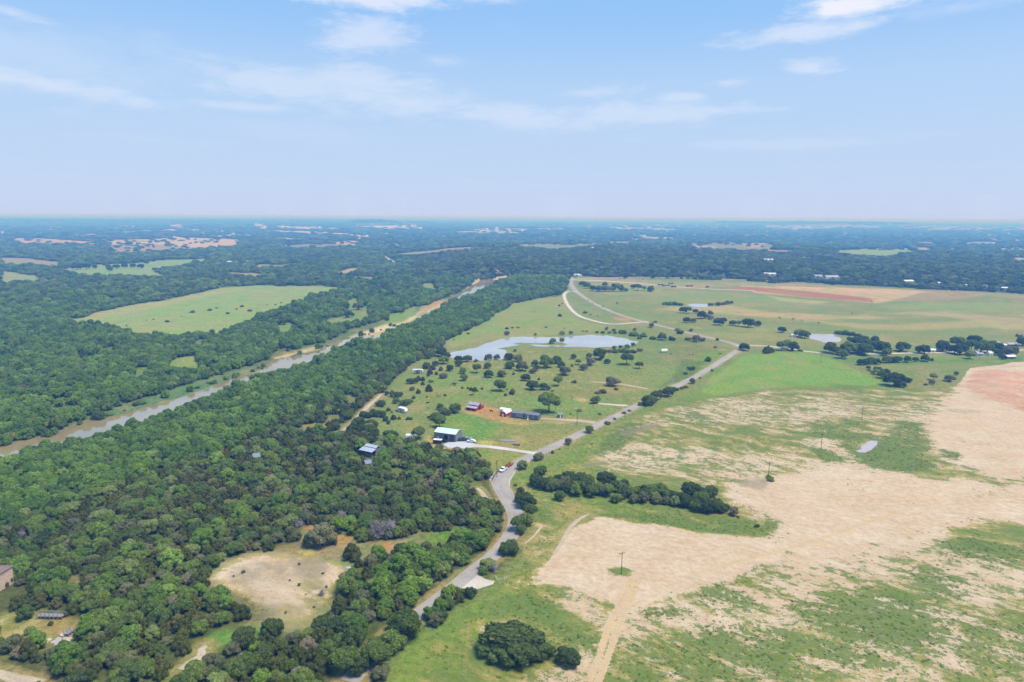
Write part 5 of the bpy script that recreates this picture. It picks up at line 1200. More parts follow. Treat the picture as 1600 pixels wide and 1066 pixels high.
# wooden poles
def pole(px, py, h, label, arm=True, head=20):
    p = P(px, py); z = terr1(p[0], p[1]); o = empty('utility_pole', (p[0], p[1], z), R_(head), label, 'utility pole')
    MB().tube((0, 0, -.5), (0, 0, h), .14, .09, 8).build('post', M['pole'], o)
    if arm:
        MB().box(-1.1, 1.1, -.06, .06, h - .75, h - .6).build('crossarm', M['pole'], o)
        for x in (-1, 0, 1): MB().tube((x, 0, h - .6), (x, 0, h - .38), .06, .05, 6).build('insulator', M['steel'], o)
    return o, Vector((p[0], p[1], z + h - .4))
pl_ = [pole(971, 897, 8.3, 'wooden utility pole in a ring of weeds on the sand pad'), pole(1200.5, 748, 8.5, 'wooden utility pole in a dark weedy patch of the bare land'), pole(1283, 700, 8.0, 'slim utility pole standing left of the silty puddle'),
       pole(1346.5, 656, 8.0, 'slim utility pole behind the green patch of the sand flats'), pole(1282, 568.5, 8.5, 'utility pole at the far corner of the bright green field'), pole(1530, 562, 8.5, 'utility pole before the farmhouse trees')]
pole(776.5, 746, 8.5, 'wooden utility pole at the inside of the sharp road bend', head=60)
pole(901.5, 664, 8.5, 'thin utility pole beside the sandy track to the mobile home', head=60)
pole(791, 728, 8, 'slim roadside utility pole beside the white pickup', head=60) if False else None
def wire(name, label, a, b_, sag=1.2, off=0.0):
    q = MB(); n = 14; prev = None
    for i in range(n + 1):
        t_ = i / n; p = a.lerp(b_, t_) + Vector((off, 0, -sag * 4 * t_ * (1 - t_)))
        if prev is not None: q.tube(prev, p, .018, .018, 3)
        prev = p
    return tag(q.build(name, M['grey_trim']), label, 'power line')
wlab = ['power line from the sand pad pole up to the weedy patch pole', 'power line spanning between the weedy patch pole and puddle pole', 'power line above the green patch behind the puddle', 'power line running from the flats to the bright green field', 'power line crossing from the green field to the farmhouse']
for i in range(5): wire('power_line', wlab[i], pl_[i][1], pl_[i + 1][1], sag=2.0)
# low rail fence at the bend, roadside gate fence, pasture fence
def fence(label, pts, step, h, postm, railm, rails=2, name='fence', pr=.07):
    q = unproj([p[0] for p in pts], [p[1] for p in pts])[:, :2]; q, _ = densify(q, np.ones(len(q)), step)
    o = empty(name, (q[0][0], q[0][1], 0), 0, label, 'fence'); pm = None; tops = []
    for x, y in q:
        z = terr1(x, y)
        if pm is None: po = MB().tube((0, 0, -.3), (0, 0, h), pr, pr, 5).build('post', M[postm], o); pm = po.data
        else: po = link('post', pm, o)
        po.location = (x - q[0][0], y - q[0][1], z); tops.append(Vector((x - q[0][0], y - q[0][1], z)))
    for k in range(rails):
        zz = h * (.93 - .42 * k); b = MB()
        for u, v in zip(tops[:-1], tops[1:]): b.tube(u + Vector((0, 0, zz)), v + Vector((0, 0, zz)), pr * (.7 if h < 1.3 and pr > .1 else .25), pr * (.7 if h < 1.3 and pr > .1 else .25), 4)
        b.build('rail', M[railm], o)
    return o
fence('dark rail fence curving along the turnout at the sharp road bend', [(769, 752), (771.5, 746), (776, 740.5), (781, 736)], 2.2, 1.1, 'pole', 'pole', 2, pr=.12)
fence('thin wire fence with wood posts crossing the pasture behind the mobile home', [(772, 627), (800, 628.5), (827, 634), (860, 639), (900, 641.5), (948, 648)], 5, 1.2, 'pole', 'steel', 3)
fence('wire fence along the right edge of the road above the bare land', [(830, 722), (905, 688), (960, 661), (1010, 637), (1060, 611), (1100, 590), (1142, 563)], 5, 1.2, 'wood', 'steel', 2)
fence('long wire fence along the far edge of the bright green field', [(1170, 548), (1230, 551), (1290, 558), (1330, 574), (1375, 597)], 6, 1.2, 'pole', 'steel', 2)
fence('pale pipe gate fence at the end of the gravel pull-off', [(774, 904), (779, 910), (787, 907), (796, 904)], 2.0, 1.2, 'white', 'white', 2, pr=.06)
p = P(712, 920); 
# cattle
cow_me = {}
def cow(px, py, label, mat='hide', head=0, s=1.0):
    p = P(px, py); o = empty('cow', (p[0], p[1], terr1(p[0], p[1])), R_(head), label, 'cow', None); o.scale = (s, s, s)
    if mat not in cow_me:
        import bmesh
        me = bpy.data.meshes.new('body'); V = [(-1.0, 0, 1.15), (-.4, 0, 1.1), (.3, 0, 1.12), (.8, 0, 1.2), (1.15, 0, 1.42), (1.5, 0, 1.38), (1.78, 0, 1.2), (-.95, .25, .85), (-.95, .24, .45), (-.98, .24, .02), (-.95, -.25, .85), (-.95, -.24, .45), (-.98, -.24, .02),
                                                (.6, .22, .8), (.62, .22, .4), (.6, .22, .02), (.6, -.22, .8), (.62, -.22, .4), (.6, -.22, .02), (-1.12, 0, 1.05), (-1.22, 0, .5)]
        E = [(0, 1), (1, 2), (2, 3), (3, 4), (4, 5), (5, 6), (0, 7), (7, 8), (8, 9), (0, 10), (10, 11), (11, 12), (3, 13), (13, 14), (14, 15), (3, 16), (16, 17), (17, 18), (0, 19), (19, 20)]
        me.from_pydata(V, E, []); me.materials.append(M[mat]); ob = link('body', me, o)
        sk = ob.modifiers.new('skin', 'SKIN'); Rs = [.34, .38, .38, .34, .2, .17, .1, .16, .08, .06, .16, .08, .06, .15, .08, .06, .15, .08, .06, .06, .04]
        for i, r_ in enumerate(Rs): me.skin_vertices[0].data[i].radius = (r_, r_)
        me.skin_vertices[0].data[1].use_root = True
        ss_ = ob.modifiers.new('sub', 'SUBSURF'); ss_.levels = 1; ss_.render_levels = 1
        cow_me[mat] = ob
    else:
        ob = cow_me[mat].copy(); col.objects.link(ob); ob.parent = o
    return o
for i, (px, py, m_, hd, lb) in enumerate([(683, 620, 'hide_tan', 20, 'left of two tan cows standing in the pasture left of the red barn'), (686.5, 621, 'hide_tan', 200, 'right of two tan cows standing in the pasture left of the red barn'), (667, 622, 'hide', 90, 'dark cow alone in the grass right of the lone caravan, uphill'),
        (668, 631.5, 'hide', 10, 'dark cow alone in the grass nearest the lone caravan'), (737, 619, 'hide', 5, 'dark cow beside the trunked oak near the red barn'), (733, 618.5, 'hide_tan', 5, 'tan calf left of the dark cow near the red barn'), (768, 644.5, 'hide', 160, 'brown horse standing in the sandy ring'),
        (708, 601, 'hide', 60, 'dark cow far out between the small pasture cedars'), (711, 602, 'hide', 30, 'second dark cow beside the far one between the cedars'),
        (863, 613, 'hide', 20, 'dark cow left of the broad pasture oak, far off'), (833, 662, 'hide', 20, 'dark dog-sized calf below the mobile home')][:10]):
    cow(px, py, lb, m_, hd, .8 if 'calf' in lb else 1.0)
for i, (px, py) in enumerate([(1218, 498), (1239, 500), (1253, 502), (1279, 506), (1331, 491), (1362, 472.5), (1265, 443), (1320, 442), (1343, 440), (1425, 448), (1445, 450), (1050, 434), (975, 436), (968, 436.5), (1004, 437)]):
    cow(px, py, 'dark cow grazing far off on the pale open fields', 'hide', random.uniform(0, 360), 1.25)['group'] = 'cattle dotted over the far fields'
# irrigation rig remains / pipe pile by the driveway
q = MB()
for k in range(6): q.tube((k * .35, 0, .18), (k * .35 + 3.0, 9.5 - k * .3, .2), .16, .16, 6)
p = P(781, 688); o = q.build('pipe_pile', M['planks']); o.location = (p[0], p[1], .03); o.rotation_euler = (0, 0, R_(-75)); tag(o, 'row of grey pipes lying in the grass above the driveway', 'pipes')
p = P(801, 695.5); o = q.build('scrap_pile', M['wood']); o.location = (p[0], p[1], .03); o.scale = (.6, .35, 2.2); o.rotation_euler = (0, 0, R_(-60)); tag(o, 'small dark scrap heap at the end of the grey pipes', 'scrap heap')

# farmstead at the right edge and far buildings
FARB = []
def small_house(px, py, wpx, hpx, label, roofm='white', wallm='white', cat='farm building', group=None, dk=.6, name='farm_building', win=False):
    p = P(px, py); k = ppm(p); L = max(3.0, wpx / k); FARB.append((p, L)); h = max(2.2, hpx / k * (.75 if p[1] < 900 else .5)); d = max(4, L * dk); d = min(d, 14)
    o = empty(name, (p[0] - L / 2, p[1], terr1(p[0], p[1])), R_(random.uniform(-12, 12)), label, cat, group)
    MB().box(0, L, 0, d, -.5, h).build('wall', M[wallm], o)
    MB().prism([(-.3, h - .05), (d / 2, h + d * .22), (d + .3, h - .05), (d + .3, h + .12), (d / 2, h + d * .22 + .18), (-.3, h + .12)], -.3, L + .3).build('roof', M[roofm], o)
    if win:
        for f in (.2, .5, .8): MB().box(L * f - .6, L * f + .6, -.06, .02, h * .35, h * .75).build('window', M['glass'], o)
    else: MB().box(L * .4, L * .6, -.06, .02, 0, h * .7).build('barn_door', M['dark'], o)
    return o
for a_ in [(1532, 557, 9, 5, 'white farm cottage under the dark trees at the right', 'roof_grey', 'white', 'house', True), (1549, 556, 4, 3, 'tiny white shed right of the white farm cottage', 'white', 'white', 'shed', False), (1581, 561.5, 14, 4, 'long low red-brown farm shed with pale roof below the tree clump', 'white', 'shingle', 'shed', False),
           (1527, 555, 5, 4, 'pinkish outbuilding at the left end of the white cottage', 'roof_grey', 'cream', 'shed', False), (1570, 543, 7, 5, 'white gabled farmhouse behind the right-hand tree clump', 'white', 'white', 'house', True), (1583, 542, 15, 4.5, 'wide grey-roofed open barn at the right picture edge', 'roof_grey', 'shingle', 'barn', False),
           (1591, 542.5, 5, 3, 'dark annex right of the wide grey-roofed barn', 'shingle', 'shingle', 'shed', False), (1560, 540, 5, 3.5, 'small white shed left of the white gabled farmhouse', 'white', 'white', 'shed', False), (1458, 551, 7, 2.5, 'low pale shed left of the big lane-side oaks', 'white', 'cream', 'shed', False),
           (1472, 549, 4, 3, 'pale cabin under the spreading lane-side oak', 'white', 'cream', 'shed', False), (1478, 549, 4, 3, 'second pale cabin under the spreading lane-side oak', 'white', 'white', 'shed', False), (1240, 527, 6, 2.5, 'small white trough shed left of the grey pond', 'white', 'white', 'shed', False),
           (1595, 527, 7, 3, 'brown machine shed alone on the far right field', 'shingle', 'shingle', 'shed', False)]:
    small_house(*a_[:5], roofm=a_[5], wallm=a_[6], cat=a_[7], win=a_[8])
for (px, py, wp, hp, lb) in [(901, 431, 8, 4, 'white farmhouse where the far road reaches the trees'), (906, 432, 5, 3, 'small white annex right of the far road farmhouse'), (889, 432, 4, 3, 'white cottage left of the far road farmhouse'), (933, 456, 5, 4, 'white shed inside the far bush row'),
        (925, 388.5, 6, 2.5, 'left of a pair of white roofs in the far wood'), (934, 388, 4, 2.5, 'right of a pair of white roofs in the far wood'), (1018, 391.5, 4, 2, 'lone pale roof in the wooded bluff'), (1023, 391, 3, 2, 'tiny pale roof beside the lone bluff roof'), (1070, 424, 4, 3, 'cream cottage at the foot of the bluff'),
        (1207, 430, 12, 4, 'white barn at the left of the far field edge'), (1197, 429, 8, 2, 'low white sheds left of the far white barn'), (1278, 433, 14, 4, 'grey-roofed house at the far field edge'), (1302, 435, 22, 2.5, 'long white row of sheds right of the grey-roofed house'), (1422, 441.5, 16, 3, 'long white-roofed barn at the wood edge, far right'),
        (1469, 444, 7, 3, 'white cottage at the far wood edge'), (1509, 447.5, 5, 3, 'small white building right along the far wood edge'), (1568, 452, 11, 4, 'white farmhouse at the far right wood edge'), (1540, 448, 8, 3, 'brownish house at the far right wood edge'), (1202, 408, 14, 3.5, 'pale building complex in the bluff wood'),
        (1206, 405, 4, 5, 'pale tower block of the bluff building complex'), (1262, 405, 12, 3, 'white flat building in the right-hand bluff wood'), (357, 411, 13, 3, 'white arched barn in the woods beyond the left fields'), (385, 409, 5, 2, 'left white roof of the small hamlet beyond the left fields'), (391, 408.5, 4, 2, 'middle white roof of the small hamlet'),
        (405, 410, 9, 2.5, 'cream house of the small hamlet beyond the left fields'), (94, 499, 12, 3, 'long grey shed at the left tip of the hay field'), (1040, 352, 5, 2.5, 'tiny white building far out right of centre'), (1065, 351, 2.5, 6, 'thin pale water tower near the far town'), (1129, 356, 5, 3, 'small pale church-like building in the far town'),
        (1513, 359, 6, 1.5, 'white hall on the far plain at the right'), (868, 433, 4, 3, 'red-roofed house in the bend trees left of the far road'), (858, 432, 3.5, 3, 'cream house in the bend trees left of the far road'), (862, 424, 3, 2, 'white roof behind the bend trees'), (828, 446, 3, 1.5, 'pale shed roof in the trees by the river bend')]:
    small_house(px, py, wp, hp, lb, roofm='shingle' if 'brown' in lb else ('red' if 'red-roofed' in lb else ('roof_grey' if 'grey' in lb else 'white')), wallm='cream' if 'cream' in lb or 'pale' in lb else 'white', cat='building', dk=.45)
# quarry plant on the horizon
p = P(776, 362); k = ppm(p); o = empty('processing_plant', (p[0], p[1], terr1(p[0], p[1])), 0, 'pale quarry plant with a tall white block on the horizon', 'factory')
MB().box(-2.4 / k, 2.6 / k, 0, 30, -2, 7 / k).build('tower_block', M['white'], o); MB().box(-2.0 / k, 2.0 / k, 2, 28, 7 / k, 8.4 / k).build('roof', M['roof_grey'], o)
MB().box(-6 / k, -2.5 / k, 0, 40, -2, 3 / k).box(2.7 / k, 8 / k, 0, 40, -2, 2.2 / k).build('hall', M['cream'], o); MB().tube((-5 / k, 5, 0), (-5 / k, 5, 5.5 / k), 6, 5, 10).build('silo', M['steel'], o)
for i, (px, py, w_) in enumerate([(745, 361, 9), (754, 361, 8), (793, 360, 8), (803, 361, 10), (815, 362, 8)]):
    p = P(px, py); k = ppm(p); r_ = w_ / 2 / k; v = []; n = 14
    q = MB(); q.tube((0, 0, -2), (0, 0, 2.2 / k), r_, r_ * .35, n); o = q.build('gravel_heap', M['rock']); o.location = (p[0], p[1], terr1(p[0], p[1])); tag(o, ['pale gravel heap farthest left of the quarry plant', 'pale gravel heap beside the left of the quarry plant', 'pale gravel heap just right of the quarry plant', 'broad pale gravel heap second right of the quarry plant', 'pale gravel heap farthest right of the quarry plant'][i], 'gravel heap')
# scattered far houses
hm = None; rj = random.Random(33)
spots = [(rj.uniform(0, 640), rj.uniform(353, 376)) for _ in range(48)] + [(rj.uniform(860, 1600), rj.uniform(350, 372)) for _ in range(110)] + [(rj.gauss(1060, 90), rj.gauss(355, 2.5)) for _ in range(50)] + [(rj.uniform(640, 860), rj.uniform(352, 375)) for _ in range(10)]
for px, py in spots:
    if not (0 < px < 1600): continue
    p = P(px, py); k = ppm(p); s = rj.uniform(1.6, 3.6) / k
    if hm is None:
        q = MB().prism([(0, -.5), (.5, -.5), (.5, .28), (.25, .4), (0, .28)], -.5, .5); o = q.build('distant_house', M['white']); hm = o
    else: o = hm.copy(); col.objects.link(o)
    o.location = (p[0], p[1], terr1(p[0], p[1]) + 7); o.scale = (s, s, s * .9); o.rotation_euler = (0, 0, rj.uniform(-.5, .5))
    ar = 'left of the quarry plant' if px < 776 else ('of the town right of the quarry plant' if px < 1250 else 'towards the right picture edge'); tag(o, 'tiny white building on the distant plain ' + ar, 'building', 'white buildings ' + ar)
# ------------------------------------------------------------------ single trees on the open land
LM = [('grey metal barn', 700, 685), ('red barn', 737, 640), ('mobile home', 820, 653), ('long white caravan', 653, 582), ('lone white caravan', 629, 644), ('big pond', 930, 534), ('wooded spit of the pond', 850, 538), ('left arm of the big pond', 745, 555),
      ('road fork', 1158, 545), ('sharp road bend', 785, 750), ('broad pasture oak', 857, 640), ('grey pond', 1288, 530), ('white farm cottage', 1535, 556), ('far gravel loop', 890, 480), ('small bright pond', 1090, 478), ('red field', 1250, 458),
      ('far white shed', 933, 456), ('sand pad pole', 971, 890), ('weedy patch pole', 1200, 748), ('pull-off', 750, 912), ('white pickup', 787, 736), ('bright green field corner', 1385, 603), ('lone grey pasture tree', 957, 604), ('white gravel drive', 950, 632),
      ('lying tank', 1037, 551), ('sandy track', 575, 640), ('slope hedgerow centre', 980, 775), ('slope hedgerow right end', 1130, 795), ('slope hedgerow left end', 845, 750), ('riding ring', 765, 648), ('middle of the near clearing', 440, 915), ('driveway', 800, 705), ('green field pole', 1282, 568), ('lane-side oaks', 1345, 545)]
SEEN = {}
ORD = ['nearest', 'second nearest', 'third nearest', 'fourth nearest', 'fifth nearest', 'sixth nearest', 'seventh nearest', 'eighth nearest', 'ninth nearest', 'tenth nearest']
def zone(px, py):
    best = min(range(len(LM)), key=lambda i: math.hypot(LM[i][1] - px, (LM[i][2] - py) * 2.2)); l = LM[best]; dx = px - l[1]; dy = py - l[2]
    h = 'right of' if dx > abs(dy) * 1.2 else ('left of' if -dx > abs(dy) * 1.2 else ('in front of' if dy > 0 else 'behind'))
    return best, h
def z5(x, y, w_, k): return (600 + x / 8, 500 + y / 8, w_ / 8, k)
def z6(x, y, w_, k): return (780 + x / 7.27, 500 + y / 7.27, w_ / 7.27, k)
def z7(x, y, w_, k): return (800 + x / 4, 560 + y / 4, w_ / 4, k)
def z8(x, y, w_, k): return (1200 + x / 4, 560 + y / 4, w_ / 4, k)
def r3(x, y, w_, k): return (800 + x / 4, 320 + y / 4, w_ / 4, k)
def r4(x, y, w_, k): return (1200 + x / 4, 320 + y / 4, w_ / 4, k)
def z9(x, y, w_, k): return (540 + x / 8, 600 + y / 8, w_ / 8, k)
def bt(x, y, w_, k): return (400 + x / 4, 800 + y / 4, w_ / 4, k)
O, D, Cc, Gr, B, LB, V, T, Y = 'oak', 'dark_oak', 'cedar', 'grey', 'bush', 'bright_bush', 'river', 'tall_oak', 'bright'
T5 = [(1045, 530, 120, D), (1148, 528, 55, Cc), (1310, 500, 110, Gr), (1410, 495, 85, Gr), (935, 585, 95, D), (930, 530, 95, D), (560, 490, 120, D), (640, 458, 110, O), (720, 470, 150, D), (790, 485, 100, D), (530, 615, 115, D), (600, 632, 95, Cc), (650, 580, 90, D), (710, 640, 75, Cc), (825, 645, 105, D),
      (750, 560, 140, O), (745, 738, 112, Gr), (1000, 768, 112, O), (985, 680, 95, O), (1160, 672, 118, T), (1300, 612, 100, D), (1305, 728, 125, D), (1475, 722, 118, Gr), (1560, 508, 95, D), (1560, 620, 95, D), (575, 688, 80, Cc), (555, 708, 50, Cc), (655, 690, 50, Cc), (330, 808, 100, D), (385, 800, 90, D), (430, 768, 80, Cc), (487, 768, 70, Cc), (485, 818, 62, Cc),
      (590, 786, 85, B), (562, 902, 108, Cc), (352, 888, 72, Gr), (430, 926, 76, Cc), (420, 865, 28, B), (763, 955, 42, Cc), (830, 816, 20, B), (885, 825, 34, B), (978, 860, 35, Cc), (1047, 865, 35, Cc), (1085, 885, 52, Cc), (1135, 900, 72, Cc), (1225, 872, 38, Cc), (1450, 905, 165, T), (1050, 180, 50, B), (870, 255, 32, B), (655, 357, 20, B), (1535, 118, 55, B), (1545, 195, 60, Gr),
      (1180, 512, 30, B), (1270, 490, 40, Gr), (440, 470, 110, Gr), (1595, 930, 70, Cc), (1540, 875, 40, B)]
T6 = [(115, 462, 112, D), (228, 452, 70, D), (205, 482, 112, Gr), (120, 560, 120, D), (260, 592, 150, Gr), (405, 532, 90, D), (400, 590, 70, Cc), (432, 575, 70, D), (380, 612, 82, Gr), (163, 626, 40, Cc), (38, 652, 90, Gr), (545, 556, 150, O), (515, 500, 110, O), (655, 502, 125, D), (710, 545, 88, D), (845, 448, 76, D), (826, 532, 38, Cc), (900, 516, 76, O), (1020, 442, 72, O), (1110, 400, 95, O),
      (1140, 462, 160, D), (1040, 525, 122, Gr), (1230, 502, 76, D), (955, 578, 100, Gr), (750, 640, 150, Gr), (1450, 520, 158, T), (1590, 560, 90, O), (300, 700, 110, D), (380, 808, 145, D), (450, 686, 30, Cc), (510, 804, 100, O), (558, 802, 50, O), (670, 760, 112, T), (832, 716, 32, Cc), (862, 722, 50, Cc), (1290, 766, 160, Gr), (20, 820, 112, T), (150, 852, 92, Cc), (70, 868, 40, Cc),
      (610, 275, 85, Y), (712, 265, 60, O), (490, 245, 30, B), (415, 250, 36, B), (715, 175, 68, O), (85, 105, 50, B), (145, 97, 38, B), (213, 95, 38, B), (533, 92, 36, B), (85, 178, 55, Gr), (410, 180, 40, Gr), (740, 100, 20, B), (815, 165, 50, Gr), (950, 135, 30, B), (990, 138, 40, B), (1220, 120, 50, Gr), (1110, 150, 60, B), (1180, 155, 60, B), (1250, 155, 60, B), (1320, 158, 60, B), (1420, 162, 80, B), (1300, 140, 50, Gr),
      (1195, 370, 70, LB), (1250, 375, 80, LB), (1310, 335, 60, Y), (1320, 380, 90, LB), (1390, 375, 90, LB), (1450, 330, 70, Y), (1460, 380, 90, LB), (1520, 300, 60, Y), (1530, 380, 90, LB), (1600, 360, 90, LB), (1380, 320, 60, LB), (375, 312, 18, B), (1120, 845, 80, B), (1180, 840, 90, LB), (1330, 800, 60, LB), (1530, 190, 70, B), (1590, 220, 60, B), (1540, 130, 50, Gr), (180, 365, 40, Gr), (60, 740, 40, LB)]
T7 = [(230, 352, 140, T), (522, 287, 62, O), (483, 472, 56, O), (600, 418, 52, B), (352, 545, 48, Gr), (165, 645, 72, 'greyoak'), (253, 597, 26, Cc), (296, 572, 16, B), (65, 702, 74, O), (975, 246, 76, D), (902, 262, 70, O), (930, 235, 50, O), (850, 302, 90, O), (810, 300, 60, LB), (880, 285, 60, O), (1125, 162, 42, Gr), (1176, 128, 20, B), (1250, 82, 26, B), (1060, 195, 40, B), (1085, 188, 40, B), (1030, 205, 40, LB), (1005, 215, 50, O),
      (640, 385, 26, B), (700, 350, 40, B), (735, 335, 30, B), (365, 352, 16, B), (420, 335, 40, B), (548, 355, 26, B), (165, 135, 14, Cc),
      (150, 805, 90, D), (195, 830, 100, D), (250, 838, 90, D), (170, 760, 70, O), (300, 830, 80, Gr), (300, 898, 78, O), (360, 850, 90, D), (400, 868, 90, O), (450, 855, 110, D), (430, 795, 90, D), (500, 880, 80, O), (545, 865, 80, Gr), (590, 805, 105, D), (600, 872, 90, O), (655, 908, 78, O), (655, 830, 80, D), (700, 820, 70, D), (690, 885, 80, D), (740, 880, 80, O), (770, 912, 80, Gr), (820, 912, 90, Gr), (830, 862, 70, D), (905, 918, 80, 'greyoak'),
      (930, 860, 80, O), (985, 890, 80, D), (960, 920, 60, Gr), (1020, 930, 80, O), (1070, 940, 100, D), (1125, 875, 110, D), (1140, 940, 90, D), (1165, 970, 90, D), (1230, 978, 110, D), (1235, 880, 100, D), (1290, 975, 90, D), (1328, 965, 60, D), (1385, 990, 62, 'greyoak'), (1415, 1000, 30, B),
      (85, 950, 125, D), (40, 905, 60, D), (110, 1010, 95, O), (95, 1055, 90, O), (30, 1090, 90, O), (60, 1110, 70, O), (20, 800, 30, B), (140, 960, 40, D), (500, 540, 20, B), (1610, 760, 60, B), (1530, 1060, 40, LB)]
T8 = [(785, 182, 120, D), (830, 185, 60, D), (745, 150, 50, D), (710, 128, 52, O), (680, 106, 44, O), (655, 95, 30, B), (630, 82, 30, B), (870, 152, 70, LB), (1032, 140, 52, O), (1025, 165, 34, Gr), (985, 170, 30, B), (1130, 148, 62, Gr), (1155, 135, 40, B), (1175, 108, 30, Gr), (475, 8, 40, B), (20, 775, 50, B)]
R3_ = [(1072, 680, 50, D), (1105, 682, 42, O), (1090, 740, 48, D), (1135, 738, 40, Gr), (1147, 680, 36, D), (1185, 716, 62, D), (1212, 712, 36, D), (1245, 722, 42, Gr), (1240, 690, 36, Gr), (1292, 757, 66, D), (1322, 735, 40, D), (1378, 756, 46, D), (1415, 762, 42, O), (1475, 770, 80, D), (1537, 760, 46, D), (1284, 850, 22, Cc), (1447, 915, 66, D), (1588, 932, 56, Cc), (1225, 982, 46, Cc), (1120, 1036, 50, LB), (1085, 1062, 34, LB), (1250, 1036, 22, B),
       (442, 512, 50, D), (470, 525, 50, O), (505, 540, 50, D), (545, 545, 46, O), (575, 545, 50, D), (605, 545, 50, O), (632, 545, 36, O), (580, 515, 40, O), (642, 525, 40, D), (678, 528, 36, D), (660, 545, 50, O), (690, 545, 36, D), (715, 545, 28, D), (756, 525, 34, D), (785, 538, 50, O), (825, 538, 34, O), (868, 545, 46, D), (858, 545, 30, D), (880, 462, 28, D), (878, 435, 34, D), (1187, 447, 18, D), (208, 560, 46, O), (275, 575, 40, D), (297, 568, 40, D), (299, 700, 26, Cc), (657, 619, 14, Cc),
       (295, 636, 18, Cc), (313, 622, 12, Cc), (955, 628, 50, B), (985, 630, 50, B), (1020, 630, 50, B), (1055, 632, 44, B), (1245, 630, 46, B), (1285, 632, 50, B), (1320, 628, 46, B), (1347, 625, 36, Gr), (1372, 620, 26, D), (490, 690, 16, B), (534, 698, 14, B), (458, 680, 34, B), (120, 670, 12, B), (143, 670, 12, B), (212, 768, 20, B), (38, 770, 20, B), (5, 770, 16, B), (895, 738, 30, B), (858, 740, 12, B), (1035, 790, 50, B), (1118, 795, 26, Gr), (640, 680, 10, B), (570, 640, 14, B), (472, 600, 12, B), (502, 615, 10, B),
       (920, 835, 30, Cc), (1268, 895, 24, B), (870, 770, 40, Gr), (990, 935, 14, B), (1130, 938, 14, B), (1300, 935, 16, B), (1100, 850, 50, LB), (1150, 860, 60, Gr), (1190, 855, 50, LB), (1000, 850, 60, LB), (940, 850, 60, Gr), (1050, 810, 50, LB), (880, 845, 50, B), (820, 830, 60, B), (760, 825, 60, B), (690, 808, 60, B)]
R4_ = [(85, 802, 50, D), (190, 830, 60, O), (230, 838, 60, O), (385, 932, 90, D), (425, 940, 60, D), (460, 965, 72, D), (500, 935, 100, O), (560, 930, 80, D), (600, 945, 110, D), (620, 900, 80, D), (560, 880, 80, D), (530, 860, 70, LB), (665, 866, 58, D), (715, 935, 100, D), (740, 950, 60, O), (690, 905, 70, D), (838, 922, 92, D), (945, 932, 60, D), (975, 935, 70, D), (980, 982, 56, D), (1025, 977, 22, Cc), (1088, 922, 92, D), (1165, 935, 80, D), (1200, 942, 90, D), (1180, 890, 90, D), (1215, 880, 50, D),
       (1265, 925, 80, O), (1290, 868, 72, D), (1260, 967, 64, O), (1330, 925, 80, O), (1370, 930, 80, O), (1400, 900, 60, D), (1345, 895, 60, V), (1440, 920, 70, D), (1440, 945, 60, D), (1510, 948, 90, Gr), (1465, 968, 38, D), (1590, 885, 66, D), (1580, 860, 50, D), (480, 815, 70, B), (520, 820, 60, LB), (560, 830, 60, LB), (440, 808, 50, B), (600, 845, 60, LB),
       (575, 1005, 50, D), (605, 1005, 50, D), (640, 1000, 60, D), (680, 1000, 50, D), (740, 992, 60, D), (775, 990, 50, D), (810, 988, 56, D), (870, 988, 50, D), (920, 982, 40, D), (627, 1032, 26, D), (672, 1042, 30, O), (695, 1045, 36, D), (715, 1062, 40, O), (740, 1065, 40, D), (20, 926, 40, Cc), (0, 928, 50, Cc), (85, 916, 70, O), (155, 918, 72, D), (120, 905, 60, O), (200, 918, 30, B),
       (402, 502, 30, D), (395, 480, 24, D), (118, 476, 16, D), (45, 462, 12, D), (320, 482, 18, D), (617, 501, 15, D), (639, 502, 24, D), (662, 497, 8, D), (713, 511, 24, D), (765, 513, 28, D), (760, 492, 20, D), (1462, 541, 28, D), (1510, 543, 34, O), (1535, 538, 30, D), (214, 474, 20, Gr), (10, 490, 40, LB), (40, 492, 40, LB), (70, 490, 30, LB), (100, 488, 30, D), (130, 486, 24, D), (280, 472, 50, B)]
T9 = [(515, 145, 65, D), (585, 165, 80, O), (640, 185, 90, O), (685, 165, 66, D), (630, 252, 90, D), (700, 272, 80, O), (760, 278, 90, O), (800, 262, 70, O), (850, 192, 50, Cc), (832, 232, 38, Cc), (450, 290, 110, D), (400, 285, 70, O), (220, 430, 120, D), (290, 435, 110, D), (345, 410, 110, D), (400, 420, 100, D), (470, 425, 90, D), (500, 472, 80, D), (537, 505, 60, D), (600, 452, 85, Cc), (670, 448, 50, Cc), (780, 455, 55, Cc), (820, 452, 45, Cc), (535, 345, 62, Cc), (580, 362, 32, Cc),
      (200, 612, 110, D), (320, 560, 130, O), (375, 555, 90, D), (360, 655, 130, D), (280, 640, 110, O), (525, 690, 130, O), (600, 690, 120, O), (915, 706, 180, O), (1120, 460, 130, O), (1190, 500, 150, O), (1175, 560, 150, O), (1220, 390, 120, O), (1365, 375, 165, O), (1285, 400, 80, O), (1180, 330, 90, O), (1040, 430, 62, LB), (1240, 157, 36, Cc), (95, 372, 60, D), (180, 312, 80, D), (220, 240, 60, Gr)]
BT = [(945, 838, 190, O), (850, 905, 170, O), (900, 870, 90, D), (760, 1010, 190, O), (700, 960, 120, D), (800, 940, 90, B), (640, 1040, 150, D), (1120, 678, 80, V), (1080, 685, 80, V), (1150, 640, 90, V), (1190, 580, 90, V), (1220, 530, 70, V), (1260, 520, 50, V), (1300, 510, 50, B), (1450, 380, 100, O), (1420, 400, 60, V), (1555, 280, 90, O), (1590, 250, 90, O), (940, 820, 200, O), (880, 760, 120, O), (560, 1050, 190, O), (730, 940, 150, O), (690, 950, 110, 'bare'), (760, 920, 130, O)]
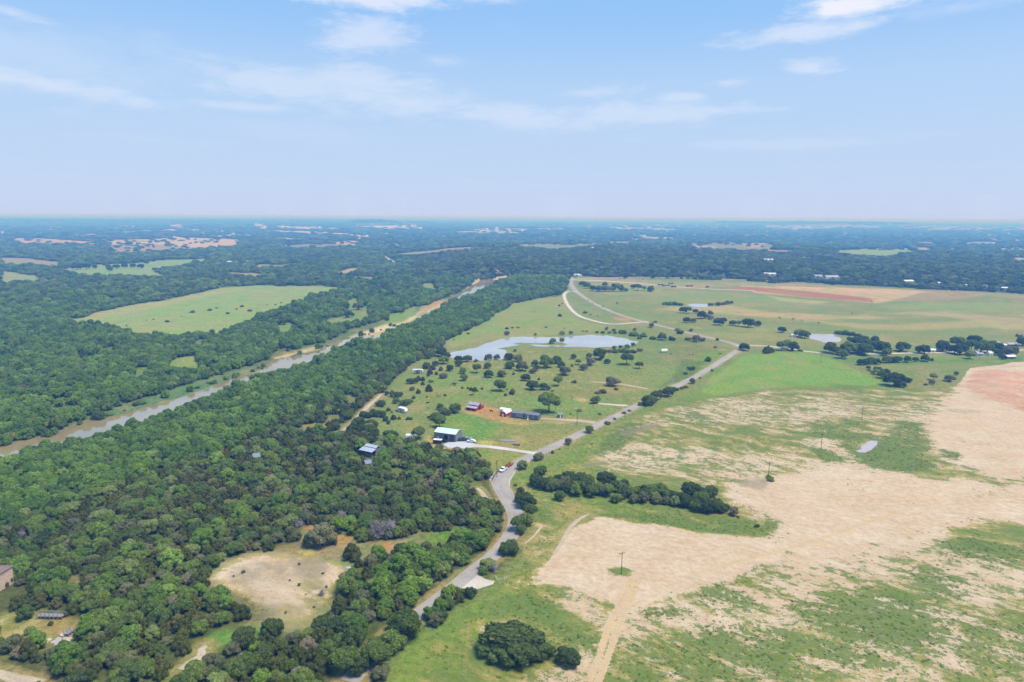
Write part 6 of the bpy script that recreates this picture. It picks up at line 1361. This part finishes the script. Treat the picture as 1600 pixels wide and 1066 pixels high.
BIG = [(802, 1040, 92, D), (774, 1038, 52, D), (842, 1038, 46, D), (806, 1050, 62, D), (887, 1046, 42, D), (735, 832, 60, D)]
ALL = [z5(*a) for a in T5] + [z6(*a) for a in T6] + [z7(*a) for a in T7] + [z8(*a) for a in T8] + [r3(*a) for a in R3_] + [r4(*a) for a in R4_] + [z9(*a) for a in T9] + [bt(*a) for a in BT] + BIG[:5]
# hay field and river strip bushes
ALL += [(r_[0], r_[1], r_[2], r_[3]) for r_ in [(262, 504, 8, B), (301, 489, 10, B), (328, 486, 9, B), (338, 482, 4, B), (356, 491, 7, B), (370, 484, 5, B), (378, 480, 7, B), (390, 487, 8, B), (229, 501, 3, B), (240, 500, 4, B), (284, 495, 3, B), (317, 524, 7, B), (198, 510, 4, B), (431, 477, 4, B), (440, 474, 4, B), (417, 477, 3, B),
        (163, 416, 6, D), (170, 421, 10, D), (182, 420, 10, D), (195, 419, 10, D), (208, 419, 10, D), (220, 420, 9, D), (148, 420, 8, D), (120, 422, 14, D), (135, 421, 14, D), (172, 424, 10, D), (229, 413, 8, D), (232, 386, 4, D), (240, 387, 5, D),
        (155, 652, 22, D), (90, 668, 26, O), (560, 485, 16, D), (545, 497, 16, D), (443, 508, 12, D), (440, 500, 18, D), (605, 500, 7, D), (628, 490, 8, D), (640, 480, 10, D), (560, 545, 30, Y), (498, 572, 26, 'river')]]
rh = random.Random(8)
for k_ in range(34):
    f_ = (k_ + rh.random()) / 34; ALL.append((835 + 300 * f_, 752 + 47 * f_ + rh.uniform(-5, 6), rh.uniform(14, 24), rh.choice([O, D, D, B, O, Gr])))
for k_ in range(46):
    x_ = rh.uniform(20, 620); y_ = np.interp(x_, [0, 100, 250, 400, 500, 620], [693, 664, 617, 570, 537, 500]) + rh.uniform(0, 5); ALL.append((x_, y_ + 2, rh.uniform(4, 12) * (1.2 if x_ < 300 else .8), rh.choice([B, LB, LB, O, V])))
for k_ in range(13):
    ALL.append((rh.uniform(345, 535), rh.uniform(872, 965), rh.uniform(3, 7), rh.choice([Gr, Gr, LB])))
ALL = [a for a in ALL if not (a[1] > 868 and a[1] < 970 and 340 < a[0] < 540 and a[2] < 10 and ((a[0] - 440) / 95) ** 2 + ((a[1] - 915) / 48) ** 2 > 1)]
reg = {}
items = []
for (px, py, wp, kd) in ALL:
    p = P(px, py); k = ppm(p); R = max(.35, wp / 2 / k)
    grey = kd == 'greyoak'; kk = 'grey' if grey else kd
    if kk in ('oak',) and R > 2.6 and random.random() < .35: kk = 'tall_oak'
    dirn = np.array([p[0], p[1]]) / np.hypot(p[0], p[1]); x, y = p[0] + dirn[0] * R * .75, p[1] + dirn[1] * R * .75
    hv = random.uniform(.88, 1.12)
    if kk in ('oak', 'dark_oak', 'grey') and R < 2.6: hv *= 1.15
    if kk == 'river' and R > 3: hv *= .8
    if py > 1030 and px > 700: hv *= .74
    items.append([px, py, x, y, R, kk, hv, wp])
sizes = lambda R: 'tiny' if R < 1.1 else ('small' if R < 2.4 else ('medium' if R < 4.2 else ('large' if R < 6 else 'very large')))
grp = {}
for it in items: grp.setdefault(zone(it[0], it[1]), []).append(it)
INDIV = []
for (bi, h), lst in grp.items():
    l = LM[bi]; lst.sort(key=lambda a: math.hypot(a[0] - l[1], a[1] - l[2]))
    cnt = {}
    for it in lst:
        wd = sizes(it[4]) + ' ' + WORDS[it[5]]
        wd = wd.replace('small small', 'small').replace('tiny small', 'tiny').replace('medium small', 'medium').replace('large small', 'large').replace('small low', 'small').replace('tiny low', 'tiny')
        n = cnt.get(wd, 0); cnt[wd] = n + 1
        lab = (f'{wd}, {ORD[n]} {h} the {l[0]}' if n < 10 else f'{wd} among those {h} the {l[0]}')
        o = plant(it[5], it[2], it[3], it[4], it[6], sq=random.uniform(.82, 1.18), label=lab, group=f'single trees and bushes {h} the {l[0]}')
        INDIV.append((it[2], it[3], it[4]))

# ------------------------------------------------------------------ woodland
def in_any(x, y, polys):
    r = np.zeros(x.shape, bool)
    for q in polys: r |= sdf(x, y, q, 1.0) > 0
    return r
rings = []; r = 125.0
while r < 42000:
    s = max(4.05, .0054 * r); rs = s * (1.0 if r < 900 else min(2.4, 1 + (r - 900) / 1800)); n = int(R_(86) * r / s)
    a = R_(-43) + R_(86) * (np.arange(n) + rng.random()) / n + rng.uniform(-.33, .33, n) * s / r; rr_ = r + rng.uniform(-.42, .42, n) * rs
    rings.append(np.stack([rr_ * np.sin(a), rr_ * np.cos(a), np.full(n, s)], 1)); r += rs * .93
pts = np.concatenate(rings)
RD0 = np.hypot(pts[:, 0], pts[:, 1]); ok = ~in_any(pts[:, 0], pts[:, 1], OPEN) | ((RD0 > 2600) & (rng.random(len(pts)) < .06))
for nme, (q, wd, mt, lb, zo) in ROADS.items(): ok &= line_dist(pts[:, 0], pts[:, 1], q, 12) > float(np.mean(wd)) / 2 + 2.0
for (px, py, rad) in [(574, 715, 7.5), (579, 732, 2.5), (401, 722, 2.5), (5, 934, 6.5), (78, 966, 5), (113, 990, 5), (95, 1003, 4), (545, 895, 4)]:
    p = P(px, py); ok &= np.hypot(pts[:, 0] - p[0], pts[:, 1] - p[1]) > rad
for p, L_ in FARB:
    D_ = math.hypot(p[0], p[1]); ux, uy = p[0] / D_, p[1] / D_; al = (pts[:, 0] - p[0]) * ux + (pts[:, 1] - p[1]) * uy; ac = -(pts[:, 0] - p[0]) * uy + (pts[:, 1] - p[1]) * ux
    ok &= ~((np.abs(ac) < L_ * .65) & (al < 18) & (al > -.022 * D_))
for (x, y, R) in INDIV:
    m = ok & (np.abs(pts[:, 0] - x) < R) & (np.abs(pts[:, 1] - y) < R)
    ok[m] &= np.hypot(pts[m, 0] - x, pts[m, 1] - y) > R * .75
pts = pts[ok]
RD = np.hypot(pts[:, 0], pts[:, 1])
# thin places in the far woods
th_ = wob(pts[:, 0], pts[:, 1], 420, 77); pts = pts[~((RD > 1500) & (th_ > .52))]
RD = np.hypot(pts[:, 0], pts[:, 1]); px_, py_, _z = project(pts[:, 0], pts[:, 1], 0 * RD); th_ = wob(pts[:, 0], pts[:, 1], 55, 79)
pts = pts[~((RD < 1500) & (px_ < 740) & (py_ < np.interp(px_, [0, 210, 430, 640, 820], [718, 655, 580, 505, 425])) & (th_ > .30 - .12 * (px_ > 300)) & (rng.random(len(pts)) < .85))]
th_ = wob(pts[:, 0], pts[:, 1], 38, 78); RD = np.hypot(pts[:, 0], pts[:, 1]); pts = pts[~((RD < 900) & (th_ > .60) & (rng.random(len(pts)) < .75))]
RD = np.hypot(pts[:, 0], pts[:, 1]); PX, PY, _ = project(pts[:, 0], pts[:, 1], far_height(pts[:, 0], pts[:, 1]))
rv = -sdf(pts[:, 0], pts[:, 1], river_bed, 130)                          # metres to the river
u = rng.random(len(pts)); cl1 = wob(pts[:, 0], pts[:, 1], 60, 5); cl2 = wob(pts[:, 0], pts[:, 1], 150, 6)
riverline = np.interp(PX, [0, 100, 210, 340, 430, 540, 640, 740, 820], [718, 685, 655, 610, 580, 540, 505, 460, 425])
north = (PY < riverline) | (PX > 820); near = (RD < 1000)
kinds = np.array(['oak', 'cedar', 'river', 'grey', 'bare', 'bright', 'dark_oak'])
def pick(prob): c = np.cumsum(prob) / np.sum(prob); return lambda uu: np.searchsorted(c, uu)
K_ = pick([.30, .50, .05, .12, .014, .005, .03])(np.clip(u + .22 * cl1, 0, .999))
riv = pick([.24, .03, .68, .04, .004, .006, .04])(u)
nor = pick([.30, .12, .46, .07, .004, .004, .06])(np.clip(u + .15 * cl2, 0, .999))
far_ = pick([.30, .28, .18, .08, 0, 0, .16])(np.clip(u + .25 * cl2, 0, .999))
kk = np.where(north, nor, K_); kk = np.where(rv < 75 + 25 * cl2, riv, kk)
roadside = (PX > 590) & (PX < 800) & (PY > 840) & ~north; kk = np.where(roadside & (u < .7), pick([.5, .1, .3, .1, 0, 0, .1])(rng.random(len(pts))), kk)
kk = np.where(RD > 1100, far_, kk)
bluff = (RD > 1230) & (RD < 2400) & (PX > 640); kk = np.where(bluff, np.where(RD < 1330, 2, np.where(u < .22, 6, np.where(u < .6, 1, 0))), kk)
R0 = np.array([3.15, 2.45, 3.7, 2.8, 2.2, 2.4, 3.0])[kk] * rng.uniform(.72, 1.32, len(pts))
HV = np.array([.95, 1.0, .88, .9, 1.0, 1.0, .95])[kk] * rng.uniform(.85, 1.18, len(pts))
sc = pts[:, 2] / 4.7 * .98; Rr = R0 * sc; hv = HV / np.maximum(1, sc) ** .62
ZZ = terr(pts[:, 0], pts[:, 1])
edge = (PX > -40) & (PX < 1640)
LABS = {'cedar': 'dark olive cedar crowded in the near woodland left of the road', 'oak': 'rounded green oak crowded in the near woodland left of the road', 'river': 'tall bright green tree of the riverside woodland', 'grey': 'grey-green oak standing out in the near woodland',
        'bare': 'bare grey tree among the green crowns of the near woodland', 'bright': 'bright yellow-green tree standing out in the near woodland', 'dark_oak': 'dark green oak of the near woodland left of the road'}
WL = [('pale stone house', 8, 915), ('grey footbridge', 78, 966), ('creek pool', 92, 1003), ('clearing left tip', 330, 905), ('clearing bottom', 450, 980), ('orange clearing patch', 510, 832), ('clearing right end', 650, 840), ('open barn', 572, 713),
      ('cabin roof', 400, 718), ('gravel pull-off', 712, 920), ('sharp road bend', 770, 765), ('lower left track', 310, 1025), ('bottom left lane', 30, 1060), ('river left end', 20, 700), ('grey metal barn', 690, 700), ('tiny wood opening', 315, 738), ('sandy wood track', 550, 662),
      ('tree-covered road', 600, 1000), ('clearing portable toilet', 548, 893), ('bright water bend', 340, 610), ('wood-side road curve', 800, 800)]
wcnt = {}
def wood_label(k, px, py):
    b_ = min(range(len(WL)), key=lambda i: math.hypot(WL[i][1] - px, (WL[i][2] - py) * 1.6)); l = WL[b_]; dx = px - l[1]; dy = py - l[2]
    h = 'right of' if dx > abs(dy) * 1.2 else ('left of' if -dx > abs(dy) * 1.2 else ('in front of' if dy > 0 else 'behind'))
    n = wcnt.get((b_, h, k), 0); wcnt[(b_, h, k)] = n + 1; g_ = f'crowded woodland trees {h} the {l[0]}'
    if WQ[(b_, h, k)][n:n + 1]: pass
    return (f'{WORDS[k]} in woods, {WRANK[(round(px, 2), round(py, 2))]} {h} the {l[0]}' if (round(px, 2), round(py, 2)) in WRANK else f'{WORDS[k]} crowded in the woodland {h} the {l[0]}'), g_
WQ, WRANK = {}, {}
def wz(px, py):
    b_ = min(range(len(WL)), key=lambda i: math.hypot(WL[i][1] - px, (WL[i][2] - py) * 1.6)); l = WL[b_]; dx = px - l[1]; dy = py - l[2]
    return b_, ('right of' if dx > abs(dy) * 1.2 else ('left of' if -dx > abs(dy) * 1.2 else ('in front of' if dy > 0 else 'behind')))
taken = np.zeros(len(pts), bool)
order = np.argsort(RD)
LIM = {'cedar': 285, 'oak': 190, 'river': 240, 'grey': 120, 'bare': 60, 'bright': 30, 'dark_oak': 60}
cnt = {k: 0 for k in LIM}; sel_ = []
for i in order:
    k = kinds[kk[i]]
    if cnt[k] >= LIM[k] or RD[i] > 1000 or not (2 < PX[i] < 1598 and 430 < PY[i] < 1072): continue
    cnt[k] += 1; sel_.append(i); WQ.setdefault(wz(PX[i], PY[i]) + (k,), []).append(i)
for key, li in WQ.items():
    l = WL[key[0]]; li.sort(key=lambda i: math.hypot(PX[i] - l[1], PY[i] - l[2]))
    for n_, i in enumerate(li[:10]): WRANK[(round(PX[i], 2), round(PY[i], 2))] = ORD[n_]
cnt = {k: 0 for k in LIM}
for i in order:
    k = kinds[kk[i]]
    if cnt[k] >= LIM[k] or RD[i] > 1000 or not (2 < PX[i] < 1598 and 430 < PY[i] < 1072): continue
    cnt[k] += 1; taken[i] = True
    lab, g_ = wood_label(k, PX[i], PY[i])
    plant(k, pts[i, 0], pts[i, 1], Rr[i], hv[i], label=lab, group=g_, z=ZZ[i])
# two bright trees the photograph shows clearly
for (px, py, wp, lb) in [(162, 946, 22, 'bright yellow-green tree alone above the footbridge in the lower left woods'), (137, 985, 26, 'bright lime green tree beside the creek pool at lower left'), (528, 834, 28, 'bright green bush at the orange bare patch of the clearing'), (549, 836, 14, 'small lime green bush right of the orange bare patch'),
                         (590, 838, 0, '')][:4]:
    p = P(px, py); plant('bright', p[0], p[1], wp / 2 / ppm(p), 1.25, label=lb, z=terr1(p[0], p[1]) + .8)
for i, (px, py, wp, kd, lb) in enumerate([(500, 857, 48, 'grey', 'dark grey-green clump of cedar alone at the top of the clearing'), (485, 856, 28, 'dark_oak', 'dark tree at the left of the lone clump in the clearing'), (521, 852, 12, 'cedar', 'small cedar right of the lone clump in the clearing'), (548, 877, 34, 'cedar', 'cedar at the right side of the clearing'),
        (553, 876, 26, 'bare', 'bare grey tree at the right side of the clearing'), (590, 844, 40, 'bare', 'bare grey tree group left of the orange patch, first'), (608, 842, 36, 'bare', 'bare grey tree group right half near the clearing'), (532, 824, 30, 'bare', 'bare grey trees above the bright green bush'), (503, 932, 14, 'bare', 'bare grey bush in the middle of the clearing'), (424, 921, 20, 'weedy', ''),
        (35, 970, 26, 'oak', 'round green oak beside the footbridge in the lower left'), (78, 978, 9, 'cedar', 'small cedar in front of the footbridge'), (66, 966, 8, 'bright', 'small yellow-green sapling at the left end of the footbridge'), (45, 993, 16, 'oak', 'small oak on the grass before the footbridge')]):
    if kd == 'weedy': continue
    p = P(px, py); R = wp / 2 / ppm(p); plant(kd, p[0], p[1] + R * .5, R, 1.0, label=lb)

# everything else of the woods: instanced crowns, one object per wood
def instancer(name, label, sel, kindset, pos=None):
    src = bpy.data.collections.new(name + '_crowns'); ids = []
    keys = [(k, v) for k in kindset for v in range(len(CR[k]))]
    use = {}
    for n, key in enumerate(keys):
        ob = PROTO.get(key)
        if ob is None: continue
        use[key] = ob[0]
    objs = sorted(use.items(), key=lambda kv: kv[1].name)
    for key, ob in objs: src.objects.link(ob)
    lut = {key: i for i, (key, ob) in enumerate(objs)}
    bykind = {k: [lut[key] for key in lut if key[0] == k] for k in kindset}
    x, y, z, R, h, kd = sel
    pk = np.array([bykind[k][int(u_ * len(bykind[k]))] for k, u_ in zip(kd, rng.random(len(kd)))], np.int32)
    me = bpy.data.meshes.new(name); me.vertices.add(len(x)); me.vertices.foreach_set('co', np.stack([x, y, z], -1).astype(np.float32).ravel())
    a = me.attributes.new('pick', 'INT', 'POINT'); a.data.foreach_set('value', pk)
    a = me.attributes.new('size', 'FLOAT_VECTOR', 'POINT'); a.data.foreach_set('vector', np.stack([R, R, R * h], -1).astype(np.float32).ravel())
    a = me.attributes.new('turn', 'FLOAT', 'POINT'); a.data.foreach_set('value', rng.uniform(0, 6.28, len(x)).astype(np.float32))
    o = link(name, me); ng = bpy.data.node_groups.new(name, 'GeometryNodeTree')
    ng.interface.new_socket('Geometry', in_out='INPUT', socket_type='NodeSocketGeometry'); ng.interface.new_socket('Geometry', in_out='OUTPUT', socket_type='NodeSocketGeometry')
    N = ng.nodes; Lk = ng.links; gi = N.new('NodeGroupInput'); go = N.new('NodeGroupOutput'); ci = N.new('GeometryNodeCollectionInfo'); ci.inputs['Collection'].default_value = src
    ci.inputs['Separate Children'].default_value = True; ci.inputs['Reset Children'].default_value = True
    ip = N.new('GeometryNodeInstanceOnPoints'); ip.inputs['Pick Instance'].default_value = True
    def at(nm, ty): n = N.new('GeometryNodeInputNamedAttribute'); n.data_type = ty; n.inputs['Name'].default_value = nm; return n.outputs['Attribute']
    cx = N.new('ShaderNodeCombineXYZ'); Lk.new(at('turn', 'FLOAT'), cx.inputs[2])
    Lk.new(gi.outputs[0], ip.inputs['Points']); Lk.new(ci.outputs[0], ip.inputs['Instance']); Lk.new(at('pick', 'INT'), ip.inputs['Instance Index'])
    Lk.new(cx.outputs[0], ip.inputs['Rotation']); Lk.new(at('size', 'FLOAT_VECTOR'), ip.inputs['Scale']); Lk.new(ip.outputs[0], go.inputs[0])
    md = o.modifiers.new('woodland', 'NODES'); md.node_group = ng
    return tag(o, label, kind='stuff')
rest = ~taken & (edge | (RD < 1500))
def part_of(msk): return (pts[msk, 0], pts[msk, 1], ZZ[msk] - .05, Rr[msk], hv[msk], kinds[kk[msk]])
print('woodland instances', int(rest.sum()), 'individual', cnt, 'single', len(items))
ks = list(kinds)
instancer('cedar_woodland', 'dense cedar and oak woodland filling the lower left of the river', part_of(rest & ~north & near), ks)
instancer('river_woodland', 'bright green woodland beyond the muddy river', part_of(rest & north & near), ks)
instancer('distant_woodland', 'blue-green woods stretching to the horizon', part_of(rest & ~near), ks)

# weeds and tufts on the open land
def weed_mesh(name, mat, seed, n=34):
    r = np.random.default_rng(seed); d = r.standard_normal((n, 3)); d[:, 2] = np.abs(d[:, 2]) * .6; d /= np.linalg.norm(d, axis=1, keepdims=True); p = d * r.uniform(.25, 1, (n, 1)) * [1, 1, .75]
    nn = d + .8 * r.standard_normal((n, 3)); nn /= np.linalg.norm(nn, axis=1, keepdims=True); tt = np.cross(nn, r.standard_normal((n, 3))); tt /= np.linalg.norm(tt, axis=1, keepdims=True); bb = np.cross(nn, tt); s = r.uniform(.16, .34, (n, 1))
    q = np.stack([p - tt * s, p - bb * s * .6, p + tt * s, p + bb * s * .6], 1).reshape(-1, 3); me = mesh_np(name, q, np.arange(4 * n).reshape(n, 4), [mat])
    a = me.attributes.new('tone', 'FLOAT', 'POINT'); a.data.foreach_set('value', np.repeat(r.uniform(.75, 1.25, n), 4).astype(np.float32)); return me
wp_ = []; n = 85000
rr_ = np.sqrt(rng.random(n) * (620 ** 2 - 130 ** 2) + 130 ** 2); aa = R_(-8) + R_(48) * rng.random(n)
x, y = rr_ * np.sin(aa), rr_ * np.cos(aa)
okw = sdf(x, y, land_east, 2) > 0
for nme, (q, wd, mt, lb, zo) in ROADS.items(): okw &= line_dist(x, y, q, 12) > float(np.mean(wd)) / 2 + .6
field = wpoly([(1078, 628), (1110, 592), (1140, 572), (1160, 556), (1200, 549), (1288, 556), (1320, 570), (1365, 590), (1388, 603), (1300, 604), (1200, 608), (1130, 618)], 0)
okw &= ~in_any(x, y, [q for q in pond_w.values()] + [field, apron, pull, bend])
bval = np.full(n, -1.2)
for poly, val, fe in BARE: w_ = sstep(sdf(x, y, poly, fe + 1), -fe, fe); bval = bval * (1 - w_) + val * w_
lval = np.full(n, -1.2)
for poly, val, fe in LUSH: w_ = sstep(sdf(x, y, poly, fe + 1), -fe, fe); lval = lval * (1 - w_) + val * w_
dens = .22 + .9 * (lval > .2) + .5 * (lval > 0) - .9 * (bval > .5) * (lval < .2) - .15 * (bval > .1) + .5 * wob(x, y, 22, 91) + .4 * wob(x, y, 7, 92) + .1 * (bval < -.2)
for q in ruts: okw &= line_dist(x, y, q, 6) > 1.3
okw &= rng.random(n) < np.clip(dens, 0, 1)
x, y = x[okw], y[okw]
ob1 = link('weed_clump', weed_mesh('weed_clump', M['weed_leaf'], 1)); p = P(1000, 980); ob1.location = (p[0], p[1], 0); ob1.scale = (.5, .5, .4); tag(ob1, 'small green weed clump on the bare ground in front of the sand pad', 'weed clump')
CR['weed'] = [(None, None)]; PROTO[('weed', 0)] = (ob1, None)
instancer('weeds', 'low green and straw-coloured weeds scattered over the open land', (x, y, terr(x, y) - .03, rng.uniform(.2, .66, len(x)) ** 1.2 * 1.1, rng.uniform(.35, .65, len(x)), np.array(['weed'] * len(x))), ['weed'])

# ------------------------------------------------------------------ air
hz = MB().box(-62000, 62000, -3000, 50000, -120, 124).build('haze', bpy.data.materials.new('pale_haze')); hm_ = hz.data.materials[0]; hm_.use_nodes = True
t = NT(hm_.node_tree); t.n.clear(); pv = t.add('ShaderNodeVolumePrincipled'); pv.inputs['Color'].default_value = HAZE_COLOR; pv.inputs['Density'].default_value = HAZE_DENSITY; pv.inputs['Anisotropy'].default_value = 0.0; pv.inputs['Absorption Color'].default_value = (1, 1, 1, 1)
t.add('ShaderNodeOutputMaterial', {1: pv.outputs[0]}); tag(hz, 'pale blue haze lying over the plain', kind='stuff')
